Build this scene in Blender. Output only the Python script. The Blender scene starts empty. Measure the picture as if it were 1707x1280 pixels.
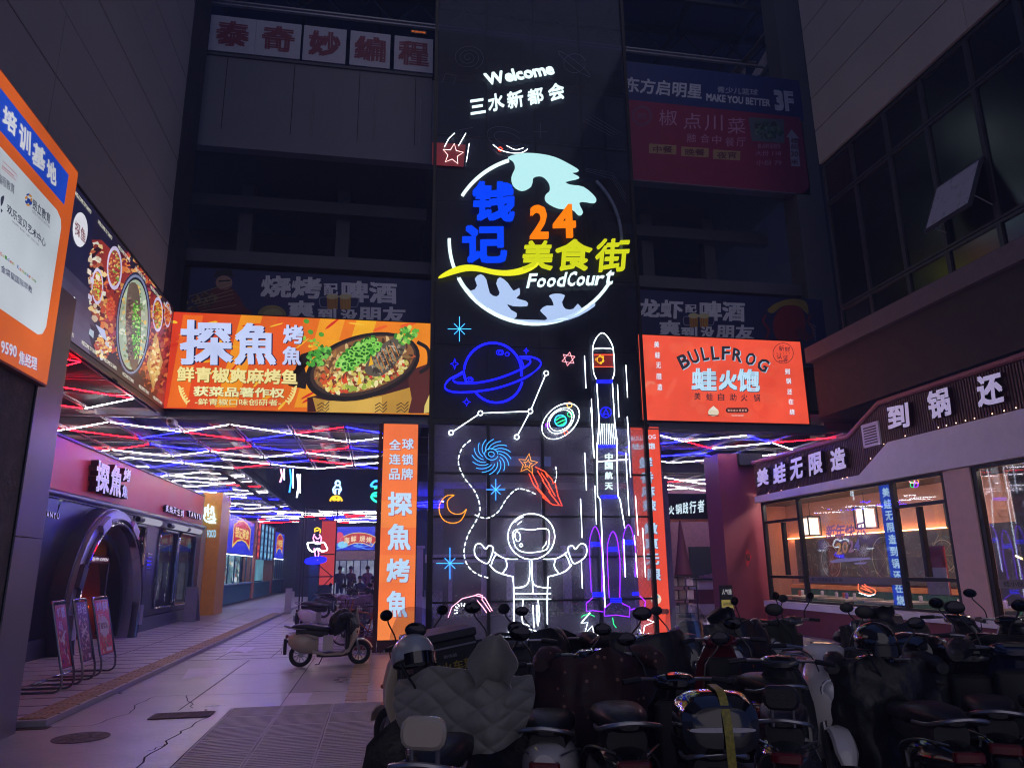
import bpy, math, random, os
from mathutils import Vector, Matrix
rnd = random.Random(7)
scene = bpy.context.scene
COL = scene.collection

# ------------------------------------------------------------------ camera
FPX, CXP, CYP, CAMH = 1215.0, 853.5, 640.0, 1.65
YAW, PITCH, ROLL = math.radians(-10.3), math.radians(14.1), math.radians(-0.7)
cf = Vector((math.sin(-YAW)*math.cos(PITCH), math.cos(YAW)*math.cos(PITCH), math.sin(PITCH)))
_r = Vector((math.cos(YAW), math.sin(YAW), 0.0))
_u = _r.cross(cf)
cr = _r*math.cos(ROLL) + _u*math.sin(ROLL)
cu = -_r*math.sin(ROLL) + _u*math.cos(ROLL)
cam = bpy.data.cameras.new('camera')
cam_o = bpy.data.objects.new('camera', cam)
COL.objects.link(cam_o)
cam.sensor_width = 36.0
cam.lens = 36.0*FPX/1707.0
cam.clip_start = 0.05
cam.clip_end = 400.0
M = Matrix((cr, cu, -cf)).transposed().to_4x4()
M.translation = Vector((0, 0, CAMH))
cam_o.matrix_world = M
scene.camera = cam_o

# ------------------------------------------------------------------ light
scene.view_settings.view_transform = 'Standard'
scene.view_settings.look = 'None'
scene.view_settings.exposure = 0.80
scene.view_settings.gamma = 1.0
scene.view_settings.use_curve_mapping = False
world = bpy.data.worlds.new('World')
scene.world = world
world.use_nodes = True
wn = world.node_tree
wn.nodes.clear()
wo = wn.nodes.new('ShaderNodeOutputWorld')
wb = wn.nodes.new('ShaderNodeBackground')
sky = wn.nodes.new('ShaderNodeTexSky')
sky.sky_type = 'NISHITA'
sky.sun_disc = False
sky.sun_elevation = math.radians(-4)
sky.sun_rotation = math.radians(160)
wn.links.new(sky.outputs[0], wb.inputs[0])
wb.inputs[1].default_value = 0.02
wb2 = wn.nodes.new('ShaderNodeBackground')          # blue town glow of the night sky
wb2.inputs[0].default_value = (0.20, 0.32, 1.0, 1)
wb2.inputs[1].default_value = 0.13
wad = wn.nodes.new('ShaderNodeAddShader')
wn.links.new(wb.outputs[0], wad.inputs[0]); wn.links.new(wb2.outputs[0], wad.inputs[1])
wn.links.new(wad.outputs[0], wo.inputs[0])
# weak, very soft city glow falling in from the open square behind the viewer
sl = bpy.data.lights.new('city_glow', 'SUN')
sl.energy = 0.24
sl.angle = math.radians(70)
sl.color = (1.0, 0.84, 0.68)
so = bpy.data.objects.new('city_glow', sl)
COL.objects.link(so)
so.rotation_euler = Vector((0.18, 1.0, -0.5)).to_track_quat('-Z', 'Y').to_euler()
try:
    scene.cycles.use_light_tree = True
    scene.cycles.filter_width = 1.1
    scene.cycles.max_bounces = 6
    scene.cycles.transparent_max_bounces = 16
    scene.cycles.sample_clamp_indirect = 4.0
    scene.cycles.caustics_reflective = False
    scene.cycles.caustics_refractive = False
    scene.cycles.use_denoising = True
    scene.cycles.denoiser = 'OPENIMAGEDENOISE'
except Exception:
    pass

# ------------------------------------------------------------------ helpers
def ray(x, y):
    return cr*((x-CXP)/FPX) - cu*((y-CYP)/FPX) + cf

def on(ax, val, x, y):
    d = ray(x, y)
    i = 'XYZ'.index(ax)
    o = Vector((0, 0, CAMH))
    return o + d*((val-o[i])/d[i])

class Plane:
    """a real flat surface of the place: kind Y (faces the viewer), L (left wall, faces +X), R (right wall, faces -X), Z (ground)"""
    def __init__(s, kind, val):
        s.kind, s.val = kind, val
    def uv(s, x, y):
        k = {'Y': 'Y', 'L': 'X', 'R': 'X', 'Z': 'Z'}[s.kind]
        p = on(k, s.val, x, y)
        return {'Y': (p.x, p.z), 'L': (p.y, p.z), 'R': (-p.y, p.z), 'Z': (p.x, p.y)}[s.kind]
    def w(s, u, v, off=0.0):
        if s.kind == 'Y': return Vector((u, s.val-off, v))
        if s.kind == 'L': return Vector((s.val+off, u, v))
        if s.kind == 'R': return Vector((s.val-off, -u, v))
        return Vector((u, v, s.val+off))

def lin(h):
    if isinstance(h, (tuple, list)): return tuple(h[:3])
    h = h.lstrip('#')
    out = []
    for i in (0, 2, 4):
        c = int(h[i:i+2], 16)/255.0
        out.append(c/12.92 if c <= 0.04045 else ((c+0.055)/1.055)**2.4)
    return tuple(out)

_mats = {}
def mat(name, color=(0.5, 0.5, 0.5), rough=0.6, metal=0.0, var=0.18, scale=6.0, bump=0.0, bscale=40.0, coat=0.0, spec=0.5, sheen=0.0):
    if name in _mats: return _mats[name]
    color = lin(color)
    m = bpy.data.materials.new(name); m.use_nodes = True
    nt = m.node_tree; b = nt.nodes['Principled BSDF']
    b.inputs['Roughness'].default_value = rough
    b.inputs['Metallic'].default_value = metal
    b.inputs['Specular IOR Level'].default_value = spec
    if coat: b.inputs['Coat Weight'].default_value = coat; b.inputs['Coat Roughness'].default_value = 0.06
    if sheen: b.inputs['Sheen Weight'].default_value = sheen
    tc = nt.nodes.new('ShaderNodeTexCoord')
    n = nt.nodes.new('ShaderNodeTexNoise'); n.inputs['Scale'].default_value = scale; n.inputs['Detail'].default_value = 6
    n.inputs['Roughness'].default_value = 0.65
    nt.links.new(tc.outputs['Object'], n.inputs['Vector'])
    r = nt.nodes.new('ShaderNodeMapRange')
    r.inputs['From Min'].default_value = 0.3; r.inputs['From Max'].default_value = 0.7
    r.inputs['To Min'].default_value = 1.0-var; r.inputs['To Max'].default_value = 1.0+var
    nt.links.new(n.outputs['Fac'], r.inputs['Value'])
    mx = nt.nodes.new('ShaderNodeVectorMath'); mx.operation = 'SCALE'
    mx.inputs[0].default_value = color
    nt.links.new(r.outputs[0], mx.inputs['Scale'])
    nt.links.new(mx.outputs[0], b.inputs['Base Color'])
    rr = nt.nodes.new('ShaderNodeMapRange')
    rr.inputs['From Min'].default_value = 0.3; rr.inputs['From Max'].default_value = 0.7
    k_ = 0.06 if metal > 0.3 else 0.2
    rr.inputs['To Min'].default_value = max(0.02, rough*(1-k_)); rr.inputs['To Max'].default_value = min(1, rough*(1+k_))
    nt.links.new(n.outputs['Fac'], rr.inputs['Value'])
    nt.links.new(rr.outputs[0], b.inputs['Roughness'])
    if bump:
        n2 = nt.nodes.new('ShaderNodeTexNoise'); n2.inputs['Scale'].default_value = bscale; n2.inputs['Detail'].default_value = 4
        nt.links.new(tc.outputs['Object'], n2.inputs['Vector'])
        bp = nt.nodes.new('ShaderNodeBump'); bp.inputs['Strength'].default_value = bump; bp.inputs['Distance'].default_value = 0.02
        nt.links.new(n2.outputs['Fac'], bp.inputs['Height'])
        nt.links.new(bp.outputs[0], b.inputs['Normal'])
    _mats[name] = m
    return m

def glow(name, color, strength):
    if name in _mats: return _mats[name]
    m = bpy.data.materials.new(name); m.use_nodes = True
    nt = m.node_tree; nt.nodes.clear()
    o = nt.nodes.new('ShaderNodeOutputMaterial'); e = nt.nodes.new('ShaderNodeEmission')
    e.inputs[0].default_value = (*lin(color), 1); e.inputs[1].default_value = strength
    nt.links.new(e.outputs[0], o.inputs[0])
    _mats[name] = m
    return m

def lit_print(name, strength, uneven=0.12, scale=1.1):
    """backlit vinyl: colour from the print, brightness a little uneven as tubes behind a light box are"""
    if name in _mats: return _mats[name]
    m = bpy.data.materials.new(name); m.use_nodes = True
    nt = m.node_tree; b = nt.nodes['Principled BSDF']
    a = nt.nodes.new('ShaderNodeAttribute'); a.attribute_name = 'col'
    nt.links.new(a.outputs['Color'], b.inputs['Emission Color'])
    b.inputs['Base Color'].default_value = (0.02, 0.02, 0.02, 1)
    b.inputs['Roughness'].default_value = 0.35
    tc = nt.nodes.new('ShaderNodeTexCoord')
    n = nt.nodes.new('ShaderNodeTexNoise'); n.inputs['Scale'].default_value = scale
    nt.links.new(tc.outputs['Object'], n.inputs['Vector'])
    r = nt.nodes.new('ShaderNodeMapRange')
    r.inputs['From Min'].default_value = 0.3; r.inputs['From Max'].default_value = 0.7
    r.inputs['To Min'].default_value = strength*(1-uneven); r.inputs['To Max'].default_value = strength*(1+uneven)
    nt.links.new(n.outputs['Fac'], r.inputs['Value'])
    nt.links.new(r.outputs[0], b.inputs['Emission Strength'])
    _mats[name] = m
    return m

def flat_print(name, rough=0.5):
    if name in _mats: return _mats[name]
    m = bpy.data.materials.new(name); m.use_nodes = True
    nt = m.node_tree; b = nt.nodes['Principled BSDF']
    a = nt.nodes.new('ShaderNodeAttribute'); a.attribute_name = 'col'
    tc = nt.nodes.new('ShaderNodeTexCoord')
    n = nt.nodes.new('ShaderNodeTexNoise'); n.inputs['Scale'].default_value = 3.0; n.inputs['Detail'].default_value = 6
    nt.links.new(tc.outputs['Object'], n.inputs['Vector'])
    r = nt.nodes.new('ShaderNodeMapRange'); r.inputs['To Min'].default_value = 0.75; r.inputs['To Max'].default_value = 1.2
    nt.links.new(n.outputs['Fac'], r.inputs['Value'])
    mx = nt.nodes.new('ShaderNodeVectorMath'); mx.operation = 'SCALE'
    nt.links.new(a.outputs['Color'], mx.inputs[0]); nt.links.new(r.outputs[0], mx.inputs['Scale'])
    nt.links.new(mx.outputs[0], b.inputs['Base Color'])
    b.inputs['Roughness'].default_value = rough
    _mats[name] = m
    return m

def glass(name, tint=(0.8, 0.85, 0.9), gloss=0.12, rough=0.02, halo_dust=0.0):
    if name in _mats: return _mats[name]
    m = bpy.data.materials.new(name); m.use_nodes = True
    nt = m.node_tree; nt.nodes.clear()
    o = nt.nodes.new('ShaderNodeOutputMaterial')
    t = nt.nodes.new('ShaderNodeBsdfTransparent'); t.inputs[0].default_value = (*tint, 1)
    g = nt.nodes.new('ShaderNodeBsdfGlossy'); g.inputs['Roughness'].default_value = rough
    g.inputs[0].default_value = (0.9, 0.93, 1, 1)
    lw = nt.nodes.new('ShaderNodeLayerWeight'); lw.inputs[0].default_value = 0.35
    mr = nt.nodes.new('ShaderNodeMapRange'); mr.inputs['To Min'].default_value = gloss*0.5; mr.inputs['To Max'].default_value = min(0.9, gloss*4)
    nt.links.new(lw.outputs['Fresnel'], mr.inputs['Value'])
    x = nt.nodes.new('ShaderNodeMixShader')
    nt.links.new(mr.outputs[0], x.inputs[0]); nt.links.new(t.outputs[0], x.inputs[1]); nt.links.new(g.outputs[0], x.inputs[2])
    if halo_dust:  # pale dusty layer put in so panes show the neon's halo and veil
        df = nt.nodes.new('ShaderNodeBsdfDiffuse'); df.inputs[0].default_value = (0.6, 0.58, 0.66, 1)
        tl = nt.nodes.new('ShaderNodeBsdfTranslucent'); tl.inputs[0].default_value = (0.6, 0.58, 0.66, 1)
        tc = nt.nodes.new('ShaderNodeTexCoord'); n = nt.nodes.new('ShaderNodeTexNoise'); n.inputs['Scale'].default_value = 1.7; n.inputs['Detail'].default_value = 5
        nt.links.new(tc.outputs['Object'], n.inputs['Vector'])
        r = nt.nodes.new('ShaderNodeMapRange'); r.inputs['From Min'].default_value = 0.3; r.inputs['From Max'].default_value = 0.7; r.inputs['To Min'].default_value = halo_dust*0.5; r.inputs['To Max'].default_value = halo_dust*1.5
        nt.links.new(n.outputs['Fac'], r.inputs['Value'])
        x1 = nt.nodes.new('ShaderNodeMixShader'); nt.links.new(df.outputs[0], x1.inputs[1]); nt.links.new(tl.outputs[0], x1.inputs[2])
        x2 = nt.nodes.new('ShaderNodeMixShader'); nt.links.new(r.outputs[0], x2.inputs[0]); nt.links.new(x.outputs[0], x2.inputs[1]); nt.links.new(x1.outputs[0], x2.inputs[2])
        x = x2
    nt.links.new(x.outputs[0], o.inputs[0])
    _mats[name] = m
    return m

def origin(o):
    v = Vector((0, 0, 0))
    while o is not None:
        v += o.location; o = o.parent
    return v

def thing(name, label, cat, loc=(0, 0, 0), rz=0.0, group=None):
    o = bpy.data.objects.new(name, None); COL.objects.link(o)
    o.empty_display_size = 0.2
    o.location = loc; o.rotation_euler = (0, 0, rz)
    o['label'] = label; o['category'] = cat
    if group: o['group'] = group
    return o

def tag(o, label, cat, group=None):
    o['label'] = label; o['category'] = cat
    if group: o['group'] = group
    return o

def struct(o):
    o['kind'] = 'structure'; return o

class MB:
    """collects faces; build() links them as one mesh object"""
    def __init__(s):
        s.v = []; s.f = []; s.c = None
    def add(s, vs, fs):
        b = len(s.v); s.v += [tuple(p) for p in vs]; s.f += [tuple(i+b for i in f) for f in fs]
        return s
    def box(s, a, b, rz=0.0, pivot=None):
        x0, y0, z0 = [min(a[i], b[i]) for i in range(3)]; x1, y1, z1 = [max(a[i], b[i]) for i in range(3)]
        vs = [Vector(p) for p in ((x0,y0,z0),(x1,y0,z0),(x1,y1,z0),(x0,y1,z0),(x0,y0,z1),(x1,y0,z1),(x1,y1,z1),(x0,y1,z1))]
        if rz:
            c = Vector(pivot) if pivot else (Vector(a)+Vector(b))/2
            R = Matrix.Rotation(rz, 3, 'Z')
            vs = [R @ (p-c)+c for p in vs]
        return s.add(vs, [(0,3,2,1),(4,5,6,7),(0,1,5,4),(1,2,6,5),(2,3,7,6),(3,0,4,7)])
    def rbox(s, a, b, r=0.02, ax=2, n=3):
        """box with the four edges along axis ax rounded and the other edges chamfered"""
        lo = [min(a[i], b[i]) for i in range(3)]; hi = [max(a[i], b[i]) for i in range(3)]
        i, j = [k for k in range(3) if k != ax]
        r = min(r, (hi[i]-lo[i])*0.49, (hi[j]-lo[j])*0.49)
        ch = min(r*0.5, (hi[ax]-lo[ax])*0.3)
        rings = []
        for (t, ins) in ((lo[ax], ch), (lo[ax]+ch, 0), (hi[ax]-ch, 0), (hi[ax], ch)):
            ring = []
            for (cx, cy, a0) in ((hi[i]-r, hi[j]-r, 0), (lo[i]+r, hi[j]-r, 90), (lo[i]+r, lo[j]+r, 180), (hi[i]-r, lo[j]+r, 270)):
                for q in range(n+1):
                    an = math.radians(a0+90*q/n)
                    p = [0, 0, 0]; p[ax] = t
                    p[i] = cx+(r-ins)*math.cos(an); p[j] = cy+(r-ins)*math.sin(an)
                    ring.append(tuple(p))
            rings.append(ring)
        return s.rings(rings, cap=True)
    def rings(s, rings, cap=True, closed=True):
        n = len(rings[0]); vs = [p for r in rings for p in r]; fs = []
        for k in range(len(rings)-1):
            for q in range(n if closed else n-1):
                a = k*n+q; b = k*n+(q+1) % n
                fs.append((a, b, b+n, a+n))
        if cap:
            fs.append(tuple(range(n-1, -1, -1))); fs.append(tuple((len(rings)-1)*n+q for q in range(n)))
        return s.add(vs, fs)
    def tube(s, pts, r, n=6, closed=False, cap=True):
        pts = [Vector(p) for p in pts]
        m = len(pts); rings = []
        up = Vector((0, 0, 1)); prev = None
        for k in range(m):
            if closed: t = pts[(k+1) % m]-pts[k-1]
            else: t = pts[min(k+1, m-1)]-pts[max(k-1, 0)]
            if t.length < 1e-9: t = Vector((0, 0, 1))
            t.normalize()
            if prev is None:
                a = up.cross(t)
                if a.length < 0.1: a = Vector((1, 0, 0)).cross(t)
            else:
                a = prev - t*prev.dot(t)
                if a.length < 1e-6: a = up.cross(t)
            a.normalize(); prev = a; b = t.cross(a)
            rr = r[k] if isinstance(r, (list, tuple)) else r
            rings.append([tuple(pts[k]+(a*math.cos(2*math.pi*q/n+0.4)+b*math.sin(2*math.pi*q/n+0.4))*rr) for q in range(n)])
        if closed:
            rings.append(rings[0]); return s.rings(rings, cap=False)
        return s.rings(rings, cap=cap)
    def cyl(s, c, r, h, ax=2, n=16, r2=None):
        c = Vector(c); d = [Vector((0,0,0)) for _ in range(1)]
        i, j = [(1, 2), (2, 0), (0, 1)][ax]
        rings = []
        for (t, rr) in ((0, r), (h, r if r2 is None else r2)):
            ring = []
            for q in range(n):
                p = [c.x, c.y, c.z]; p[ax] += t
                p[i] += rr*math.cos(2*math.pi*q/n); p[j] += rr*math.sin(2*math.pi*q/n)
                ring.append(tuple(p))
            rings.append(ring)
        return s.rings(rings)
    def lathe(s, prof, c=(0, 0, 0), ax=2, n=20, cap=True):
        """prof: list of (radius, t)"""
        i, j = [(1, 2), (2, 0), (0, 1)][ax]
        rings = []
        for (rr, t) in prof:
            ring = []
            for q in range(n):
                p = list(c); p[ax] += t
                p[i] += rr*math.cos(2*math.pi*q/n); p[j] += rr*math.sin(2*math.pi*q/n)
                ring.append(tuple(p))
            rings.append(ring)
        return s.rings(rings, cap=cap)
    def torus(s, c, R, r, ax=0, n=28, m=8, sq=1.0):
        i, j = [(1, 2), (2, 0), (0, 1)][ax]
        rings = []
        for q in range(n+1):
            a = 2*math.pi*q/n; ring = []
            for k in range(m):
                b = 2*math.pi*k/m
                p = [c[0], c[1], c[2]]
                p[ax] += r*sq*math.sin(b)
                rr = R+r*math.cos(b)
                p[i] += rr*math.cos(a); p[j] += rr*math.sin(a)
                ring.append(tuple(p))
            rings.append(ring)
        return s.rings(rings, cap=False)
    def ball(s, c, r, n=12, m=8, sc=(1, 1, 1)):
        rings = []
        for k in range(m+1):
            th = math.pi*(k+0.001)/(m+0.002)
            rings.append([(c[0]+r*sc[0]*math.sin(th)*math.cos(2*math.pi*q/n), c[1]+r*sc[1]*math.sin(th)*math.sin(2*math.pi*q/n), c[2]-r*sc[2]*math.cos(th)) for q in range(n)])
        return s.rings(rings)
    def loft(s, secs, n=20, ax=1):
        """secs: (t, side centre, height centre, half width, half height, power); sections across axis ax=1 (x, z)"""
        rings = []
        for (t, cx, cz, hw, hh, pw) in secs:
            ring = []
            for q in range(n):
                a = 2*math.pi*q/n
                ca, sa = math.cos(a), math.sin(a)
                x = cx+hw*math.copysign(abs(ca)**(2/pw), ca); z = cz+hh*math.copysign(abs(sa)**(2/pw), sa)
                ring.append((x, t, z) if ax == 1 else (x, z, t))
            rings.append(ring)
        return s.rings(rings)
    def build(s, name, m, parent=None, smooth=False, local=False):
        me = bpy.data.meshes.new(name)
        off = Vector((0, 0, 0)) if local else origin(parent)
        me.from_pydata([tuple(Vector(p)-off) for p in s.v], [], s.f)
        o = bpy.data.objects.new(name, me); COL.objects.link(o)
        for mm in (m if isinstance(m, (list, tuple)) else [m]): me.materials.append(mm)
        if smooth:
            me.polygons.foreach_set('use_smooth', [True]*len(me.polygons))
            try: me.set_sharp_from_angle(angle=math.radians(smooth if smooth > 1 else 38))
            except Exception: pass
        if parent is not None: o.parent = parent
        return o

def share(me_o, name, parent, loc=None, rot=None, mats=None):
    o = bpy.data.objects.new(name, me_o.data); COL.objects.link(o); o.parent = parent
    if loc is not None: o.location = loc
    if rot is not None: o.rotation_euler = rot
    return o

def B(name, a, b, m, parent=None, **k):
    return MB().box(a, b).build(name, m, parent, **k)

# ------------------------------------------------------------------ lettering
_tc = bpy.data.curves.new('scratch', 'FONT')
_to = bpy.data.objects.new('scratch', _tc); COL.objects.link(_to)
_cache = {}
def glyphs(s, bold=0.0, extrude=0.0, res=2):
    k = (s, bold, extrude)
    if k not in _cache:
        _tc.body = s; _tc.offset = 0.0; _tc.extrude = extrude; _tc.resolution_u = res
        me = bpy.data.meshes.new_from_object(_to)
        v0 = [tuple(v.co) for v in me.vertices]
        f0 = [tuple(p.vertices) for p in me.polygons]
        n0 = [p.normal.z for p in me.polygons]
        bpy.data.meshes.remove(me)
        vs, fs, nz = [], [], []
        d = bold*0.72
        for i, (dx, dy) in enumerate(((0, 0),) if bold <= 0 else ((-d, -d), (d, -d), (-d, d), (d, d))):
            o = len(vs)
            vs += [(x+dx, y+dy, (1 if z > 0 else 0)*10+i) for x, y, z in v0]
            fs += [tuple(q+o for q in f) for f in f0]; nz += n0
        xs = [v[0] for v in vs]; ys = [v[1] for v in vs]
        _cache[k] = (vs, fs, nz, min(xs), max(xs), min(ys), max(ys))
    return _cache[k]

def crom(pts, n=6, closed=False):
    """smooth curve through the points"""
    m = len(pts); out = []
    P = [Vector(p) for p in pts]
    rng = range(m) if closed else range(m-1)
    for k in rng:
        p0 = P[(k-1) % m] if closed or k > 0 else P[0]*2-P[1]
        p1 = P[k]; p2 = P[(k+1) % m]
        p3 = P[(k+2) % m] if closed or k < m-2 else P[-1]*2-P[-2]
        for q in range(n):
            t = q/n
            out.append(0.5*((2*p1)+(p2-p0)*t+(2*p0-5*p1+4*p2-p3)*t*t+(3*p1-p0-3*p2+p3)*t*t*t))
    if not closed: out.append(P[-1])
    return [tuple(p) for p in out]

class Print:
    """flat artwork on a plane, several ink layers 1 mm apart, colour per face; points are given in photo pixels and land on the real plane"""
    def __init__(s, plane, off=0.003):
        s.p = plane; s.off = off; s.v = []; s.f = []; s.c = []; s.k = 0
        s.lay = 0.0012 if plane.kind != 'Z' else 0.0; s.clip = None
    def uvs(s, pts, raw=False):
        return [tuple(q) for q in pts] if raw else [s.p.uv(*q) for q in pts]
    def faceuv(s, uvs, color, layer=1, faces=None, zi=None):
        b = len(s.v)
        if s.clip:
            c = s.clip; uvs = [(min(max(u, c[0]), c[2]), min(max(v, c[1]), c[3])) for u, v in uvs]
        s.v += [s.p.w(u, v, s.off+layer*s.lay+(zi[i]*0.00012 if zi else 0)) for i, (u, v) in enumerate(uvs)]
        if faces is None: faces = [tuple(range(len(uvs)))]
        s.f += [tuple(i+b for i in f) for f in faces]
        cc = lin(color)
        s.c += [cc]*len(faces)
        return s
    def poly(s, pts, color, layer=1, raw=False, smooth=0):
        if smooth: pts = crom([(*q, 0) for q in pts], smooth, True); pts = [q[:2] for q in pts]
        return s.faceuv(s.uvs(pts, raw), color, layer)
    def rect(s, x0, y0, x1, y1, color, layer=1, raw=False):
        return s.poly([(x0, y1), (x1, y1), (x1, y0), (x0, y0)], color, layer, raw)
    def quad(s, pts, color, layer=1): return s.poly(pts, color, layer)
    def grad(s, tl, tr, br, bl, c0, c1, n=10, layer=0, raw=False):
        """colour runs from c0 (left) to c1 (right)"""
        a = s.uvs([tl, tr, br, bl], raw); c0, c1 = lin(c0), lin(c1)
        L = lambda p, q, t: (p[0]+(q[0]-p[0])*t, p[1]+(q[1]-p[1])*t)
        for i in range(n):
            t0, t1 = i/n, (i+1)/n
            s.faceuv([L(a[3], a[2], t0), L(a[3], a[2], t1), L(a[0], a[1], t1), L(a[0], a[1], t0)], tuple(c0[k]+(c1[k]-c0[k])*(t0+t1)/2 for k in range(3)), layer)
        return s
    def ell(s, cx, cy, rx, ry, color, layer=1, rot=0.0, n=20, a0=0, a1=360, raw=False):
        pts = []
        full = abs(a1-a0) >= 360
        m = n if full else n+1
        for q in range(m):
            a = math.radians(a0+(a1-a0)*q/n)
            x, y = rx*math.cos(a), ry*math.sin(a)
            pts.append((cx+x*math.cos(rot)-y*math.sin(rot), cy+x*math.sin(rot)+y*math.cos(rot)))
        return s.poly(pts, color, layer, raw)
    def line(s, pts, w, color, layer=1, closed=False, smooth=0, raw=False):
        """w in the same unit as the points"""
        if smooth:
            pts = [q[:2] for q in crom([(*q, 0) for q in pts], smooth, closed)]
        P = [Vector(q) for q in pts]; m = len(P)
        L, Rr = [], []
        for k in range(m):
            t = (P[(k+1) % m]-P[k-1]) if closed else (P[min(k+1, m-1)]-P[max(k-1, 0)])
            if t.length < 1e-9: t = Vector((1, 0))
            t.normalize(); nn = Vector((-t.y, t.x))*(w/2)
            L.append(tuple(P[k]+nn)); Rr.append(tuple(P[k]-nn))
        uv = s.uvs(L+Rr, raw); fs = []
        for k in range(m if closed else m-1):
            a, b = k, (k+1) % m
            fs.append((m+a, m+b, b, a))
        return s.faceuv(uv, color, layer, fs)
    def text(s, t, bl, br, tl, color, bold=0.0, layer=2, raw=False, shear=0.0):
        vs, fs, nz, x0, x1, y0, y1 = glyphs(t, bold)
        a, b, c = [Vector(q) for q in s.uvs([bl, br, tl], raw)]
        U, V = b-a, c-a
        uv = []
        for (x, y, z) in vs:
            u = (x-x0)/(x1-x0); v = (y-y0)/(y1-y0)
            q = a+U*(u+shear*v)+V*v
            uv.append((q.x, q.y))
        return s.faceuv(uv, color, layer, fs, [v[2] % 10 for v in vs])
    def col(s, chars, pts, w, h, color, bold=0.0, layer=2):
        """single characters centred on pixel points"""
        for ch, (x, y) in zip(chars, pts):
            s.text(ch, (x-w/2, y+h/2), (x+w/2, y+h/2), (x-w/2, y-h/2), color, bold, layer)
        return s
    def build(s, name, m, parent=None):
        off = origin(parent)
        me = bpy.data.meshes.new(name)
        me.from_pydata([tuple(p-off) for p in s.v], [], s.f)
        at = me.color_attributes.new('col', 'FLOAT_COLOR', 'CORNER')
        data = []
        for poly, c in zip(me.polygons, s.c):
            data += [c[0], c[1], c[2], 1.0]*poly.loop_total
        at.data.foreach_set('color', data)
        me.materials.append(m)
        o = bpy.data.objects.new(name, me); COL.objects.link(o)
        if parent is not None: o.parent = parent
        return o

def letters(plane, chars, boxes, face, side, parent, depth=0.08, bold=0.03, off=0.02, name='letter', raw=False):
    """raised channel letters, each character an object: boxes = (bl, br, tl) in photo pixels"""
    out = []
    for ch, (bl, br, tl) in zip(chars, boxes):
        vs, fs, nz, x0, x1, y0, y1 = glyphs(ch, bold, 0.05)
        a, b, c = [Vector(q) if raw else Vector(plane.uv(*q)) for q in (bl, br, tl)]
        U, V = b-a, c-a
        me = bpy.data.meshes.new(name); o0 = origin(parent)
        P = []
        for (x, y, z) in vs:
            q = a+U*((x-x0)/(x1-x0))+V*((y-y0)/(y1-y0))
            P.append(tuple(plane.w(q.x, q.y, off+(depth if z >= 10 else 0)+(z % 10)*0.0004)-o0))
        me.from_pydata(P, [], fs)
        me.materials.append(face); me.materials.append(side)
        for p, z in zip(me.polygons, nz): p.material_index = 0 if z > 0.5 else 1
        o = bpy.data.objects.new(name, me); COL.objects.link(o); o.parent = parent
        out.append(o)
    return out

def neon(plane, paths, m, parent, name='neon_tube', r=0.013, off=0.05, closed=False, smooth=0, n=4):
    out = None
    for path in paths:
        mb = MB(); pts = path
        if smooth and len(pts) > 2: pts = [q[:2] for q in crom([(*q, 0) for q in pts], smooth, closed)]
        P = [plane.w(*plane.uv(*q), off) for q in pts]
        mb.tube(P, r, n, closed=closed)
        out = mb.build(name, m, parent, smooth=False)
    return out

def ellpts(cx, cy, rx, ry, rot=0, a0=0, a1=360, n=24):
    out = []
    rot = math.radians(rot)
    full = abs(a1-a0) >= 360
    for q in range(n if full else n+1):
        a = math.radians(a0+(a1-a0)*q/n)
        x, y = rx*math.cos(a), ry*math.sin(a)
        out.append((cx+x*math.cos(rot)-y*math.sin(rot), cy+x*math.sin(rot)+y*math.cos(rot)))
    return out
# ------------------------------------------------------------------ materials
M_conc = mat('plaza_concrete', '#989092', 0.33, var=0.42, scale=0.7, bump=0.2, bscale=14)
M_pave = mat('paving_stone', '#9c9497', 0.45, var=0.22, scale=1.6, bump=0.5, bscale=55)
M_walk = mat('pavement_tile', '#aaa3aa', 0.36, var=0.12, scale=1.4, bump=0.1, bscale=30)
M_tact = mat('tactile_yellow', '#a3845a', 0.55, var=0.35, scale=5, bump=0.2)
M_crack = mat('crack_dirt', '#3a3534', 0.9)
M_wallp = mat('cladding_panel', '#a39b96', 0.55, var=0.12, scale=0.35)
M_joint = mat('joint_black', '#0b0b0d', 0.8)
M_pier = mat('dark_pier', '#3c3a40', 0.6, var=0.2, scale=1)
M_clad = mat('column_cladding', '#8f8b98', 0.32, metal=0.25, var=0.1, scale=0.7)
M_rough = mat('bare_concrete', '#6d645c', 0.85, var=0.5, scale=4, bump=0.7, bscale=18)
M_floor = mat('floor_slab', '#50505a', 0.7, var=0.25, scale=0.6)
M_par = mat('parapet_render', '#73747f', 0.7, var=0.16, scale=0.5)
M_dark = mat('dark_interior', '#1b1d27', 0.7, var=0.3, scale=0.8)
M_steel = mat('dark_steel', '#26262d', 0.4, metal=0.6, var=0.15)
M_bar = mat('ceiling_bar', '#8a8890', 0.4, metal=0.3)
M_duct = mat('duct_metal', '#5a5a64', 0.5, metal=0.5, var=0.2)
M_beam = mat('fascia_beam', '#6a7284', 0.45, metal=0.3, var=0.15)
M_black = mat('black_metal', '#0e0e12', 0.35, metal=0.3)
M_win = mat('window_night', '#0a0d18', 0.22, var=0.3, scale=0.6, spec=0.8)
M_frame = mat('window_frame', '#3a3a45', 0.4, metal=0.3)
M_roof = mat('roof_sheet', '#40455c', 0.6, var=0.25, scale=0.3)

# ------------------------------------------------------------------ ground
g = struct(B('ground', (-17.5, -9.2, -0.4), (23.6, 61.5, 0.0), M_conc))
walk = struct(B('shop_pavement', (-6.42, 9.52, 0.004), (-3.56, 60.0, 0.07), M_walk))
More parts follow.
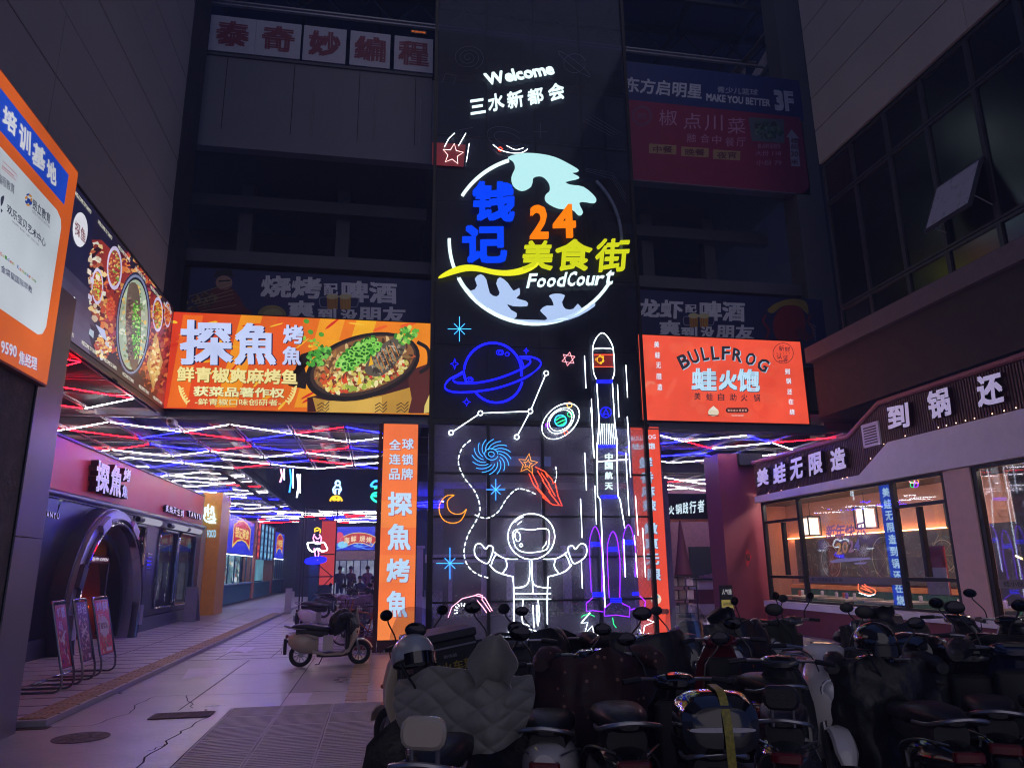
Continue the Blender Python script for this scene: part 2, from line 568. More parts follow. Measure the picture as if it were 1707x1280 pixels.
# cross joints of the shop pavement
mj = MB()
yy = 9.9
while yy < 34:
    mj.box((-6.4, yy, 0.066), (-3.57, yy+0.02, 0.074)); yy += 0.6
mj.box((-4.95, 9.55, 0.066), (-4.935, 34, 0.0743))
j = mj.build('pavement_joints', mat('joint_grey', '#57525a', 0.8), walk)
j['kind'] = 'structure'
# tactile strip: ribbed yellow tiles along the pavement edge
tb = MB(); tb.box((-0.148, -0.148, 0), (0.148, 0.148, 0.018))
for k in range(4): tb.box((-0.115+k*0.065, -0.13, 0.018), (-0.08+k*0.065, 0.13, 0.025))
t0 = tb.build('tactile_tile', M_tact, walk, local=True)
t0.location = (-3.75, 9.75, 0.062)
k = 1
while 9.75+k*0.3 < 30:
    share(t0, 'tactile_tile', walk, (-3.75+rnd.uniform(-.004, .004), 9.75+k*0.3, 0.062+rnd.uniform(-.002, .003)), (0, 0, rnd.uniform(-.01, .01))); k += 1
# gully under the pavement end
B('gully', (-4.6, 9.38, 0.001), (-3.5, 9.518, 0.006), M_crack, walk)
# ribbed paving in the foreground, tile by tile
pav = struct(B('tiled_pavement', (-1.72, 5.2, 0.0005), (3.1, 10.14, 0.006), mat('joint_dust', '#4a4547', .8)))
for i in range(8):
    for jj in range(8):
        pass
pt = MB()
pt.box((-0.296, -0.296, 0), (0.296, 0.296, 0.012))
for q in range(9): pt.box((-0.28, -0.27+q*0.062, 0.012), (0.28, -0.235+q*0.062, 0.0155))
p0 = pt.build('paving_tile', M_pave, pav, local=True)
first = True
for i in range(8):
    for jj in range(8):
        x, y = -1.4+i*0.6, 9.83-jj*0.6
        if i == 0 and jj > 5: continue
        l = (x+rnd.uniform(-.003, .003), y+rnd.uniform(-.003, .003), 0.004+rnd.uniform(-.002, .002))
        r = (rnd.uniform(-.004, .004), rnd.uniform(-.004, .004), 0)
        if first: p0.location = l; p0.rotation_euler = r; first = False
        else: share(p0, 'paving_tile', pav, l, r)
# slabs and joints in the plaza concrete
GP = Plane('Z', 0.0)
def crackline(pts, w=0.02, jit=0.03, name='crack'):
    P = []
    for a, b in zip(pts[:-1], pts[1:]):
        a, b = Vector(GP.uv(*a)), Vector(GP.uv(*b)); n = max(2, int((b-a).length/0.15))
        for q in range(n): P.append(a.lerp(b, q/n)+Vector((rnd.uniform(-jit, jit), rnd.uniform(-jit, jit))))
    P.append(b)
    pr = Print(GP, 0.003); pr.line([tuple(p) for p in P], w, '#0d0a0a', raw=True)
    o = pr.build(name, M_crack, g); o['kind'] = 'structure'
crackline([(85, 1205), (170, 1165), (255, 1124)], 0.04, 0.004)
crackline([(78, 1212), (150, 1209), (210, 1190), (232, 1172), (262, 1160), (400, 1156), (640, 1150)], 0.014)
crackline([(345, 1196), (330, 1203), (290, 1228), (245, 1262), (225, 1282)], 0.018)
crackline([(255, 1124), (410, 1124), (640, 1113)], 0.018, 0.004)
crackline([(310, 1159), (322, 1180)], 0.015)
crackline([(245, 1252), (262, 1245), (275, 1240)], 0.012)
crackline([(420, 1072), (640, 1064)], 0.016, 0.004)
crackline([(400, 1100), (640, 1096)], 0.012, 0.004)
for x_ in (-2.35, -1.15, 0.55, 1.75, 3.2, 4.6, 6.0):
    B('slab_joint', (x_, 10.2, 0.0006), (x_+.012, 15.4, 0.0035), M_crack, g)
for (x_, y_, w_) in ((-1.9, 18.5, .7), (-.6, 21, .6), (-2.6, 24, .8), (-1.2, 27.5, .7), (-3.1, 17.0, .5)):
    B('floor_patch', (x_, y_, 0.0006), (x_+w_, y_+w_*1.3, 0.003), mat('patch_pale', '#b3abb2', .4), g)
for (x0, y0, x1, y1, c) in ((303, 1114, 366, 1131, '#c4bccb'), (375, 1078, 428, 1088, '#c4bccb'), (466, 1155, 522, 1180, '#c4bccb')):
    pr = Print(GP, 0.0035)
    pr.poly([(x0+12, y0), (x1, y0-1), (x1-18, y1), (x1-34, y1-4), (x0, y1+1)], c, 0)
    pr.build('faded_marking', flat_print('faded_paint', 0.5), g)['kind'] = 'structure'
fj = MB(); yy = 15.6
while yy < 36:
    fj.box((-3.55, yy, 0.0004), (1.0, yy+.014, 0.0032)); yy += 0.62
for x_ in (-3.0, -2.0, -0.95, 0.1): fj.box((x_, 15.6, 0.0004), (x_+.012, 36, 0.0037))
yy = 10.3
while yy < 15.4:
    fj.box((0.6, yy, 0.0004), (7.0, yy+.012, 0.0032)); yy += 0.62
fj.build('floor_joints', M_crack, g)['kind'] = 'structure'
# second tactile line in the plaza
ty = MB(); ty.box((-0.14, -0.14, 0), (0.14, 0.14, 0.008))
y = 9.9; first = None
while y < 15.6:
    if first is None:
        first = ty.build('yellow_tile', M_tact, g, local=True); first.location = (-0.22, y, 0.014)
    else: share(first, 'yellow_tile', g, (-0.22+rnd.uniform(-.01, .01), y, 0.003+rnd.uniform(0, .002)))
    y += 0.3
first.location.z = 0.004
# grate and round cover
gx = [GP.uv(*q) for q in ((268, 1186), (345, 1184), (338, 1200), (262, 1200))]
th = thing('drain_grate', 'rectangular iron drain grate in the cracked concrete left of the ribbed paving', 'drain grate', (gx[0][0], gx[0][1], 0))
cx = sum(q[0] for q in gx)/4; cy = sum(q[1] for q in gx)/4
fr = MB()
for s in (-1, 1):
    fr.box((cx-0.32, cy+s*0.16-0.02, 0.001), (cx+0.32, cy+s*0.16+0.02, 0.012)); fr.box((cx+s*0.32-0.02, cy-0.16, 0.001), (cx+s*0.32+0.02, cy+0.16, 0.0115))
fr.build('frame', mat('rusty_iron', '#5c4f50', 0.7, metal=0.4, var=0.4, scale=12, bump=0.3), th)
B('pit', (cx-0.30, cy-0.14, 0.0005), (cx+0.30, cy+0.14, 0.003), M_crack, th)
s0 = None
for q in range(13):
    x = cx-0.29+q*0.045
    if s0 is None: s0 = MB().box((0, -0.14, 0), (0.03, 0.14, 0.008)).build('slat', _mats['rusty_iron'], th, local=True); s0.location = Vector((x, cy, 0.003))-th.location
    else: share(s0, 'slat', th, Vector((x, cy, 0.003))-th.location)
c = GP.uv(135, 1229)
th = thing('manhole_cover', 'round worn manhole cover set in the concrete near the grey column', 'manhole cover', (c[0], c[1], 0))
MB().lathe([(0.27, 0.001), (0.27, 0.006), (0.25, 0.0062)], (c[0], c[1], 0), n=36).build('rim', _mats['rusty_iron'], th)
mb = MB()
for a in range(8):
    for r in (0.08, 0.15, 0.21):
        an = a*math.pi/4+r*3; mb.box((c[0]+r*math.cos(an)-0.025, c[1]+r*math.sin(an)-0.025, 0.0065), (c[0]+r*math.cos(an)+0.025, c[1]+r*math.sin(an)+0.025, 0.0095), rz=an)
mb.build('studs', _mats['rusty_iron'], th)['kind'] = 'stuff'

# ------------------------------------------------------------------ left building: overhanging clad wall
LW = thing('left_building', 'tall grey clad building wall overhanging the shop passage on the left', 'building', (-4.6, 9, 0))
B('wall', (-11, -8, 4.98), (-4.60, 15.2, 24), M_joint, LW)
z = 5.0; row = 0
edges = [5.0, 6.2, 7.22]+[8.25+1.015*k for k in range(16)]
for a, b in zip(edges[:-1], edges[1:]):
    for (y0, y1) in ((-8, -2.0), (-2.0, 4.0), (4.0, 9.6), (9.6, 15.2)):
        o = MB().box((-4.60, y0+0.004, a+0.012), (-4.55+rnd.uniform(-.004, .004), y1-0.004, b-0.012)).build('cladding_panel', M_wallp, LW)
B('corner_pier', (-6.4, 15.21, 4.98), (-4.66, 16.9, 24), M_pier, LW)
B('soffit', (-11, 5.0, 4.90), (-4.62, 16.0, 4.975), M_dark, LW)

# column under it
cl = thing('clad_column', 'wide grey metal clad column with bare concrete near edge at far left', 'column', (-4.3, 8.9, 0))
B('metal_cladding', (-4.95, 8.57, 0.0), (-3.74, 9.22, 2.02), M_clad, cl)
B('metal_cladding', (-4.95, 8.57, 2.03), (-3.74, 9.22, 4.89), M_clad, cl)
B('concrete_core', (-4.95, 6.6, 0.0), (-3.765, 8.555, 4.89), M_rough, cl)
B('black_joint', (-4.9, 8.556, 0), (-3.755, 8.569, 4.88), M_joint, cl)
mb = MB(); mb.box((-3.765, 8.25, 1.66), (-3.75, 8.32, 1.74)); mb.build('anchor_hole', M_joint, cl)

# ------------------------------------------------------------------ back galleries of the mall
BY = 17.5
def back_floor(x0, x1, side):
    r = thing('gallery', 'stacked dark open gallery floors behind the signs on the %s' % side, 'gallery', ((x0+x1)/2, BY+1, 0))
    B('floor_beam', (x0, BY+0.02, 8.95), (x1, BY+0.5, 9.28), M_floor, r)
    B('floor_slab', (x0, BY+0.5, 9.0), (x1, 24, 9.2), M_floor, r)
    B('back_wall', (x0, 22.5, 9.2), (x1, 22.7, 16.2), M_dark, r)
    B('parapet', (x0, BY, 12.55), (x1, BY+0.2, 14.72), M_par, r)
    B('parapet_foot', (x0, BY-0.06, 12.05), (x1, BY+0.22, 12.545), M_par, r)
    B('upper_slab', (x0, BY+0.23, 12.1), (x1, 24, 12.4), M_floor, r)
    B('coping', (x0, BY-0.04, 14.725), (x1, BY+0.24, 14.8), M_floor, r)
    B('cross_beam', (x0, 19.0, 11.2), (x1, 19.3, 11.55), M_floor, r)
    B('lower_wall', (x0, BY+0.3, 5.4), (x1, BY+0.5, 8.94), M_dark, r)
    for xx in (x0+(x1-x0)*0.32, x0+(x1-x0)*0.68):
        B('pillar', (xx-0.18, 19.35, 9.2), (xx+0.18, 19.7, 12.09), M_floor, r)
    return r
gl = back_floor(-6.2, 1.05, 'left')
gr = back_floor(5.95, 11.55, 'right')
# thin hanging pipes on the left parapet
for x in (-2.05, -0.45, 0.75): MB().tube([(x, BY-0.03, 12.2), (x, BY-0.03, 14.0)], 0.012, 5).build('thin_pipe', M_bar, gl)
# parapet joints (board edges)
for x in (-4.3, -2.6, -0.9, 0.6): B('joint_strip', (x, BY-0.004, 12.56), (x+0.015, BY+0.002, 14.7), M_joint, gl)

tw = thing('lift_tower', 'dark middle bay of the mall behind the tall neon screen', 'building bay', (3.5, 20, 0))
B('floor_beam', (1.06, BY+0.05, 8.95), (5.94, BY+0.45, 9.28), M_floor, tw)
B('parapet', (1.06, BY+0.05, 12.1), (5.94, BY+0.3, 14.7), M_par, tw)
B('back_wall', (1.06, 21.0, 5.35), (5.94, 21.2, 17), M_dark, tw)
B('lower_beam', (1.06, BY+0.1, 5.3), (5.94, BY+0.5, 6.0), M_floor, tw)

pr_col = thing('grey_pier', 'grey rendered pier at the right corner beside the red restaurant banner', 'pier', (12, 17.7, 0))
B('shaft', (11.62, BY-0.1, 4.9), (12.45, BY+0.6, 24), mat('pier_render', '#6b6764', 0.65, var=0.15, scale=0.6), pr_col)
B('fin', (12.46, BY+0.1, 4.9), (14.2, BY+0.4, 24), M_pier, pr_col)

# right building upper wall
RW = thing('right_building', 'grey clad building on the right with a band of dark windows over a ledge', 'building', (10.5, 10, 0))
B('wall', (10.06, -8, 10.78), (16, 13.95, 24), M_joint, RW)
ed = [10.80, 11.69, 12.57, 13.5]+[13.5+1.0*k for k in range(1, 11)]
for a, b in zip(ed[:-1], ed[1:]):
    for (y0, y1) in ((-8, -2), (-2, 4.0), (4.0, 9.4), (9.4, 13.95)):
        MB().box((10.06, y0+0.004, a+0.012), (10.0+rnd.uniform(-.004, .004), y1-0.004, b-0.012)).build('cladding_panel', M_wallp, RW)
B('window_recess', (10.2, 2, 6.6), (16, 13.95, 10.78), M_dark, RW)
B('ledge', (9.94, 2, 6.30), (10.5, 15.3, 6.66), mat('ledge_render', '#6b5c66', 0.6, var=0.2), RW)
B('spandrel', (10.06, 2, 4.95), (16, 15.2, 6.299), mat('spandrel_maroon', '#2c2028', 0.6, var=0.2), RW)
# windows: mullions at Y 8.5 9.58 10.73 11.78 12.9 14.0
ys = [4.9, 6.2, 7.35, 8.5, 9.58, 10.73, 11.78, 12.9, 13.94]
for a, b in zip(ys[:-1], ys[1:]):
    w = None
    tall = not (abs(a-9.58) < 0.01)
    rows = [(6.68, 7.18), (7.2, 9.75), (9.77, 10.76)]
    fr = MB()
    for (u0, u1) in rows:
        for (p, q) in (((a, u0), (b, u0+0.05)), ((a, u1-0.05), (b, u1))):
            fr.box((10.06, p[0]+0.002, p[1]), (10.14, q[0]-0.002, q[1]))
        for yv in (a, b-0.05): fr.box((10.055, yv+0.003, u0+0.05), (10.145, yv+0.047, u1-0.05))
    if not tall: fr.box((10.06, a+.05, 8.36), (10.14, b-.05, 8.44))
    f = fr.build('window', M_frame, RW)
    for (u0, u1) in rows:
        if not tall and u0 == 7.2:
            B('pane', (10.10, a+.05, 8.45), (10.115, b-.05, u1-.05), M_win, f)
            B('opening', (10.16, a+.05, u0+.05), (10.17, b-.05, 8.35), M_black, f)
        else:
            B('pane', (10.10, a+.05, u0+.05), (10.115, b-.05, u1-.05), M_win, f)
# open top-hung sash
c0 = Vector((10.06, 9.6, 8.40)); c1 = Vector((10.06, 10.70, 8.40)); d = Vector((-0.42, 0, -0.95))
fr = MB()
def slab(a, b, dv, th, mbx):
    n = (b-a).cross(dv).normalized()*th
    vs = [a, b, b+dv, a+dv]; vs += [p+n for p in vs]
    mbx.add(vs, [(0, 1, 2, 3), (7, 6, 5, 4), (0, 4, 5, 1), (1, 5, 6, 2), (2, 6, 7, 3), (3, 7, 4, 0)])
slab(c0, c1, d, 0.04, fr)
sash = fr.build('open_sash', M_frame, RW)
ip = MB(); n = (c1-c0).cross(d).normalized()
yv = (c1-c0).normalized(); dv = d.normalized()
for off in (0.046, -0.008):
    q = MB()
    slab(c0+yv*0.06+dv*0.06+n*off, c1-yv*0.06+dv*0.06+n*off, d-dv*0.12, 0.004, ip)
ip.build('sash_pane', mat('sash_glass', '#a8aab8', 0.3, var=0.1), sash)
MB().tube([(10.07, 9.62, 7.5), tuple(c0+d*0.8)], 0.012, 5).build('stay', M_bar, sash); MB().tube([(10.07, 10.68, 7.5), tuple(c1+d*0.8)], 0.012, 5).build('stay', M_bar, sash)

# far roof with steel trusses
rf = thing('atrium_roof', 'steel trussed roof of the atrium high above the neon screen', 'roof', (3, 22, 20))
B('sheet', (-12, 17.8, 20.6), (20, 34, 20.7), M_roof, rf)
B('end_wall', (-12, 30, 9), (20, 30.2, 20.6), M_dark, rf)
for k in range(4):
    yv = 18.5+k*2.6; mb = MB()
    mb.box((-12, yv, 20.35), (20, yv+0.16, 20.55)); mb.box((-12, yv+0.02, 19.35), (20, yv+0.14, 19.47))
    for q in range(20):
        x = -12+q*1.6
        mb.tube([(x, yv+0.08, 20.35), (x+0.8, yv+0.08, 19.45)], 0.045, 4); mb.tube([(x+0.8, yv+0.08, 19.45), (x+1.6, yv+0.08, 20.35)], 0.045, 4)
    mb.build('truss', M_frame, rf)
for q in range(12):
    B('purlin', (-11+q*2.6, 17.9, 20.2), (-10.85+q*2.6, 29.9, 20.34), M_frame, rf)
mb = MB()
for zz, yy in ((16.9, 18.2), (17.35, 18.6), (17.8, 19.2)):
    mb.tube([(-6, yy, zz), (11.5, yy, zz)], 0.05, 6)
mb.build('pipe_run', M_bar, rf)

# ------------------------------------------------------------------ horizontal beams over the passages
def beam(x0, x1, side):
    t = thing('canopy_beam', 'grey steel canopy beam under the %s light box' % side, 'beam', ((x0+x1)/2, 16.1, 4.76))
    B('web', (x0, 16.02, 4.77), (x1, 16.32, 4.95), M_beam, t)
    B('flange', (x0, 15.96, 4.74), (x1, 16.36, 4.768), M_beam, t)
beam(-4.6, 1.06, 'orange fish'); beam(5.98, 10.75, 'red frog')

# ------------------------------------------------------------------ LED ceiling grids
LED = {'w': glow('led_white', (1.0, 0.92, 0.90), 35.0), 'r': glow('led_red', (1.0, 0.002, 0.006), 31.0), 'b': glow('led_blue', (0.0015, 0.0015, 1.0), 98.0)}
def led_grid(name, label, x_first, nx, secs, xlim, given, r=0.0072, z=4.74, skip=None):
    t = thing(name, label, 'ceiling light', (x_first+nx*0.6, secs[0][0]+1, z))
    bars = MB(); n = 0
    for (y0, par) in secs:
        for i in range(nx+1):
            x = x_first+1.225*i
            if not (xlim[0](y0) <= x <= xlim[1](y0)): continue
            for dx in (-0.045, 0.03): bars.box((x+dx, y0-0.35, z+0.03), (x+dx+0.018, y0+2.4, z+0.06))
        xa, xb = max(x_first, xlim[0](y0)), min(x_first+1.225*nx, xlim[1](y0))
        for yb in (y0-0.3, y0+2.35): bars.box((xa, yb, z+0.065), (xb, yb+0.05, z+0.11))
        bars.box((xa, y0+1.0, z+0.065), (xb, y0+1.03, z+0.1))
        for i in range(nx):
            x = x_first+1.225*i
            if not (xlim[0](y0) <= x+0.6 <= xlim[1](y0)): continue
            up = (i+par) % 2 == 0
            # two edges per cell: near edge and far edge of the rhombus
            for e in range(2):
                if up: a, b = (x, y0+1+0*e), (x+1.225, y0 if e == 0 else y0+2)
                else: a, b = (x, y0 if e == 0 else y0+2), (x+1.225, y0+1)
                key = (round(y0, 1), i, e)
                c = given.get(key) or rnd.choices('wrbn', (6, 1.6, 2.3, 1.4))[0]
                if c == 'n': continue
                mb = MB(); mb.tube([(a[0]+0.03, a[1], z), (b[0]-0.03, b[1], z)], r, 5)
                mb.build('light_tube', LED[c], t); n += 1
    bars.build('grid_bars', M_bar, t)
    return t
X0 = -2.05-1.225*6
# even nodes: -2.05+2.45k; cell index 6 starts at -2.05 (near node at y0)
# given: (section start, cell, 0 near edge / 1 far edge)
GV = {(16.5, 4, 0): 'w', (16.5, 5, 0): 'w', (16.5, 6, 0): 'r', (16.5, 6, 1): 'w', (16.5, 7, 0): 'b', (16.5, 7, 1): 'w', (16.5, 5, 1): 'b', (16.5, 4, 1): 'r',
      (16.5, 3, 0): 'w', (16.5, 3, 1): 'b', (16.5, 2, 0): 'w', (16.5, 2, 1): 'r',
      (19.4, 4, 0): 'r', (19.4, 4, 1): 'w', (19.4, 5, 0): 'b', (19.4, 5, 1): 'w', (19.4, 6, 0): 'r', (19.4, 6, 1): 'w', (19.4, 7, 0): 'b', (19.4, 7, 1): 'w', (19.4, 3, 0): 'b', (19.4, 3, 1): 'w', (19.4, 2, 0): 'r', (19.4, 2, 1): 'w',
      (21.8, 4, 0): 'w', (21.8, 4, 1): 'r', (21.8, 5, 0): 'b', (21.8, 5, 1): 'w', (21.8, 3, 0): 'b', (21.8, 3, 1): 'w', (21.8, 2, 0): 'w', (21.8, 2, 1): 'b',
      (13.1, 3, 0): 'r', (13.1, 3, 1): 'w', (13.1, 2, 0): 'w', (13.1, 2, 1): 'r'}
secs = [(10.6, 0), (13.1, 0), (16.5, 0), (19.4, 0), (21.8, 1), (24.9, 0), (27.3, 1), (30.3, 0), (32.7, 1), (35.7, 0), (38.1, 1), (41.5, 0), (44.2, 1), (47.2, 0), (50, 1)]
led_grid('led_ceiling', 'zigzag white red and blue light tubes under the ceiling of the left passage', X0, 8, secs,
         (lambda y: -8.3, lambda y: -4.5 if (y < 16 or 23.9 < y < 40.5) else 0.5), GV)
X1 = 7.67-1.225
GR = {(16.5, 0, 0): 'w', (16.5, 0, 1): 'b', (16.5, 1, 0): 'w', (16.5, 1, 1): 'r', (16.5, 2, 1): 'w', (16.5, 2, 0): 'b', (16.5, 3, 0): 'r', (16.5, 3, 1): 'w',
      (19.4, 0, 0): 'b', (19.4, 0, 1): 'w', (19.4, 1, 0): 'b', (19.4, 1, 1): 'w', (19.4, 2, 0): 'b', (19.4, 2, 1): 'w', (19.4, 3, 0): 'w', (19.4, 3, 1): 'r'}
led_grid('led_ceiling', 'zigzag white red and blue light tubes under the ceiling of the right passage', X1, 9, [(16.5, 1), (19.4, 1), (25.1, 0), (27.6, 1), (30.4, 0), (33, 1), (36, 0)],
         (lambda y: 6.0 if y < 22 else 9.9, lambda y: 11.6 if y < 22 else 16), GR)

# ceilings with ducts over the passages
ce = thing('passage_ceiling', 'black ceiling with ducts above the light tubes of the left passage', 'ceiling', (-3, 20, 5.4))
B('slab', (-11, 16.0, 5.3), (1.05, 24.0, 5.4), M_dark, ce)
B('slab', (-11, 24.01, 5.3), (-4.9, 40, 5.4), M_dark, ce)
B('slab', (-11, 40.01, 5.3), (6, 62, 5.4), M_dark, ce)
for (x, y0, y1, rr) in ((-6.0, 10, 40, 0.16), (-3.9, 16.4, 24, 0.14), (-1.5, 16.4, 24, 0.2), (0.2, 16.4, 24, 0.1)):
    MB().tube([(x, y0, 5.08), (x, y1, 5.08)], rr, 10).build('duct', M_duct, ce, smooth=True)
for yv in (18.9, 21.4, 23.8, 26.6, 29.6):
    B('joist', (-8.5, yv, 5.12), (0.9 if yv < 24 else -4.95, yv+0.12, 5.29), M_duct, ce)
ce2 = thing('passage_ceiling', 'black ceiling with ducts above the light tubes of the right passage', 'ceiling', (8, 20, 5.4))
B('slab', (5.95, 16.4, 5.3), (16, 22.6, 5.4), M_dark, ce2)
B('slab', (9.6, 25, 5.3), (22, 42, 5.4), M_dark, ce2)
for (x, rr) in ((7.2, 0.14), (9.6, 0.18)):
    MB().tube([(x, 16.4, 5.08), (x, 22.5, 5.08)], rr, 10).build('duct', M_duct, ce2, smooth=True)
B('bulkhead', (5.9, 22.61, 4.62), (16, 22.8, 6.6), M_dark, ce2)
B('bulkhead', (5.9, 24.8, 4.7), (9.6, 25.0, 6.6), M_dark, ce2)

# inner court of the mall: bulkheads and end walls
ic = thing('inner_court', 'dark bulkheads round the inner court behind the left passage', 'bulkhead', (-2, 34, 0))
B('side_bulkhead', (-5.1, 24.0, 4.68), (-4.9, 40.0, 8.5), M_dark, ic)
B('court_top', (-5.1, 24.0, 8.5), (9.6, 40.2, 8.6), M_dark, ic)
B('near_bulkhead', (-4.9, 24.01, 5.3), (9.6, 24.2, 8.5), M_dark, ic)
B('far_bulkhead', (-4.9, 40.0, 4.72), (6.0, 40.2, 8.5), mat('navy_board', '#11142c', 0.5), ic)
B('end_wall', (-14, 60, 0), (6, 60.2, 5.3), M_dark, ic)

# pale glazed canopy fins high at the right
t = thing('glazed_stair', 'pale glazed stair panels above the blue basketball sign at the upper right', 'stair', tuple(on('Y', 18.6, 1270, 110)))
for tri in (((1252, 128), (1290, 62), (1296, 118)), ((1262, 70), (1300, 22), (1290, 50)), ((1272, 112), (1306, 110), (1306, 128), (1273, 128)), ((1225, 122), (1243, 96), (1243, 124))):
    P_ = [on('Y', 18.6, *p) for p in tri]; Q_ = [p+Vector((0, .05, 0)) for p in P_]; n_ = len(P_)
    MB().add(P_+Q_, [tuple(range(n_)), tuple(range(2*n_-1, n_-1, -1))]+[(i, n_+i, n_+(i+1) % n_, (i+1) % n_) for i in range(n_)]).build('glazing_panel', mat('pale_panel', '#a9a6b8', .5), t)
for (a, b) in (((1310, 20), (1200, 150)), ((1316, 60), (1245, 165))): MB().tube([tuple(on('Y', 18.5, *a)), tuple(on('Y', 18.5, *b))], .09, 4).build('string_beam', M_pier, t)
# ------------------------------------------------------------------ signs
M_lit = lit_print('lit_vinyl', 0.572, 0.10, 1.2)
M_litlow = lit_print('lit_vinyl_dim', 0.253, 0.30, 0.9)
M_litcool = lit_print('lit_vinyl_cool', 0.542, 0.08, 1.0)
M_ban = flat_print('banner_vinyl', 0.55)
def Z(x0, y0, s):
    return lambda X, Y: (x0+X/s, y0+Y/s)
def food(pr, z, cx, cy, rx, ry, rot, cols, n, size, layer, seed, elong=1.8):
    q = random.Random(seed); rot = math.radians(rot)
    for _ in range(n):
        a = q.uniform(0, 6.283); r = math.sqrt(q.random())
        x, y = rx*r*math.cos(a), ry*r*math.sin(a)
        X, Y = cx+x*math.cos(rot)-y*math.sin(rot), cy+x*math.sin(rot)+y*math.cos(rot)
        sz = size*q.uniform(0.5, 1.3); an = q.uniform(0, 3.14)
        pts = []
        m = q.choice((4, 5, 6))
        for k in range(m):
            b = 6.283*k/m; px, py = sz*elong**0.5*math.cos(b)*q.uniform(.7, 1.1), sz/elong**0.5*math.sin(b)
            pts.append(z(X+px*math.cos(an)-py*math.sin(an), Y+px*math.sin(an)+py*math.cos(an)))
        pr.poly(pts, q.choice(cols), layer+q.random()*0.9)
def zl(z, pts): return [z(*p) for p in pts]
def zt(pr, z, s, bl, br, tl, c, bold=0.0, layer=3, shadow=None, sh=(3, 3)):
    if shadow:
        d = lambda p: (p[0]+sh[0], p[1]+sh[1])
        pr.text(s, z(*d(bl)), z(*d(br)), z(*d(tl)), shadow, bold*1.3, layer-0.5)
    pr.text(s, z(*bl), z(*br), z(*tl), c, bold, layer)
def zbox(pr, z, s, x0, y0, x1, y1, c, bold=0.0, layer=3, shadow=None, sh=(3, 3)):
    zt(pr, z, s, (x0, y1), (x1, y1), (x0, y0), c, bold, layer, shadow, sh)

def lightbox(name, label, plane, quad, depth, m_body, cat='sign', group=None):
    """quad: tl, tr, br, bl in photo pixels; the case behind the print is a real box"""
    us = [plane.uv(*p) for p in quad]
    u0 = min(us[0][0], us[3][0]); u1 = max(us[1][0], us[2][0]); v0 = min(us[3][1], us[2][1]); v1 = max(us[0][1], us[1][1])
    c = plane.w((u0+u1)/2, v0, 0)
    t = thing(name, label, cat, tuple(c), group=group)
    a = plane.w(u0-0.02, v0-0.02, -depth); b = plane.w(u1+0.02, v1+0.02, -0.0)
    B('case', tuple(a), tuple(b), m_body, t)
    fr = MB()
    fw = 0.022
    for (p, q) in (((u0-.02, v0-.02), (u1+.02, v0)), ((u0-.02, v1), (u1+.02, v1+.02)), ((u0-.02, v0), (u0, v1)), ((u1, v0), (u1+.02, v1))):
        fr.box(tuple(plane.w(*p, 0.0005)), tuple(plane.w(*q, 0.03)))
    fr.build('frame', m_body, t)
    return t, (u0, v0, u1, v1)

# --- orange fish billboard
PB = Plane('Y', 15.9)
t, (u0, v0, u1, v1) = lightbox('billboard', 'wide backlit orange billboard with a fish pot picture and white lettering over the left passage', PB, [(289, 520), (721, 542), (719, 690), (273, 681)], 0.22, M_black)
pr = Print(PB); pr.clip = (u0, v0, u1, v1)
z = Z(270, 500, 3.632)
W = u1-u0
pr.grad((u0, v1), (u1, v1), (u1, v0), (u0, v0), '#d9371c', '#f08a12', 24, 0, raw=True)
for (x0, w, c) in ((130, 120, '#ee6a1d'), (480, 130, '#f2931c'), (700, 160, '#e5571d'), (960, 150, '#f19a1e'), (1180, 120, '#f3ae1c')):
    pr.poly(zl(z, [(x0, 90), (x0+w, 95), (x0+w-160, 650), (x0-160, 650)]) if x0-160 > 20 else zl(z, [(x0, 90), (x0+w, 95), (x0+w-100, 650), (x0-100, 650)]), c, 1)
q = random.Random(4)
for _ in range(60):
    x, y = q.uniform(60, 1500), q.uniform(110, 640)
    pr.ell(*z(x, y), q.uniform(4, 16), q.uniform(1, 3), q.choice(['#f2a21e', '#ea5a20', '#f7bd35', '#cf2a18']), 1.5, q.uniform(-1, 0.2), 8)
pr.poly(zl(z, [(880, 592), (1010, 560), (1500, 420), (1625, 440), (1622, 686), (880, 676)]), '#3a1414', 1.9)
pr.poly(zl(z, [(1490, 430), (1628, 380), (1622, 560), (1600, 686), (1500, 686)]), '#51201a', 1.95)
pr.poly(zl(z, [(1590, 640), (1624, 560), (1622, 680), (1585, 686)]), '#d9c16a', 1.97)
# gold stand
pr.poly(zl(z, [(912, 590), (1010, 610), (1180, 605), (1340, 575), (1500, 530), (1512, 600), (1490, 686), (935, 680)]), '#b98a34', 2.2)
pr.poly(zl(z, [(985, 612), (1180, 612), (1330, 585), (1335, 684), (975, 680)]), '#d3a84c', 2.3)
for x in (950, 1300, 1430):
    for k in range(3):
        pr.line(zl(z, [(x-10, 640+k*20), (x+18, 622+k*20), (x+38, 640+k*20), (x+62, 615+k*20)]), 1.6, '#2a140c', 2.5)
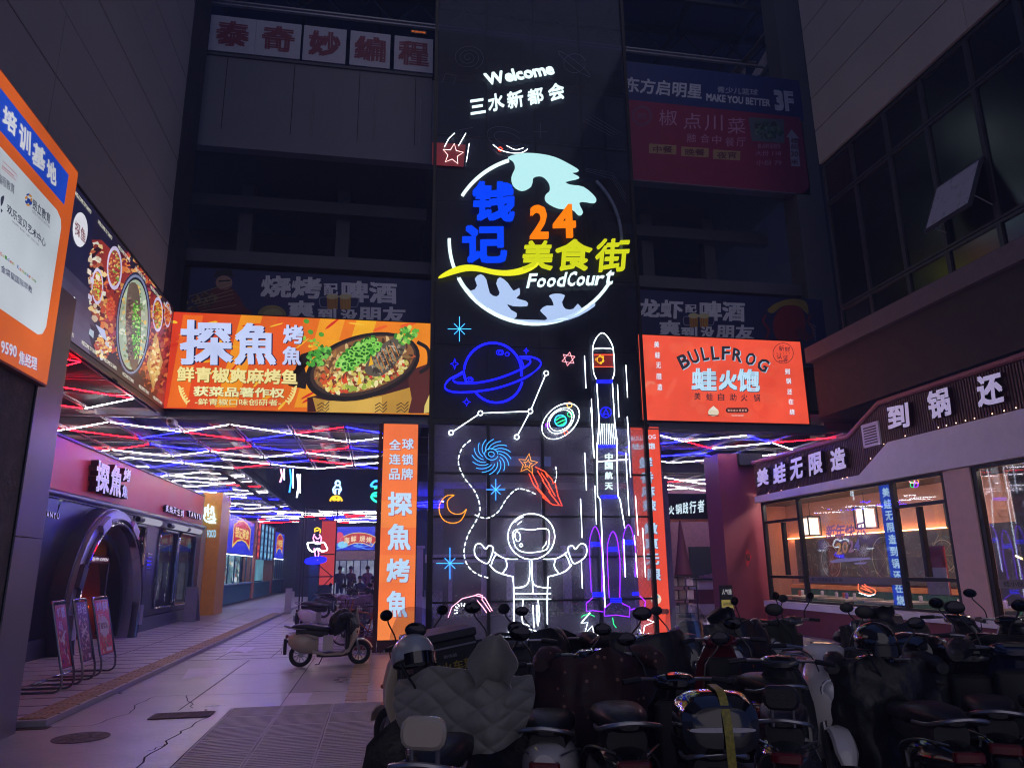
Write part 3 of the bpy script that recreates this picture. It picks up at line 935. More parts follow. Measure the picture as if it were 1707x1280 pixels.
# pot
pr.line(zl(z, [(1545, 255), (1610, 300), (1612, 400), (1560, 440)]), 6, '#151010', 2.4, smooth=4)
pr.poly(zl(z, [(840, 330), (935, 300), (900, 370), (720, 470), (770, 520), (870, 540), (880, 470)]), '#1b1211', 2.35)
R = -16
pr.ell(*z(1215, 405), 98, 53, '#171111', 2.6, math.radians(R), 40)
pr.ell(*z(1218, 398), 91, 47, '#3a2a25', 2.7, math.radians(R), 40)
pr.ell(*z(1222, 392), 86, 43, '#8a5a34', 2.8, math.radians(R), 40)
food(pr, z, 1222, 392, 300, 135, R, ['#a9763f', '#6b4427', '#c79a5d', '#4e3421', '#b5552c', '#8d6b3d', '#d9b67c'], 420, 17, 3, 1, 2.6)
food(pr, z, 1230, 460, 270, 70, R, ['#d8c268', '#e8d98f', '#9cb043', '#c9c94f', '#d3472b', '#f0e3a6', '#7c3a22'], 220, 16, 4, 2, 1.8)
pr.poly(zl(z, [(1225, 430), (1300, 300), (1440, 210), (1475, 250), (1450, 340), (1330, 460)]), '#5d5448', 4.95, smooth=3)
food(pr, z, 1360, 350, 115, 55, -48, ['#8f8576', '#5b5147', '#b7ac9a', '#3c352e', '#a08a5b'], 140, 12, 5, 3, 3)
for k in range(6): pr.line(zl(z, [(1290+k*22, 330-k*14), (1335+k*20, 440-k*20)]), 1.3, '#cf7d34', 6)
food(pr, z, 1190, 330, 150, 62, -32, ['#3f9a2c', '#57b53a', '#2d7421', '#7ccb4b', '#a4e06e', '#1f5218'], 260, 16, 6.1, 4, 1.3)
for _ in range(46):
    a = q.uniform(0, 6.28); r = q.random()**.5
    x, y = 1185+130*r*math.cos(a), 335+52*r*math.sin(a)-(130*r*math.cos(a))*0.45
    pr.ell(*z(x, y), 4.6, 4.2, '#8ddb5c', 7.1, 0, 8); pr.ell(*z(x+1, y+1), 2.4, 2.2, '#2c6a1f', 7.2, 0, 6)
food(pr, z, 950, 340, 85, 50, -35, ['#4aa235', '#77c653', '#2f7425'], 60, 15, 6.2, 5, 1.4)
food(pr, z, 1480, 215, 75, 45, -30, ['#5fb53c', '#8fd05c', '#37802b', '#c7dd64'], 60, 14, 6.2, 6, 1.4)
food(pr, z, 900, 250, 55, 22, 20, ['#6fbf3f', '#9cc943'], 14, 9, 6.2, 8, 1.5)
food(pr, z, 1020, 500, 70, 45, 30, ['#e2b04a', '#d2532c', '#f0d06a', '#7b3a2a'], 50, 13, 5.2, 7, 1.8)
for p in ((1110, 500), (1265, 390), (1195, 505)): pr.poly(zl(z, [(p[0], p[1]-55), (p[0]+16, p[1]), (p[0]-14, p[1]+12)]), q.choice(['#f0b52a', '#e04b1f']), 7)
for (x, y) in ((875, 130), (900, 195), (965, 210)): pr.ell(*z(x, y), 5, 4, '#4d9c35', 6.5, 0.4, 7)
# lettering
SH = '#17204a'
zt(pr, z, '探', (105, 392), (430, 396), (112, 120), '#c9d6ff', 0.045, 8, SH, (7, 4))
zt(pr, z, '魚', (436, 393), (692, 396), (442, 138), '#c9d6ff', 0.045, 8, SH, (7, 4))
zt(pr, z, '烤', (733, 264), (855, 268), (735, 150), '#c9d6ff', 0.045, 8, SH, (5, 3))
zt(pr, z, '魚', (728, 393), (842, 396), (731, 280), '#c9d6ff', 0.045, 8, SH, (5, 3))
zt(pr, z, '鲜青椒爽麻烤鱼', (90, 495), (820, 514), (94, 402), '#f4e59b', 0.04, 8, '#7a5512', (3, 4))
zt(pr, z, '获菜品著作权', (190, 582), (742, 594), (192, 522), '#f1edb1', 0.04, 8, '#8a4a14', (3, 3))
zt(pr, z, '-鲜青椒口味创研者-', (200, 636), (722, 642), (200, 596), '#f0e2a0', 0.02, 8, '#8a4a14', (2, 2))
for s, x in ((1, 105), (-1, 812)):
    for k in range(7):
        y = 530+k*15; xx = x+s*(k*k*1.1); pr.ell(*z(xx+s*4, y), 4.2, 1.7, '#f3dc86', 8, (0.9 if s > 0 else -0.9)+k*0.1*s, 8)
        if k > 0: pr.ell(*z(xx+s*16, y-6), 3.6, 1.5, '#f3dc86', 8, (-0.6 if s > 0 else 0.6), 8)
pr.build('print', M_lit, t)

# --- red frog billboard
t, (u0, v0, u1, v1) = lightbox('billboard', 'backlit red billboard reading BULLFROG over the right passage', PB, [(1064, 559), (1332, 570), (1349, 707), (1071, 700)], 0.22, M_black)
pr = Print(PB); z = Z(1040, 480, 4.267)
pr.faceuv([(u0, v0), (u1, v0), (u1, v1), (u0, v1)], '#f3553c', 0)
q = random.Random(9)
for _ in range(40): pr.ell(*z(q.uniform(160, 1180), q.uniform(390, 920)), q.uniform(6, 22), q.uniform(4, 12), q.choice(['#f55b41', '#f04f38', '#f65f45']), 1, q.uniform(0, 3), 10)
pr.poly(zl(z, [(140, 700), (165, 660), (215, 665), (225, 690), (190, 680), (150, 715)]), '#f47a62', 1.5)
D = '#2c2a35'; LB = '#a9cbe8'
for ch, tl, bl, br in (('B', (372, 492), (415, 582), (478, 548)), ('U', (447, 452), (484, 543), (546, 524)), ('L', (540, 425), (562, 521), (608, 511)), ('L', (614, 416), (626, 514), (680, 509)), ('F', (696, 415), (694, 511), (752, 511)), ('R', (778, 424), (768, 513), (834, 533)), ('O', (885, 450), (853, 534), (916, 562)), ('G', (975, 490), (935, 572), (1002, 606))):
    zt(pr, z, ch, bl, br, tl, D, 0.03, 4, LB, (6, 5))
zt(pr, z, '蛙', (480, 728), (658, 730), (482, 570), '#bfe6ff', 0.06, 5, '#46536b', (3, 5))
zt(pr, z, '火', (672, 725), (805, 727), (676, 585), '#bfe6ff', 0.06, 5, '#46536b', (3, 5))
zt(pr, z, '饱', (805, 738), (966, 740), (806, 575), '#bfe6ff', 0.06, 5, '#46536b', (3, 5))
for ch, x, y in zip('美蛙自助火锅', (522, 608, 690, 777, 855, 945), (770, 773, 775, 778, 780, 783)): zbox(pr, z, ch, x-23, y-26, x+23, y+26, D, 0.015, 4)
for ch, x, y in zip('美蛙无限造', (232, 238, 245, 250, 255), (402, 477, 550, 630, 705)): zbox(pr, z, ch, x-18, y-22, x+18, y+22, '#f5eefc', 0.03, 4, '#7b5a80', (2, 2))
for ch, x, y in zip('到锅还在烧', (1162, 1170, 1178, 1187, 1195), (595, 662, 738, 808, 882)): zbox(pr, z, ch, x-18, y-20, x+18, y+20, '#f5eefc', 0.03, 4, '#7b5a80', (2, 2))
pr.line([q_ for q_ in ellpts(*z(1132, 465), 17, 17)], 0.9, '#4a2430', 3, closed=True)
for ch, x, y in (('新', 1120, 430), ('鲜', 1163, 437), ('认', 1105, 487), ('证', 1150, 497)): zbox(pr, z, ch, x-19, y-19, x+19, y+19, '#4a2430', 0.01, 3)
zbox(pr, z, '· · · · ·', 1085, 462, 1180, 468, '#4a2430', 0.02, 3); zbox(pr, z, '*****', 1100, 515, 1160, 528, '#4a2430', 0.02, 3)
pr.ell(*z(636, 885), 9, 6.5, '#e9d9c0', 3); pr.poly(zl(z, [(602, 868), (636, 838), (672, 870)]), '#f2e9da', 3.2); pr.line(zl(z, [(598, 905), (674, 908)]), 1.5, '#4a2430', 3.4)
for k in range(7): pr.ell(*z(745+k*20, 870), 5, 4.4, '#4a2022', 3); zbox(pr, z, '美味蛙火锅堂到'[k], 738+k*20, 862, 752+k*20, 880, '#f0b0a0', 0.02, 4)
zbox(pr, z, '到店现捞活蛙现做', 765, 900, 850, 914, '#f5d9d0', 0.0, 3)
pr.build('print', M_lit, t)

# --- vertical light boxes
PV = Plane('Y', 16.0)
def vert_box(label, quad, body):
    t, b = lightbox('vertical_sign', label, PV, quad, 0.18, body); return t, b
t, (u0, v0, u1, v1) = vert_box('tall narrow orange light box with pale blue fish lettering left of the neon screen', [(640, 706), (697, 706), (690, 1065), (630, 1065)], mat('maroon_metal', '#4c2530', 0.4, metal=0.3))
B('stand', (u0-0.1, 15.98, 0.0), (u0-0.021, 16.2, v1), _mats['maroon_metal'], t)
B('foot', (u0, 15.99, 0.0), (u1, 16.19, v0-0.025), _mats['maroon_metal'], t)
pr = Print(PV); z = Z(620, 680, 3.2)
pr.faceuv([(u0, v0), (u1, v0), (u1, v1), (u0, v1)], '#f97a3e', 0)
for k in range(8): pr.faceuv([(u0, v0+(v1-v0)*k/8), (u1, v0+(v1-v0)*k/8), (u1, v0+(v1-v0)*(k+1)/8), (u0, v0+(v1-v0)*(k+1)/8)], ('#fd8a45', '#f97a3e', '#fb8141', '#f5743c')[k % 4], 0.5)
for ch, x, y, w, h in (('全', 123, 195, 62, 56), ('球', 192, 192, 62, 58), ('连', 122, 273, 62, 56), ('锁', 190, 275, 62, 58), ('品', 120, 352, 58, 60), ('牌', 188, 352, 62, 62), ('探', 150, 510, 132, 128), ('魚', 145, 687, 125, 142), ('烤', 140, 865, 125, 128), ('魚', 133, 1045, 112, 142)):
    b = 0.03 if w < 100 else 0.045
    zbox(pr, z, ch, x-w/2, y-h/2, x+w/2, y+h/2, '#bfe0ff', b, 4, '#b84a5a', (3, 3))
pr.build('print', M_lit, t)
t, (u0, v0, u1, v1) = vert_box('tall narrow red light box with pale lettering behind the right edge of the neon screen', [(1050, 711), (1097, 712), (1119, 1060), (1071, 1060)], mat('lilac_metal', '#6f5f92', 0.4, metal=0.3))
B('stand', (u1+0.021, 15.98, 0.0), (u1+0.13, 16.2, 3.6), _mats['lilac_metal'], t)
pr = Print(PV); z = Z(1060, 700, 3.554)
pr.faceuv([(u0, v0), (u1, v0), (u1, v1), (u0, v1)], '#ee4f39', 0)
zt(pr, z, 'BULLFROG', (-28, 125), (118, 112), (-30, 98), '#e9e6ff', 0.03, 4)
zt(pr, z, '蛙火饱', (-22, 178), (115, 172), (-24, 140), '#cfe6ff', 0.05, 4)
for ch, x, y, in zip('鲜香麻辣嫩爽无限', (58, 64, 72, 80, 88, 92, 98, 108), (254, 340, 422, 506, 642, 728, 823, 915)):
    zbox(pr, z, ch, x-40, y-34, x+40, y+34, '#bfe0ff', 0.045, 4, '#5e4a78', (3, 3))
pr.ell(*z(118, 1060), 9, 9, '#f4d9c4', 3); pr.ell(*z(122, 1046), 3.4, 3.4, '#6aa6c8', 4); pr.ell(*z(122, 1046), 1.4, 1.4, '#20242c', 5)
for k in range(6): pr.ell(*z(85+k*19, 1133), 4.4, 4.8, '#5a2a2c', 3)
pr.build('print', M_lit, t)

# --- dark food light box on the left wall
PL = Plane('L', -4.50)
t, (u0, v0, u1, v1) = lightbox('light_box', 'long backlit food poster box with grilled fish dish on the left wall above the passage', PL, [(118, 300), (288, 520), (273, 682), (84, 545)], 0.05, M_black)
pr = Print(PL); pr.clip = (u0, v0, u1, v1); z = Z(0, 400, 4.267)
pr.grad((u0, v1), (u1, v1), (u1, v0), (u0, v0), '#1a1c3c', '#2a1a22', 6, 0, raw=True)
for k in range(6): pr.faceuv([(u0, v0+k*.16), (u0+1.5, v0+k*.16), (u0+1.3, v0+(k+1)*.16), (u0, v0+(k+1)*.16)], tuple((0.10-0.012*k, 0.085-0.01*k, 0.16-0.016*k)), 0.5)
pr.poly(zl(z, [(650, 0), (720, 0), (1225, 520), (1165, 1180), (690, 560), (740, 330)]), '#8f2f2a', 1)
food(pr, z, 930, 500, 210, 420, 0, ['#b8462f', '#7d2030', '#d0703a', '#5b1626', '#a13a56', '#c98a4a', '#e3a45b'], 420, 20, 1.1, 21, 1.8)
food(pr, z, 1110, 760, 120, 340, 0, ['#7d2030', '#4a1420', '#a34a35', '#c46a3a', '#331018'], 220, 20, 1.1, 22, 1.8)
food(pr, z, 690, 300, 55, 280, 0, ['#c8b39a', '#a6533a', '#d6d2c2', '#7a2c2a', '#2a1420', '#e4c48a'], 120, 22, 1.2, 26, 1.5)
for (cx, cy, rx, ry, cols, sd) in ((812, 200, 52, 150, ['#b04a38', '#d78a4a', '#8b2a3c', '#e0c07a', '#6fa040'], 31), (1120, 530, 36, 120, ['#c8862f', '#e0b34a', '#7aa33a', '#a04a2a'], 32), (690, 330, 40, 125, ['#a3c04a', '#c2553a', '#dfae5a'], 33), (785, 490, 36, 110, ['#c93a2c', '#d9623a'], 34), (1190, 530, 22, 90, ['#a83a2a', '#d08040'], 35)):
    if sd not in (34,): pr.ell(*z(cx, cy), rx/4.1, ry/4.1, '#c9bfe0', 2, 0, 24)
    pr.ell(*z(cx, cy), rx/5, ry/5, '#a0402f', 2.2, 0, 20)
    food(pr, z, cx, cy, rx*.8, ry*.8, 0, cols, 110, 8, 2.3, sd, 1.5)
pr.ell(*z(945, 600), 29, 87, '#2c2f4a', 3, 0.05, 36); pr.ell(*z(945, 600), 27.5, 83, '#7d86a8', 3.1, 0.05, 36); pr.ell(*z(945, 602), 25.5, 79, '#1e2030', 3.2, 0.05, 36)
pr.ell(*z(945, 602), 24, 75, '#a7b8a0', 3.3, 0.05, 36)
food(pr, z, 945, 600, 92, 300, 0, ['#b9c9b0', '#d9e0c6', '#8aa27f', '#c2a86a', '#e8c46a', '#6b8b5a'], 200, 13, 3.4, 36, 1.8)
pr.poly(zl(z, [(905, 350), (945, 300), (985, 360), (1000, 600), (985, 850), (950, 930), (915, 850), (890, 600)]), '#6b5a50', 4.5, smooth=3)
food(pr, z, 920, 620, 26, 260, 0, ['#8a7566', '#5a4a42', '#a08a72', '#4a3c38'], 90, 12, 4.6, 37, 2)
food(pr, z, 965, 640, 28, 220, 0, ['#5fb53c', '#8fe05c', '#37902b', '#b7ee84'], 170, 8, 5.6, 38, 1.2)
pr.poly(zl(z, [(1105, 660), (1155, 870), (1085, 1070), (1040, 880)]), '#b8945a', 5)
food(pr, z, 1100, 870, 34, 130, 0, ['#e6c47a', '#d08040', '#a3532c', '#f0dca0'], 60, 12, 5.1, 39, 1.5)
pr.poly(zl(z, [(1120, 690), (1140, 870), (1085, 1030), (1060, 880)]), '#dca860', 5.05)
food(pr, z, 730, 760, 55, 90, 0, ['#d08a4a', '#c8c8d6', '#b34a3a', '#e8b05a', '#f0e0b0'], 80, 14, 3.2, 40, 1.6)
pr.poly(zl(z, [(675, 600), (740, 640), (760, 720), (720, 690)]), '#b8bfe0', 4); pr.poly(zl(z, [(635, 630), (665, 650), (660, 700), (628, 668)]), '#a8b8c8', 4)
for (x, y) in ((620, 200), (640, 260), (650, 350), (625, 380), (680, 240)): pr.poly(zl(z, [(x, y), (x+26, y+20), (x+24, y+56), (x-2, y+36)]), q.choice(['#c8c0d8', '#a56a4a', '#e0d0c0']), 4)
pr.ell(133, 383, 12.5, 29, '#dfe0ea', 3); zz = Z(0, 0, 1)
zt(pr, zz, '探鱼', (124, 390), (142, 408), (124, 366), '#7a4a50', 0.02, 4)
for k in range(3): pr.line(zl(z, [(478+k*3-5, 460+k*45), (528+k*0-6*k, 408+k*48)]), 3.0, '#e8e8f4', 3)
for i in range(6):
    a = 0.03+i*0.165
    P0 = (u0+(u1-u0)*a, v0+0.08); pr.text('WELCOME TO TANYU', P0, (P0[0]+0.62, P0[1]), (P0[0], P0[1]+0.06), '#e6e2d0', 0.02, 6, raw=True)
    P0 = (u0+(u1-u0)*a, v1-0.14); pr.text('WELCOME TO TANYU', P0, (P0[0]+0.62, P0[1]), (P0[0], P0[1]+0.06), '#e6e2d0', 0.02, 6, raw=True)
pr.build('print', lit_print('lit_food', 0.572, 0.2, 1.2), t)
B('lower_rail', (-4.62, 10.4, 4.80), (-4.47, 16.0, 4.897), M_beam, t)

# --- training school light box on the column
PC = Plane('L', -3.66)
t = thing('light_box', 'orange framed white light box of training school logos at the far left column', 'sign', (-3.7, 7.2, 3.6))
B('case', (-3.74, 4.6, 3.64), (-3.665, 8.60, 6.28), mat('box_edge', '#8a4a44', 0.5), t)
pr = Print(PC); z = Z(0, 100, 3.8795)
Y0, Y1, za, zb = 4.62, 8.58, 3.66, 6.26
pr.faceuv([(Y0, za), (Y1, za), (Y1, zb), (Y0, zb)], '#f06a1e', 0)
pr.faceuv([(Y0, 5.72), (8.35, 5.72), (8.35, 6.10), (Y0, 6.10)], '#1d50dc', 1)
rr = []
for (cx, cy, a0) in ((8.22, 5.43, 0), (8.22, 4.30, 270)):
    pass
rr = [(Y0, 4.12), (8.2, 4.12), (8.3, 4.16), (8.36, 4.26), (8.36, 5.44), (8.32, 5.53), (8.2, 5.58), (Y0, 5.58)]
pr.faceuv(rr, '#dfe9f4', 1)
zt(pr, z, '地', (298, 780), (360, 822), (297, 632), '#f4f6ff', 0.05, 4)
zt(pr, z, '基', (200, 665), (285, 725), (208, 520), '#f4f6ff', 0.05, 4)
zt(pr, z, '训', (115, 560), (190, 625), (122, 400), '#f4f6ff', 0.05, 4)
zt(pr, z, '培', (8, 420), (98, 505), (18, 280), '#f4f6ff', 0.05, 4)
zt(pr, z, '昂立教育', (205, 965), (318, 1065), (208, 895), '#3a3f55', 0.02, 4)
zt(pr, z, 'ONLY EDUCATION', (203, 985), (316, 1090), (204, 968), '#666a7c', 0.0, 4)
for k in range(7):
    a = k*0.9; pr.ell(*z(180+17*math.cos(a), 905+34*math.sin(a)), 1.9, 3.2, ('#e89a2a', '#2a4aa8')[k % 2], 4, a, 8)
pr.poly(zl(z, [(172, 890), (205, 912), (200, 935), (180, 925), (165, 935)]), '#2a4aa8', 4)
zt(pr, z, '欢乐宝贝艺术中心', (38, 985), (288, 1215), (42, 925), '#3a3f55', 0.02, 4)
zt(pr, z, 'HAPPY BABY ART CENTER', (75, 1050), (245, 1205), (76, 1036), '#666a7c', 0.0, 4)
zt(pr, z, '编程教育', (-20, 790), (88, 870), (-20, 725), '#4a4f62', 0.01, 4)
pr.line(zl(z, [(8, 700), (15, 655), (100, 740), (98, 780), (8, 700)]), 0.8, '#c83a4a', 4); pr.line(zl(z, [(15, 690), (85, 752)]), 1.2, '#c83a4a', 4)
pr.poly(zl(z, [(0, 890), (22, 880), (14, 925), (0, 945)]), '#3a3f55', 4, smooth=3); pr.poly(zl(z, [(0, 960), (12, 975), (0, 990)]), '#3a3f55', 4)
z = Z(0, 400, 4.267)
for i, ch in enumerate('Golden Kangaroo'):
    if ch == ' ': continue
    x = -6+i*17.3; y = 92+i*13.6; h = 26 if ch in 'GldK' else 19
    zt(pr, z, ch, (x, y+14), (x+14, y+25), (x, y+14-h), ['#d05a4a', '#b0a030', '#5a9a50', '#4a6ab0'][i % 4], 0.02, 4)
zt(pr, z, '金袋鼠国际早教', (0, 225), (222, 383), (2, 172), '#4a4f72', 0.02, 4)
zt(pr, z, '9590', (0, 800), (112, 838), (2, 712), '#f2ecff', 0.03, 4, '#3a5ac8', (3, 3))
zt(pr, z, '焦经理', (126, 880), (256, 930), (130, 782), '#f2ecff', 0.03, 4, '#3a5ac8', (3, 3))
pr.build('print', lit_print('lit_school', 0.373, 0.22, 0.8), t)

# ------------------------------------------------------------------ unlit banners on the galleries
PG = Plane('Y', 17.40)
NV = '#262c66'
def sheet(name, label, pl, quad, m=None, th=0.03):
    us = [pl.uv(*p) for p in quad]
    u0, u1 = min(u[0] for u in us), max(u[0] for u in us); v0, v1 = min(u[1] for u in us), max(u[1] for u in us)
    t = thing(name, label, 'banner' if 'banner' in name else 'sign', tuple(pl.w((u0+u1)/2, v0)))
    B('backing', tuple(pl.w(u0, v0, -th)), tuple(pl.w(u1, v1, 0)), m or M_floor, t)
    return t, (u0, v0, u1, v1)
def beer(pr, z, x0, y0, x1, y1):
    w, h = x1-x0, y1-y0
    for s, c in ((0.18, '#b98a3a'), (0.52, '#c49a44')):
        pr.poly(zl(z, [(x0+w*s, y0+h*.15), (x0+w*(s+.3), y0+h*.15), (x0+w*(s+.28), y1), (x0+w*(s+.02), y1)]), c, 4)
        for k in range(3): pr.line(zl(z, [(x0+w*(s+.06+k*.08), y0+h*.3), (x0+w*(s+.06+k*.08), y1-4)]), 0.9, '#b8523a', 5)
        pr.ell(*z(x0+w*(s+.15), y0+h*.15), w*.17/4, h*.18/4, '#d8cf9a', 5)
    pr.line(zl(z, [(x0+w*.18, y0+h*.2), (x0, y0+h*.25), (x0+w*.02, y0+h*.8), (x0+w*.19, y0+h*.85)]), 1.6, '#8c90a8', 4, smooth=3)
    pr.line(zl(z, [(x0+w*.82, y0+h*.2), (x1, y0+h*.25), (x1-w*.03, y0+h*.8), (x0+w*.81, y0+h*.85)]), 1.6, '#8c90a8', 4, smooth=3)
t, (u0, v0, u1, v1) = sheet('banner', 'unlit navy banner advertising barbecue and beer above the orange fish billboard', PG, [(318, 447), (722, 468), (722, 590), (318, 590)])
pr = Print(PG); z = Z(300, 420, 3.88)
pr.faceuv([(u0, v0), (u1, v0), (u1, v1), (u0, v1)], NV, 0)
TX = '#dfe1ec'
zt(pr, z, '烧烤', (520, 292), (915, 306), (525, 150), TX, 0.05, 4)
zbox(pr, z, '配', 930, 205, 1022, 282, TX, 0.04, 4)
zt(pr, z, '啤酒', (1045, 322), (1405, 338), (1045, 183), TX, 0.05, 4)
zbox(pr, z, '爽', 698, 315, 872, 430, TX, 0.05, 4); zbox(pr, z, '到', 890, 366, 1012, 446, TX, 0.05, 4); zbox(pr, z, '没', 1038, 372, 1148, 452, TX, 0.05, 4)
zt(pr, z, '朋友', (1150, 462), (1462, 468), (1152, 350), TX, 0.05, 4)
beer(pr, z, 905, 275, 1152, 372)
# generic cook with skewers
pr.poly(zl(z, [(190, 260), (290, 215), (370, 270), (420, 360), (460, 400), (120, 395)]), '#6d2230', 2, smooth=3)
pr.ell(*z(285, 200), 14, 12, '#b08a78', 3); pr.poly(zl(z, [(215, 165), (240, 120), (330, 115), (350, 165), (300, 150)]), '#1a1520', 4)
pr.line(zl(z, [(250, 190), (325, 186)]), 2.6, '#14141c', 4.5)
for k in range(7): pr.line(zl(z, [(60+k*12, 290+k*16), (330+k*6, 200+k*24)]), 1.4, q.choice(['#8a7a5a', '#7a3a30', '#9a8a6a']), 4)
food(pr, z, 140, 320, 100, 50, -15, ['#7a6a50', '#5a3028', '#8a7a4a', '#3a2a28'], 60, 13, 3, 51)
pr.ell(*z(595, 410), 24, 17, '#9a8c58', 3); pr.ell(*z(600, 415), 17, 12, '#b5a870', 3.4)
pr.build('print', M_ban, t)
t, (u0, v0, u1, v1) = sheet('banner', 'unlit navy banner advertising lobster and beer above the red frog billboard', PG, [(1048, 492), (1370, 500), (1375, 600), (1048, 600)])
pr = Print(PG); z = Z(1040, 480, 4.267)
pr.faceuv([(u0, v0), (u1, v0), (u1, v1), (u0, v1)], '#20265a', 0)
zt(pr, z, '龙虾', (88, 208), (418, 222), (95, 75), TX, 0.05, 4)
zbox(pr, z, '配', 435, 118, 517, 178, TX, 0.04, 4)
zt(pr, z, '啤酒', (538, 232), (862, 242), (538, 90), TX, 0.05, 4)
zbox(pr, z, '爽', 250, 230, 402, 346, TX, 0.05, 4); zbox(pr, z, '到', 405, 278, 522, 356, TX, 0.05, 4); zbox(pr, z, '没', 545, 275, 642, 362, TX, 0.05, 4)
zt(pr, z, '朋友', (652, 366), (926, 370), (655, 258), TX, 0.05, 4)
beer(pr, z, 425, 185, 640, 280)
pr.poly(zl(z, [(1060, 250), (1120, 140), (1240, 130), (1290, 220), (1270, 340), (1180, 390), (1090, 370)]), '#8a1f2e', 2, smooth=3)
pr.poly(zl(z, [(1020, 160), (1080, 110), (1180, 80), (1290, 95), (1310, 190), (1240, 130), (1130, 130), (1060, 180)]), '#a08a34', 3, smooth=3)
for x in (1010, 1330): pr.line(zl(z, [(x, 190), (x-20, 240), (x+20, 300), (x, 360)]), 4, '#7a2434', 2, smooth=3)
pr.ell(*z(1270, 330), 14, 8, '#6a2a3a', 3, 0.8)
for k in range(5): pr.line(zl(z, [(1320+k*8, 250+k*22), (1365, 280+k*24)]), 1.2, '#7a7c90', 4, smooth=0)
pr.build('print', M_ban, t)

t, (u0, v0, u1, v1) = sheet('wall_sign', 'dark blue basketball school sign reading 3F above the red restaurant banner', PG, [(1038, 118), (1332, 135), (1336, 192), (1040, 172)])
pr = Print(PG); z = Z(1030, 100, 5.02)
pr.faceuv([(u0, v0), (u1, v0), (u1, v1), (u0, v1)], '#1b2d6c', 0)
zt(pr, z, '东方启明星', (50, 268), (700, 332), (62, 140), '#c3c8d8', 0.035, 4)
zt(pr, z, '青少儿篮球', (830, 275), (1170, 302), (832, 222), '#a8aec6', 0.02, 4)
zt(pr, z, 'MAKE YOU BETTER', (738, 345), (1275, 395), (740, 282), '#c3c8d8', 0.05, 4)
zt(pr, z, '3F', (1315, 425), (1480, 440), (1298, 250), '#c3c8d8', 0.07, 4)
pr.build('print', M_ban, t)
t, (u0, v0, u1, v1) = sheet('banner', 'dim red restaurant banner with cream menu tabs and an arrow reading 30', PG, [(1043, 173), (1336, 194), (1346, 320), (1048, 300)], mat('banner_rim', '#7b7482', 0.6))
pr = Print(PG); z = Z(1030, 100, 5.02)
e = 0.25
pr.faceuv([(u0+.03, v0+.03), (u1-e, v0+.03), (u1-.03, v0+e), (u1-.03, v1-e), (u1-.1, v1-.05), (u0+.03, v1-.05)], '#8c2049', 0.5)
RW_ = '#c08ab0'
for ch, x, y in zip('椒点川菜', (420, 622, 800, 992), (492, 520, 535, 560)): zbox(pr, z, ch, x-75, y-72, x+75, y+60, RW_, 0.0, 4)
for ch, x, y in zip('融合中餐厅', (615, 728, 826, 935, 1030), (655, 660, 670, 688, 690)): zbox(pr, z, ch, x-38, y-36, x+38, y+36, RW_, 0.0, 4)
for s, x, y in (('中餐', 375, 748), ('晚餐', 645, 772), ('夜宵', 910, 797)):
    pr.poly(zl(z, [(x-115, y-46), (x+115, y-30), (x+112, y+46), (x-115, y+34)]), '#ab8a66', 3); zbox(pr, z, s, x-82, y-26, x+82, y+32, '#5c1c34', 0.02, 4)
pr.poly(zl(z, [(1092, 482), (1390, 502), (1394, 700), (1120, 680)]), '#5a6470', 3); food(pr, z, 1255, 590, 115, 70, 5, ['#2c4a44', '#4a6a5a', '#3a3a3a', '#6a8a70'], 90, 18, 3.2, 61)
zbox(pr, z, '椒点鲜花椒鱼', 1168, 702, 1362, 745, RW_, 0.0, 4); zbox(pr, z, '大份 118', 1150, 760, 1365, 805, RW_, 0.0, 4); zbox(pr, z, '小份 79', 1155, 838, 1370, 885, RW_, 0.0, 4)
pr.poly(zl(z, [(1452, 582), (1518, 662), (1500, 660), (1526, 895), (1448, 890), (1432, 652), (1408, 648)]), '#a59cb0', 4)
for s, y in (('楼', 678), ('前', 728), ('30', 790), ('米', 855)): zbox(pr, z, s, 1446, y-22, 1506, y+22, '#5a1a3a', 0.02, 5)
pr.ell(*z(200, 470), 17, 17, '#7a4468', 3); pr.ell(*z(200, 470), 13, 13, '#8c2049', 3.2); zbox(pr, z, '椒点', 160, 440, 240, 500, '#7a4468', 0.03, 4)
pr.build('print', M_ban, t)

# five coding school boards on the parapet
PQ = Plane('Y', 17.46)
zq = Z(300, 0, 2.3704)
for ch, x0, x1, y0, y1, dx in (('泰', 122, 292, 80, 218, 'leftmost'), ('奇', 303, 472, 100, 238, 'second from the left'), ('妙', 490, 652, 124, 260, 'middle one'), ('编', 674, 828, 145, 280, 'second from the right'), ('程', 848, 998, 163, 298, 'rightmost')):
    us = [PQ.uv(*zq(x0, y0)), PQ.uv(*zq(x1, y1))]
    u0, u1 = us[0][0], us[1][0]; v0, v1 = 14.85, 15.93
    t = thing('letter_board', 'pale board with one dark red character, %s on the top parapet' % dx, 'sign', (u0, 17.46, v0), group='square character boards on the top parapet')
    B('board', (u0, 17.461, v0), (u1, 17.52, v1), mat('board_white', '#b9b9c6', 0.6, var=0.08), t)
    pr = Print(PQ); m = (u0+u1)/2
    pr.text(ch, (m-.42, v0+.17), (m+.42, v0+.17), (m-.42, v0+.95), '#7d2440', 0.06, 1, raw=True)
    pr.build('character', M_ban, t)
    for xx in (u0+.1, u1-.16): B('bracket', (xx, 17.53, v0-.1), (xx+.05, 17.6, v1), M_steel, t)
# tiny red running text far up
PR_ = Plane('Y', 18.1)
t = thing('led_ticker', 'tiny orange running text display high up behind the boards', 'display', tuple(PR_.w(*PR_.uv(700, 52))))
u, v = PR_.uv(686, 54)
B('case', (u-.02, 18.105, v-.03), (u+.44, 18.18, v+.09), M_black, t)
pr = Print(PR_); pr.text('欢迎光临', (u, v), (u+.4, v), (u, v+.06), '#ff7a20', 0.0, 1, raw=True); pr.build('text', M_lit, t)
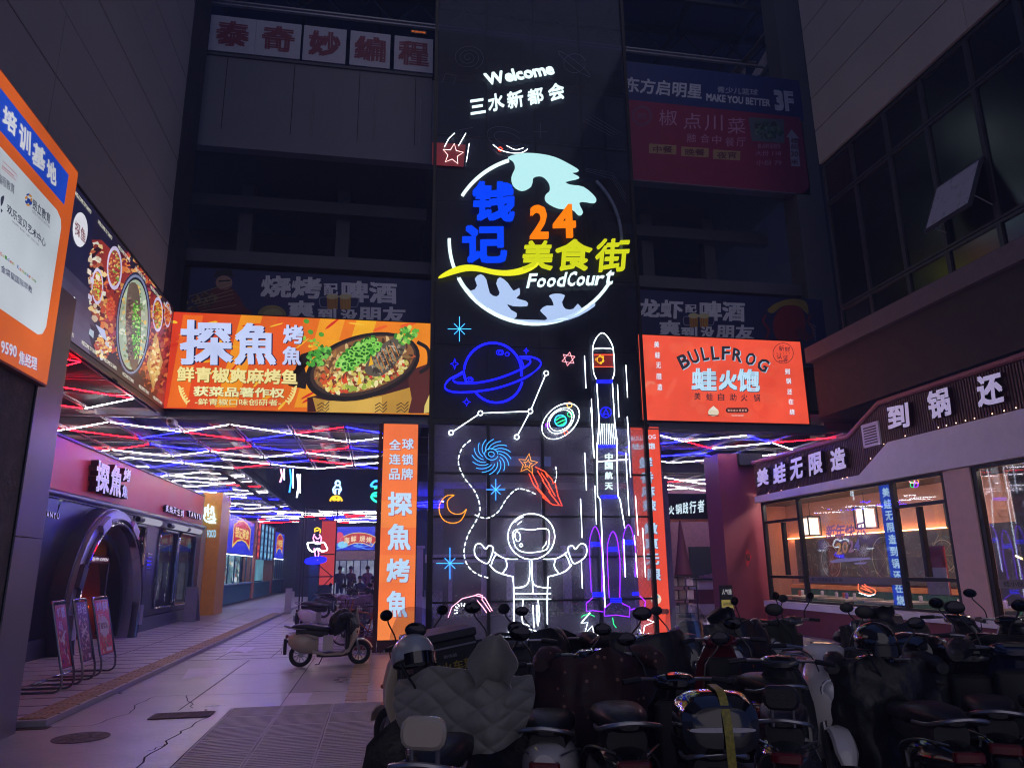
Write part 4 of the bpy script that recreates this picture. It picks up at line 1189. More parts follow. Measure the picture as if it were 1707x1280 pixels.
# ------------------------------------------------------------------ tall neon screen
NW = glow('neon_white', (0.80, 0.93, 1.0), 5.5)
NWs = glow('sign_white', (0.72, 0.95, 1.0), 0.810)
NLb = glow('sign_pale_blue', (0.42, 0.56, 0.86), 0.648)
NB = glow('neon_blue', (0.004, 0.005, 1.0), 4.5)
NC = glow('neon_cyan', (0.03, 0.35, 1.0), 2.4)
NY = glow('neon_yellow', (1.0, 0.50, 0.02), 1.4)
NO = glow('neon_orange', (1.0, 0.20, 0.002), 0.72)
NR = glow('neon_red', (1.0, 0.06, 0.02), 2.4)
NP = glow('neon_purple', (0.17, 0.01, 1.0), 3.2)
NK = glow('neon_pink', (1.0, 0.35, 0.55), 2.2)
NG = glow('neon_green', (0.02, 0.7, 0.2), 1.6)
OFF = mat('unlit_tube', '#7c88a4', 0.4)
SY = 15.86
PS = Plane('Y', SY)
sc = thing('screen_frame', 'tall framed glass and wire mesh screen carrying the neon figures between the passages', 'screen', (3.5, SY, 0))
XA, XB = 1.10, 6.02
M_sg = glass('smoked_glass', (0.30, 0.35, 0.52), 0.02, 0.06, 0.06)  # blue tint and pale layer stand in for navy haze and tube halo
M_mg = glass('mesh_glass', (0.86, 0.85, 0.90), 0.02, 0.05, 0.18)
xs = [XA, XA+1.23, XA+2.46, XA+3.69, XB]
rows_low = [0.08, 0.95, 1.85, 2.72, 3.66, 4.75]
rows_hi = [4.86, 6.6, 8.4, 10.2, 12.0, 13.8, 15.6, 17.4, 19.2]
for x in xs: B('post', (x-0.035, SY+0.02, 0), (x+0.035, SY+0.10, 4.76), M_steel, sc)
for x in (XA-0.06, XB-0.0): B('edge_post', (x-0.03, SY-0.02, 0 if x > 3 else 0), (x+0.05, SY+0.019, 19.2), M_black, sc)
B('lintel', (XA-0.1, SY+0.02, 4.765), (XB+0.1, SY+0.16, 4.855), M_black, sc)
for zz in rows_low[:-1]: B('rail', (XA+0.04, SY+0.025, zz-0.02), (XB-0.04, SY+0.09, zz+0.02), M_steel, sc)
for a, b in zip(xs[:-1], xs[1:]):
    for c_, d_ in zip(rows_low[:-1], rows_low[1:]):
        B('clear_pane', (a+.037, SY+0.045, c_+.022), (b-.037, SY+0.05, d_-.022), M_mg, sc)
    for c_, d_ in zip(rows_hi[:-1], rows_hi[1:]):
        B('smoked_pane', (a+.006, SY+0.045, c_+.006), (b-.006, SY+0.055, d_-.006), M_sg, sc)
hi = MB()
for x in xs[1:-1]: B('slim_mullion', (x-0.018, SY+0.06, 4.86), (x+0.018, SY+0.1, 19.2), M_steel, sc)
for zz in rows_hi[1:]: B('slim_rail', (XA+.02, SY+0.105, zz-0.02), (XB-.02, SY+0.14, zz+0.02), M_steel, sc)
# dark backing board of the band between 4.9 and 7.6 (opaque in the photograph)
B('backing_board', (XA+.02, SY+0.16, 4.87), (XB-.02, SY+0.19, 7.4), mat('navy_back', '#1a1d30', 0.45, var=0.2), sc)
# wire mesh: real diamonds
mb = MB(); P = 0.105; s3 = 1.45
w, h = XB-XA, 4.7
k = -int(h/P/s3)-2
def clip(x0, z0, dx, dz):
    pts = []
    t0, t1 = 0.0, 20.0
    for (o, d_, lo, hi_) in ((x0, dx, XA+.03, XB-.03), (z0, dz, 0.1, 4.74)):
        if abs(d_) < 1e-9: continue
        a, b = (lo-o)/d_, (hi_-o)/d_
        if a > b: a, b = b, a
        t0, t1 = max(t0, a), min(t1, b)
    return (t0, t1) if t1-t0 > 0.02 else None
for k in range(-60, 110):
    for sgn in (1, -1):
        x0 = XA+k*P; r_ = clip(x0 if sgn > 0 else x0, 0.0, sgn*1.0, s3)
        if r_ is None: continue
        a, b = r_; wd = 0.0042
        yy = SY+0.062+(0.004 if sgn > 0 else 0)
        pa, pb = (x0+sgn*a, s3*a), (x0+sgn*b, s3*b)
        nx, nz = -s3*sgn*wd/2/1.76, 1*wd/1.76/2
        nx, nz = (s3/1.76)*wd/2, -sgn*(1/1.76)*wd/2
        mb.add([(pa[0]-nx, yy, pa[1]-nz), (pa[0]+nx, yy, pa[1]+nz), (pb[0]+nx, yy, pb[1]+nz), (pb[0]-nx, yy, pb[1]-nz)], [(0, 1, 2, 3)])
m_ = mb.build('wire_mesh', mat('mesh_wire', '#4a4658', 0.5, metal=0.4), sc); m_['kind'] = 'stuff'

def fig(name, label, px, cat='neon sign'):
    u, v = PS.uv(*px)
    return thing(name, label, cat, (u, SY, v))
def T(t, name, paths, m, z=None, **k):
    if z: paths = [[z(*p) for p in q_] for q_ in paths]
    k['r'] = k.get('r', 0.013)*0.6
    return neon(PS, paths, m, t, name, **k)
def flat(t, name, pts, m, z=None, smooth=5, depth=0.05, off=0.03):
    if z: pts = [z(*p) for p in pts]
    if smooth: pts = [p[:2] for p in crom([(*p, 0) for p in pts], smooth, True)]
    P = [PS.uv(*p) for p in pts]
    n = len(P); vs = [PS.w(*p, off) for p in P]+[PS.w(*p, off+depth) for p in P]
    fs = [tuple(range(n-1, -1, -1)), tuple(range(n, 2*n))]+[(i, (i+1) % n, n+(i+1) % n, n+i) for i in range(n)]
    return MB().add(vs, fs).build(name, m, t)

z = Z(720, 80, 2.667)
# welcome lettering
t = fig('neon_lettering', 'glowing white Welcome lettering at the top of the screen', (865, 125))
a, b, c = z(245, 172), z(545, 122), z(228, 122)
U, V = Vector(b)-Vector(a), Vector(c)-Vector(a)
def strletters(t, s, a, b, c, m, bold, gap=0.02, depth=0.04, off=0.03):
    """a string split in its letters along the affine frame a (bottom left), b (bottom right), c (top left)"""
    ws = []; x = 0; tot = []
    _tc.offset = bold
    for ch in s:
        vs, fs, nz, x0, x1, y0, y1 = glyphs(ch, bold, 0.05); ws.append((x, x+(x1-x0), y0, y1)); x += (x1-x0)+gap
    W_ = x-gap; ymin = min(w_[2] for w_ in ws); ymax = max(w_[3] for w_ in ws)
    A, U, V = Vector(a), Vector(b)-Vector(a), Vector(c)-Vector(a)
    boxes = []
    for (xa, xb, y0, y1) in ws:
        f0, f1 = (y0-ymin)/(ymax-ymin), (y1-ymin)/(ymax-ymin)
        bl = A+U*(xa/W_)+V*f0; br = A+U*(xb/W_)+V*f0; tl = A+U*(xa/W_)+V*f1
        boxes.append((tuple(bl), tuple(br), tuple(tl)))
    return letters(PS, s, boxes, m, m, t, depth, bold, off)
strletters(t, 'Welcome', a, b, c, NWs, 0.032, 0.03)
t = fig('neon_lettering', 'glowing white row of five slanting Chinese characters under Welcome', (860, 170))
for ch, bl, br, tl in (('三', (172, 303), (238, 293), (165, 240)), ('水', (252, 292), (322, 276), (246, 218)), ('新', (338, 278), (408, 264), (330, 205)), ('都', (428, 262), (497, 247), (420, 195)), ('会', (522, 245), (590, 230), (512, 172))):
    letters(PS, ch, [(z(*bl), z(*br), z(*tl))], NWs, NWs, t, 0.04, 0.02, 0.03)
# globe
t = fig('globe_sign', 'big round glowing globe sign with pale continents around the food court lettering', (890, 400))
C0, RR = (891.5, 402), 140
def arc(a0, a1, n=20, r=1.0): return ellpts(C0[0], C0[1], 143*r, 139*r, 0, a0, a1, n)
def band(t, name, a0, a1, w, m, n=24):
    o = arc(a0, a1, n, 1+w/280); i = arc(a0, a1, n, 1-w/280)
    return flat(t, name, o+i[::-1], m, None, 0, 0.05)
band(t, 'outline', 212, 252, 5, NWs); band(t, 'outline', 158, 181, 5, NWs); band(t, 'outline', 32, 153, 5.5, NWs)
band(t, 'outline', 205+110, 360+8, 4, mat('unlit_acrylic', '#6c7896', 0.3), 24)
flat(t, 'continent', [(338, 492), (400, 476), (470, 478), (540, 492), (600, 520), (650, 552), (618, 562), (652, 584), (592, 600), (610, 615), (670, 625), (722, 670), (720, 694), (668, 688), (652, 700), (668, 738), (650, 748), (620, 722), (560, 718), (508, 690), (502, 662), (522, 640), (518, 605), (488, 576), (450, 582), (440, 620), (400, 640), (362, 620), (352, 580), (368, 540), (360, 510)], glow('sign_ice', (0.50, 0.87, 0.90), 0.62), z, 3)
flat(t, 'continent', [(110, 1022), (170, 1085), (200, 1060), (190, 1030), (215, 1012), (240, 1035), (255, 1095), (285, 1110), (300, 1090), (285, 1050), (300, 1025), (335, 1050), (360, 1085), (385, 1072), (388, 1100), (372, 1118), (415, 1130), (422, 1150), (360, 1150), (330, 1140), (350, 1170), (375, 1185), (360, 1208), (290, 1185), (200, 1130)], NLb, z, 2)
flat(t, 'continent', [(360, 1210), (500, 1215), (505, 1195), (480, 1170), (508, 1150), (540, 1150), (530, 1118), (520, 1105), (550, 1097), (588, 1105), (575, 1135), (590, 1165), (625, 1165), (645, 1142), (665, 1165), (690, 1158), (710, 1140), (722, 1150), (650, 1195), (560, 1222), (470, 1228), (400, 1222)], NLb, z, 2)
# shop name
t = fig('shop_name_sign', 'two thick glowing blue characters on the left side of the globe', (815, 375))
NB2 = glow('sign_blue', (0.002, 0.055, 1.0), 0.648)
for ch, bl, br, tl in (('钱', (172, 778), (362, 782), (180, 606)), ('记', (132, 966), (330, 962), (132, 802))): letters(PS, ch, [(z(*bl), z(*br), z(*tl))], NB2, NB2, t, 0.09, 0.04, 0.09)
t = fig('number_sign', 'glowing orange number 24 inside the globe', (920, 375))
for ch, bl, br, tl in (('2', (430, 858), (512, 858), (432, 712)), ('4', (535, 855), (635, 852), (530, 710))): letters(PS, ch, [(z(*bl), z(*br), z(*tl))], NO, NO, t, 0.08, 0.03, 0.09)
t = fig('street_name_sign', 'glowing yellow characters with a long swoosh across the globe', (900, 440))
NYs = glow('sign_yellow', (0.62, 0.66, 0.01), 0.648)
for ch, bl, br, tl in (('美', (395, 998), (530, 996), (400, 870)), ('食', (538, 998), (700, 998), (548, 862)), ('街', (715, 1005), (862, 1000), (728, 862))): letters(PS, ch, [(z(*bl), z(*br), z(*tl))], NYs, NYs, t, 0.08, 0.018, 0.09)
flat(t, 'swoosh', [(28, 1028), (70, 1000), (130, 978), (190, 978), (260, 995), (330, 1000), (400, 985), (455, 960), (470, 972), (430, 1000), (370, 1018), (290, 1018), (210, 1002), (150, 1000), (90, 1015), (40, 1030)], glow('sign_lemon', (0.85, 0.85, 0.02), 0.648), z, 3, 0.07, 0.09)
t = fig('script_lettering', 'glowing white Food Court script lettering low in the globe', (940, 470))
def slet(chars, x0, y0, x1, y1, h, m, bold):
    n = len(chars); 
    for i, ch in enumerate(chars):
        f0, f1 = i/n, (i+0.86)/n; cap = 1.0 if ch in 'FCdt' else 0.66
        bx, by = x0+(x1-x0)*f0, y0+(y1-y0)*f0; ex, ey = x0+(x1-x0)*f1, y0+(y1-y0)*f1
        letters(PS, ch, [(z(bx, by), z(ex, ey), z(bx+h*cap*0.22, by-h*cap))], m, m, t, 0.04, bold, 0.10)
slet('Food', 415, 1075, 590, 1068, 62, NWs, 0.02); slet('Court', 592, 1068, 800, 1060, 64, NWs, 0.02)

# small figures beside the globe
t = fig('neon_star', 'small white outlined star on a red board left of the globe', (757, 255))
zz = z
pts = []
for k in range(10):
    r = 48 if k % 2 == 0 else 22; a = math.radians(-90+k*36+8); pts.append((92+r*math.cos(a), 478+r*math.sin(a)))
T(t, 'neon_tube', [pts], glow('neon_pale_pink', (1.0, 0.55, 0.55), 2.0), z, closed=True)
T(t, 'neon_tube', [[(55, 445), (75, 408), (100, 385)], [(118, 440), (150, 385)], [(165, 430), (152, 512)]], NW, z, r=0.010)
pr = Print(PS, 0.008); pr.poly(zl(z, [(2, 420), (150, 432), (140, 530), (2, 522)]), '#7a1420', 0); pr.build('red_board', lit_print('lit_dull_red', 0.331, 0.2), t)
t = fig('neon_rings', 'partly lit white planet rings with a red dot above the globe', (855, 245))
T(t, 'neon_tube', [[(270, 435), (300, 458), (350, 472), (400, 470), (424, 455)], [(330, 440), (370, 458), (405, 450)]], NW, z, smooth=4, r=0.009)
T(t, 'unlit_tube', [ellpts(335, 410, 95, 48, 18, 0, 300), ellpts(335, 410, 62, 28, 18, 0, 330)], OFF, z, r=0.006)
T(t, 'red_ring', [ellpts(302, 456, 9, 9)], NR, z, closed=True, r=0.012)
# unlit drawings high on the screen
t = fig('unlit_neon_drawings', 'faint unlit neon line drawings of spiral and planet at the top of the screen', (780, 110))
sp = [(160+r_*math.cos(a), 50+r_*0.8*math.sin(a)) for a, r_ in [(k*0.35, 6+k*1.15) for k in range(58)]]
T(t, 'unlit_tube', [sp], OFF, z, r=0.006)
T(t, 'unlit_tube', [ellpts(632, 75, 48, 42), ellpts(630, 78, 90, 14, 38), [(45, 160), (60, 120), (108, 130), (95, 170)]], OFF, z, r=0.006)
T(t, 'unlit_tube', [[(60, 420), (100, 375), (180, 360)], [(480, 340), (482, 410)], [(450, 378), (512, 378)]]+[[(670+i*14, 330-i*8), (800+i*12, 400-i*6)] for i in range(4)]+[[(680, 540+i*6), (800, 560+i*14), (860, 660+i*16)] for i in range(3)], OFF, z, r=0.005)

z = Z(720, 520, 4.742)
def star8(cx, cy, rx, ry, d, m, label, zf=None):
    zf = zf or z
    t = fig('neon_star', label, zf(cx, cy))
    T(t, 'neon_tube', [[(cx, cy-ry), (cx, cy+ry)], [(cx-rx, cy), (cx+rx, cy)], [(cx-d, cy-d), (cx+d, cy+d)], [(cx-d, cy+d), (cx+d, cy-d)]], m, zf, r=0.012)
    return t
NC2 = glow('neon_sky', (0.035, 0.30, 1.0), 2.0)
star8(216, 140, 92, 98, 42, NC2, 'pale blue eight rayed star above the ringed planet')
t = fig('neon_planet', 'large blue ringed planet in double neon outline under the globe', (820, 625))
T(t, 'planet_outline', [ellpts(478, 485, 232, 240, 5, -178, 2, 40)[0:], ellpts(478, 485, 222, 230, 5, -178, 2, 40)], NB, z)
T(t, 'planet_outline', [ellpts(508, 510, 212, 215, 0, 12, 145, 24), ellpts(508, 510, 203, 205, 0, 12, 143, 24)], NB, z)
T(t, 'planet_outline', [[(240, 470), (252, 520), (268, 568)], [(252, 462), (262, 520), (280, 565)], [(700, 380), (718, 420), (712, 460)], [(685, 375), (702, 410), (706, 450)]], NB, z, smooth=4)
ring = [(690, 362), (760, 360), (830, 380), (858, 410), (840, 450), (760, 505), (640, 560), (480, 608), (300, 632), (170, 632), (110, 610), (102, 580), (140, 530), (240, 480)]
T(t, 'ring', [ring], NB, z, smooth=4)
T(t, 'ring', [[(x, y+9 if y > 480 else y-7) for x, y in ring]], NB, z, smooth=4, r=0.011)
inner = [(700, 375), (750, 378), (778, 400), (740, 440), (640, 490), (500, 540), (360, 568), (230, 572), (175, 560), (170, 535), (240, 495)]
T(t, 'ring', [inner, [(x, y-10) for x, y in inner]], NB, z, smooth=4, r=0.011)
T(t, 'crater', [ellpts(535, 325, 28, 20), ellpts(538, 326, 16, 11), ellpts(592, 338, 16, 14), ellpts(297, 540, 26, 20), ellpts(300, 542, 13, 10)], NB, z, closed=True, r=0.009)
def spark(cx, cy, rx, ry, label):
    t = fig('neon_spark', label, z(cx, cy))
    pts = []
    for k in range(8):
        a = math.radians(-90+45*k); f = 1.0 if k % 2 == 0 else 0.34
        pts.append((cx+rx*f*math.cos(a), cy+ry*f*math.sin(a)))
    T(t, 'neon_tube', [pts], NB, z, closed=True, r=0.009)
spark(178, 415, 32, 44, 'small blue four pointed spark left of the ringed planet')
spark(742, 312, 20, 24, 'tiny blue spark right above the ringed planet')
spark(272, 715, 30, 32, 'small blue spark below the ringed planet')
t = fig('neon_constellation', 'white constellation of five rings joined by straight lines', (830, 690))
N5 = [(150, 957), (381, 803), (775, 788), (900, 488), (667, 991)]
for c_ in N5: T(t, 'node_ring', [ellpts(*c_, 18, 18, n=16)], NW, z, closed=True, r=0.013)
def seg(a, b, cut=20):
    a, b = Vector(a), Vector(b); d_ = (b-a).normalized(); return [tuple(a+d_*cut), tuple(b-d_*cut)]
for a, b in ((0, 1), (1, 2), (2, 3), (2, 4)): T(t, 'line_tube', [seg(N5[a], N5[b])], NW, z, r=0.012)
t = fig('neon_hexagram', 'pink six pointed star outline with a red glow', (947, 600))
h1 = [(1076+54*math.cos(math.radians(-80+120*k)), 376+54*math.sin(math.radians(-80+120*k))) for k in range(3)]
h2 = [(1076+54*math.cos(math.radians(-20+120*k)), 376+54*math.sin(math.radians(-20+120*k))) for k in range(3)]
T(t, 'neon_tube', [h1, h2], glow('neon_rose', (1.0, 0.32, 0.38), 2.6), z, closed=True, r=0.012)
# solar system
t = fig('neon_orbits', 'small tilted neon solar system with white orbits and a blue green planet', (935, 702))
T(t, 'orbit', [ellpts(1013, 866, 172, 112, -42), ellpts(1013, 862, 120, 84, -42), ellpts(1013, 860, 98, 72, -40)], NW, z, closed=True, r=0.011)
T(t, 'planet', [ellpts(1013, 862, 46, 44)], NC, z, closed=True, r=0.02)
T(t, 'planet_band', [[(975, 860), (1010, 835), (1050, 830)], [(980, 885), (1020, 865), (1058, 850)], [(1000, 900), (1030, 890), (1052, 872)]], NG, z, r=0.022)
for c_, rr_, m in (((1083, 738), 19, glow('neon_amber', (1.0, 0.45, 0.08), 2.0)), ((1086, 812), 19, NG), ((908, 898), 15, NP), ((1056, 957), 15, NR)): T(t, 'moon', [ellpts(*c_, rr_, rr_, n=14)], m, z, closed=True, r=0.015)
# rocket
t = fig('neon_rocket', 'tall white neon launch rocket with a red flag panel, blue bands and purple boosters', (1010, 800))
T(t, 'hull', [[(1295, 535), (1272, 470), (1266, 300), (1285, 230), (1315, 185), (1342, 172), (1368, 185), (1402, 230), (1428, 300), (1438, 470), (1422, 535)]], NW, z, smooth=4)
T(t, 'hull', [[(1268, 300), (1300, 293), (1342, 290), (1390, 293), (1426, 300)]], NW, z, smooth=2)
T(t, 'hull', [[(1298, 570), (1318, 880)], [(1422, 570), (1440, 880)], [(1318, 880), (1302, 1050)], [(1440, 880), (1462, 1050)]], NW, z)
T(t, 'rib', [[(1322+k*13, 885), (1310+k*16, 1045)] for k in range(10)], NW, z, r=0.0045)
pr = Print(PS, 0.02); pr.poly(zl(z, [(1280, 345), (1428, 345), (1428, 436), (1280, 436)]), '#8e1616', 0); pr.build('flag_panel', lit_print('lit_flag', 0.361, 0.1), t)
T(t, 'flag_edge', [[(1276, 342), (1432, 342)], [(1276, 438), (1432, 438)]], NR, z, r=0.010)
T(t, 'flag_star', [ellpts(1325, 382, 26, 26, n=10), ellpts(1296, 380, 8, 9, n=6), ellpts(1345, 362, 8, 9, n=6), ellpts(1325, 352, 7, 7, n=6), ellpts(1348, 392, 8, 8, n=6), ellpts(1330, 408, 8, 7, n=6)], NY, z, closed=True, r=0.010)
T(t, 'band', [[(1300, 545+k*9), (1420, 545+k*9)] for k in range(3)]+[[(1310, 1060+k*10), (1455, 1060+k*10)] for k in range(2)], NB, z, r=0.014)
T(t, 'emblem', [ellpts(1370, 796, 42, 40), [(1345, 820), (1370, 770), (1395, 820), (1370, 808), (1345, 820)]], NB, z, r=0.010)
z7 = Z(620, 680, 3.2)
T(t, 'hull', [[(1197, 190), (1200, 470), (1215, 490), (1240, 1060)], [(1302, 190), (1308, 470), (1320, 490), (1345, 640)]], NW, z7)
T(t, 'band', [[(1205, 205), (1298, 203)], [(1218, 470), (1310, 470)], [(1220, 480), (1312, 480)]], NB, z7, r=0.016)
for ch, y in zip('中国航天', (262, 310, 362, 418)):
    letters(PS, ch, [(z7(1240, y+18), z7(1278+3, y+18), z7(1240, y-20))], NWs, NWs, t, 0.03, 0.03, 0.03)
for (x, y0, y1, dx) in ((1187, 632, 980, 0), (1282, 658, 1010, 4), (1364, 622, 900, 4)):
    w_ = 32
    T(t, 'booster', [[(x-20, y1), (x-w_+4, (y0+y1)/2), (x-w_+2, y0+90), (x-20, y0+35), (x, y0), (x+20, y0+35), (x+w_-2, y0+90), (x+w_+6, (y0+y1)/2), (x+36, y1)]], NP, z7, smooth=4)
    T(t, 'booster_band', [[(x-w_+3, y0+86+k*9), (x+w_-3, y0+86+k*9)] for k in range(3)], NB, z7, r=0.014)
T(t, 'booster_band', [[(1175, 985+k*9), (1230, 985+k*9)] for k in range(3)]+[[(1268, 1015+k*9), (1328, 1015+k*9)] for k in range(3)]+[[(1385, 985+k*9), (1420, 985+k*9)] for k in range(2)], NB, z7, r=0.014)
T(t, 'nozzle', [[(1175, 1010), (1140, 1040), (1142, 1083), (1175, 1078), (1230, 1085)], [(1230, 1010), (1240, 1030)], [(1268, 1040), (1238, 1065), (1238, 1108), (1300, 1102), (1370, 1112), (1372, 1060), (1330, 1040)], [(1372, 1075), (1400, 1068), (1445, 1070)], [(1425, 1000), (1455, 1030), (1450, 1070)]], NP, z7)
T(t, 'flame', [[(1160, 1090), (1112, 1145), (1148, 1142), (1130, 1205), (1172, 1160), (1192, 1252), (1210, 1170), (1240, 1200), (1228, 1150)], [(1275, 1205), (1258, 1240), (1290, 1245), (1300, 1275), (1330, 1235)], [(1430, 1110), (1500, 1140), (1450, 1160), (1440, 1220), (1425, 1180)]], NW, z7)
T(t, 'exhaust', [ellpts(1150, 1125, 40, 26, 0, 200, 330, 10), [(1280, 1115), (1285, 1150), (1300, 1170)]], NG, z7)
T(t, 'exhaust', [[(1420, 1085), (1425, 1110), (1436, 1130)]], NC, z7, r=0.02)
# speed lines round the rocket
t = fig('neon_speed_lines', 'long thin white vertical neon lines on both sides of the rocket', (990, 800))
for (x0, y0, x1, y1, zf) in ((1202, 352, 1213, 605, z), (1528, 425, 1541, 678, z), (1462, 578, 1473, 832, z), (1256, 690, 1272, 1130, z), (1540, 830, 1556, 1130, z), (1165, 0, 1183, 270, z7), (1132, 240, 1141, 440, z7), (1110, 485, 1118, 692, z7), (1186, 415, 1194, 620, z7), (1358, 50, 1376, 370, z7), (1350, 240, 1368, 575, z7), (1402, 470, 1416, 680, z7), (1440, 640, 1455, 900, z7), (1340, 700, 1348, 900, z7), (1114, 820, 1119, 960, z7), (1396, 680, 1412, 900, z7), (1311, 0, 1314, 50, z7)):
    T(t, 'line_tube', [[(x0, y0), (x1, y1)]], NW, zf, r=0.010)
# galaxy
t = fig('neon_galaxy', 'light blue neon spiral galaxy of many curved strokes', (818, 765))
paths = [ellpts(635, 248, 36, 30, 15), ellpts(635, 248, 16, 13, 15)]
for k in range(16):
    a0 = k*math.pi/8; p = []
    for q_ in range(7):
        r_ = 44+q_*9.8; a = a0+q_*0.15; p.append((636+r_*1.02*math.cos(a), 262+r_*0.92*math.sin(a)))
    paths.append(p)
T(t, 'neon_tube', paths, NC2, z7, r=0.0105)
# comet
t = fig('neon_comet', 'yellow neon star with a flaming red comet tail', (900, 800))
st = []
for k in range(10):
    r = 54 if k % 2 == 0 else 24; a = math.radians(-82+k*36); st.append((829+r*math.cos(a), 300+r*1.05*math.sin(a)))
T(t, 'star', [st, [(829+(x-829)*.45, 300+(y-300)*.45) for x, y in st]], glow('neon_gold', (1.0, 0.36, 0.02), 1.5), z7, closed=True, r=0.012)
T(t, 'tail', [[(868, 315), (920, 340), (935, 370), (925, 345), (960, 385), (965, 405), (975, 400), (990, 470), (1012, 522), (960, 515), (905, 475), (918, 478), (860, 410), (835, 350)],
  [(880, 335), (915, 390), (905, 385), (950, 450), (940, 446), (995, 515)], [(850, 345), (885, 420), (880, 425), (945, 500)], [(900, 345), (945, 410), (938, 405), (975, 470)]], NR, z7, r=0.012)
star8(659, 436, 50, 56, 24, NC2, 'small blue eight rayed star under the galaxy', z7)
star8(415, 828, 72, 84, 28, NC2, 'blue eight rayed star at the lower left of the screen', z7)
t = fig('neon_moon', 'yellow crescent moon outline left of the astronaut', (755, 848))
T(t, 'neon_tube', [[(438, 465), (395, 470), (362, 510), (360, 560), (385, 600), (430, 614), (475, 598), (503, 540), (480, 562), (440, 565), (410, 545), (400, 505), (415, 480)]], glow('neon_amber2', (1.0, 0.30, 0.01), 1.5), z7, smooth=3, closed=True)
# dashed path
t = fig('neon_dashed_path', 'dashed white neon path winding from the galaxy round to the astronaut', (790, 850))
def dashes(pts, n, duty=0.62):
    c_ = [p[:2] for p in crom([(*p, 0) for p in pts], 12)]
    L = [0]
    for a, b in zip(c_[:-1], c_[1:]): L.append(L[-1]+(Vector(b)-Vector(a)).length)
    def at(s_):
        for i in range(len(L)-1):
            if L[i+1] >= s_: f = (s_-L[i])/max(1e-6, L[i+1]-L[i]); return tuple(Vector(c_[i]).lerp(Vector(c_[i+1]), f))
        return c_[-1]
    return [[at(L[-1]*(k+duty*e)/n) for e in (0, 0.5, 1)] for k in range(n)]
for d_ in dashes([(525, 173), (480, 215), (460, 290), (490, 370), (550, 450), (575, 530), (560, 590), (510, 680), (490, 770), (510, 840), (560, 885), (630, 908)], 26): T(t, 'dash', [d_], NW, z7, r=0.011)
for d_ in dashes([(548, 570), (610, 588), (670, 555), (720, 480), (770, 434), (820, 438), (880, 464)], 13): T(t, 'dash', [d_], NW, z7, r=0.011)
for d_ in dashes([(978, 315), (982, 360), (972, 405)], 4): T(t, 'dash', [d_], NW, z7, r=0.010)
# astronaut
t = fig('neon_astronaut', 'white neon outline of an astronaut with heart shaped gloves spreading both arms', (890, 960))
def A(name, paths, m=NW, **k): return T(t, name, paths, m, z7, **k)
A('helmet', [ellpts(848, 685, 125, 122)], closed=True)
A('visor', [[(765, 650), (800, 645), (850, 650), (900, 642), (938, 650), (944, 690), (935, 745), (905, 762), (850, 770), (795, 765), (765, 740), (752, 700), (750, 665)]], smooth=3, closed=True)
A('visor_highlight', [ellpts(775, 685, 14, 26, -8), ellpts(793, 731, 8, 8, n=12)], closed=True, r=0.010)
A('helmet_highlight', [[(760, 610), (780, 592), (805, 580)], [(775, 622), (795, 605)], [(905, 750), (925, 725), (928, 710)]], r=0.010)
for s in (1, -1):
    c_ = 848; X = lambda x: x if s > 0 else 2*c_-x-8
    hx = [(645, 755), (640, 738), (620, 735), (605, 752), (580, 725), (555, 728), (545, 755), (552, 790), (580, 815), (615, 828), (635, 790)]
    A('glove', [[(X(x), y) for x, y in hx]], smooth=3, closed=True)
    A('arm', [[(X(650), 768), (X(690), 795), (X(730), 805), (X(775), 805)], [(X(625), 835), (X(660), 870), (X(715), 890), (X(750), 898)], [(X(662), 778), (X(645), 805), (X(635), 835)], [(X(712), 805), (X(718), 845), (X(695), 880)]], smooth=3)
    A('torso', [[(X(750), 898), (X(755), 985), (X(755), 1150)], [(X(838), 815), (X(838), 900), (X(820), 945), (X(765), 958)]], smooth=3)
    A('leg', [[(X(805), 1020), (X(797), 1100), (X(805), 1160)]], smooth=3)
A('zip', [[(850, 815), (856, 985)]])
A('belt', [[(757, 988), (952, 988)], [(757, 1018), (952, 1018)], [(757, 958), (805, 955)], [(905, 955), (950, 958)]])
A('crotch', [[(856, 1050), (862, 1170)], [(878, 1050), (880, 1150)]])
A('boot', [ellpts(805, 1200, 55, 50, 0, 180, 360, 12), ellpts(805, 1225, 100, 50, 0, 190, 350, 14)])
# rocket flame blob
t = fig('neon_pomegranate', 'pink round neon fruit shape with white rays behind the parked scooters', (783, 1005))
A2 = lambda name, p, m: T(t, name, p, m, z7)
A2('outline', [[(405, 1115), (425, 1060), (480, 1015), (550, 998), (600, 1010), (640, 1080)], [(545, 1000), (565, 990), (590, 1000), (585, 1020), (600, 1040), (630, 1085)], [(560, 1025), (590, 1060), (610, 1090)]], NK)
T(t, 'ray', [[(480+26*math.cos(a), 1080+26*math.sin(a)), (480+42*math.cos(a), 1080+42*math.sin(a))] for a in [math.radians(-200+k*26) for k in range(9)]], NW, z7, r=0.012)

led_grid('led_ceiling', 'faint zigzag light tubes of the inner court seen through the wire mesh screen', 0.4, 7, [(34.2, 0), (36.8, 1)], (lambda y: 0.3, lambda y: 9.0), {}, r=0.013)
ic_ = thing('court_ceiling', 'black ceiling of the inner court behind the wire mesh screen', 'ceiling', (4, 33, 5.3)); B('slab', (0.3, 26.8, 5.2), (9.5, 39.9, 5.3), M_dark, ic_); B('front_edge', (0.3, 26.6, 4.7), (9.5, 26.79, 5.3), M_dark, ic_)
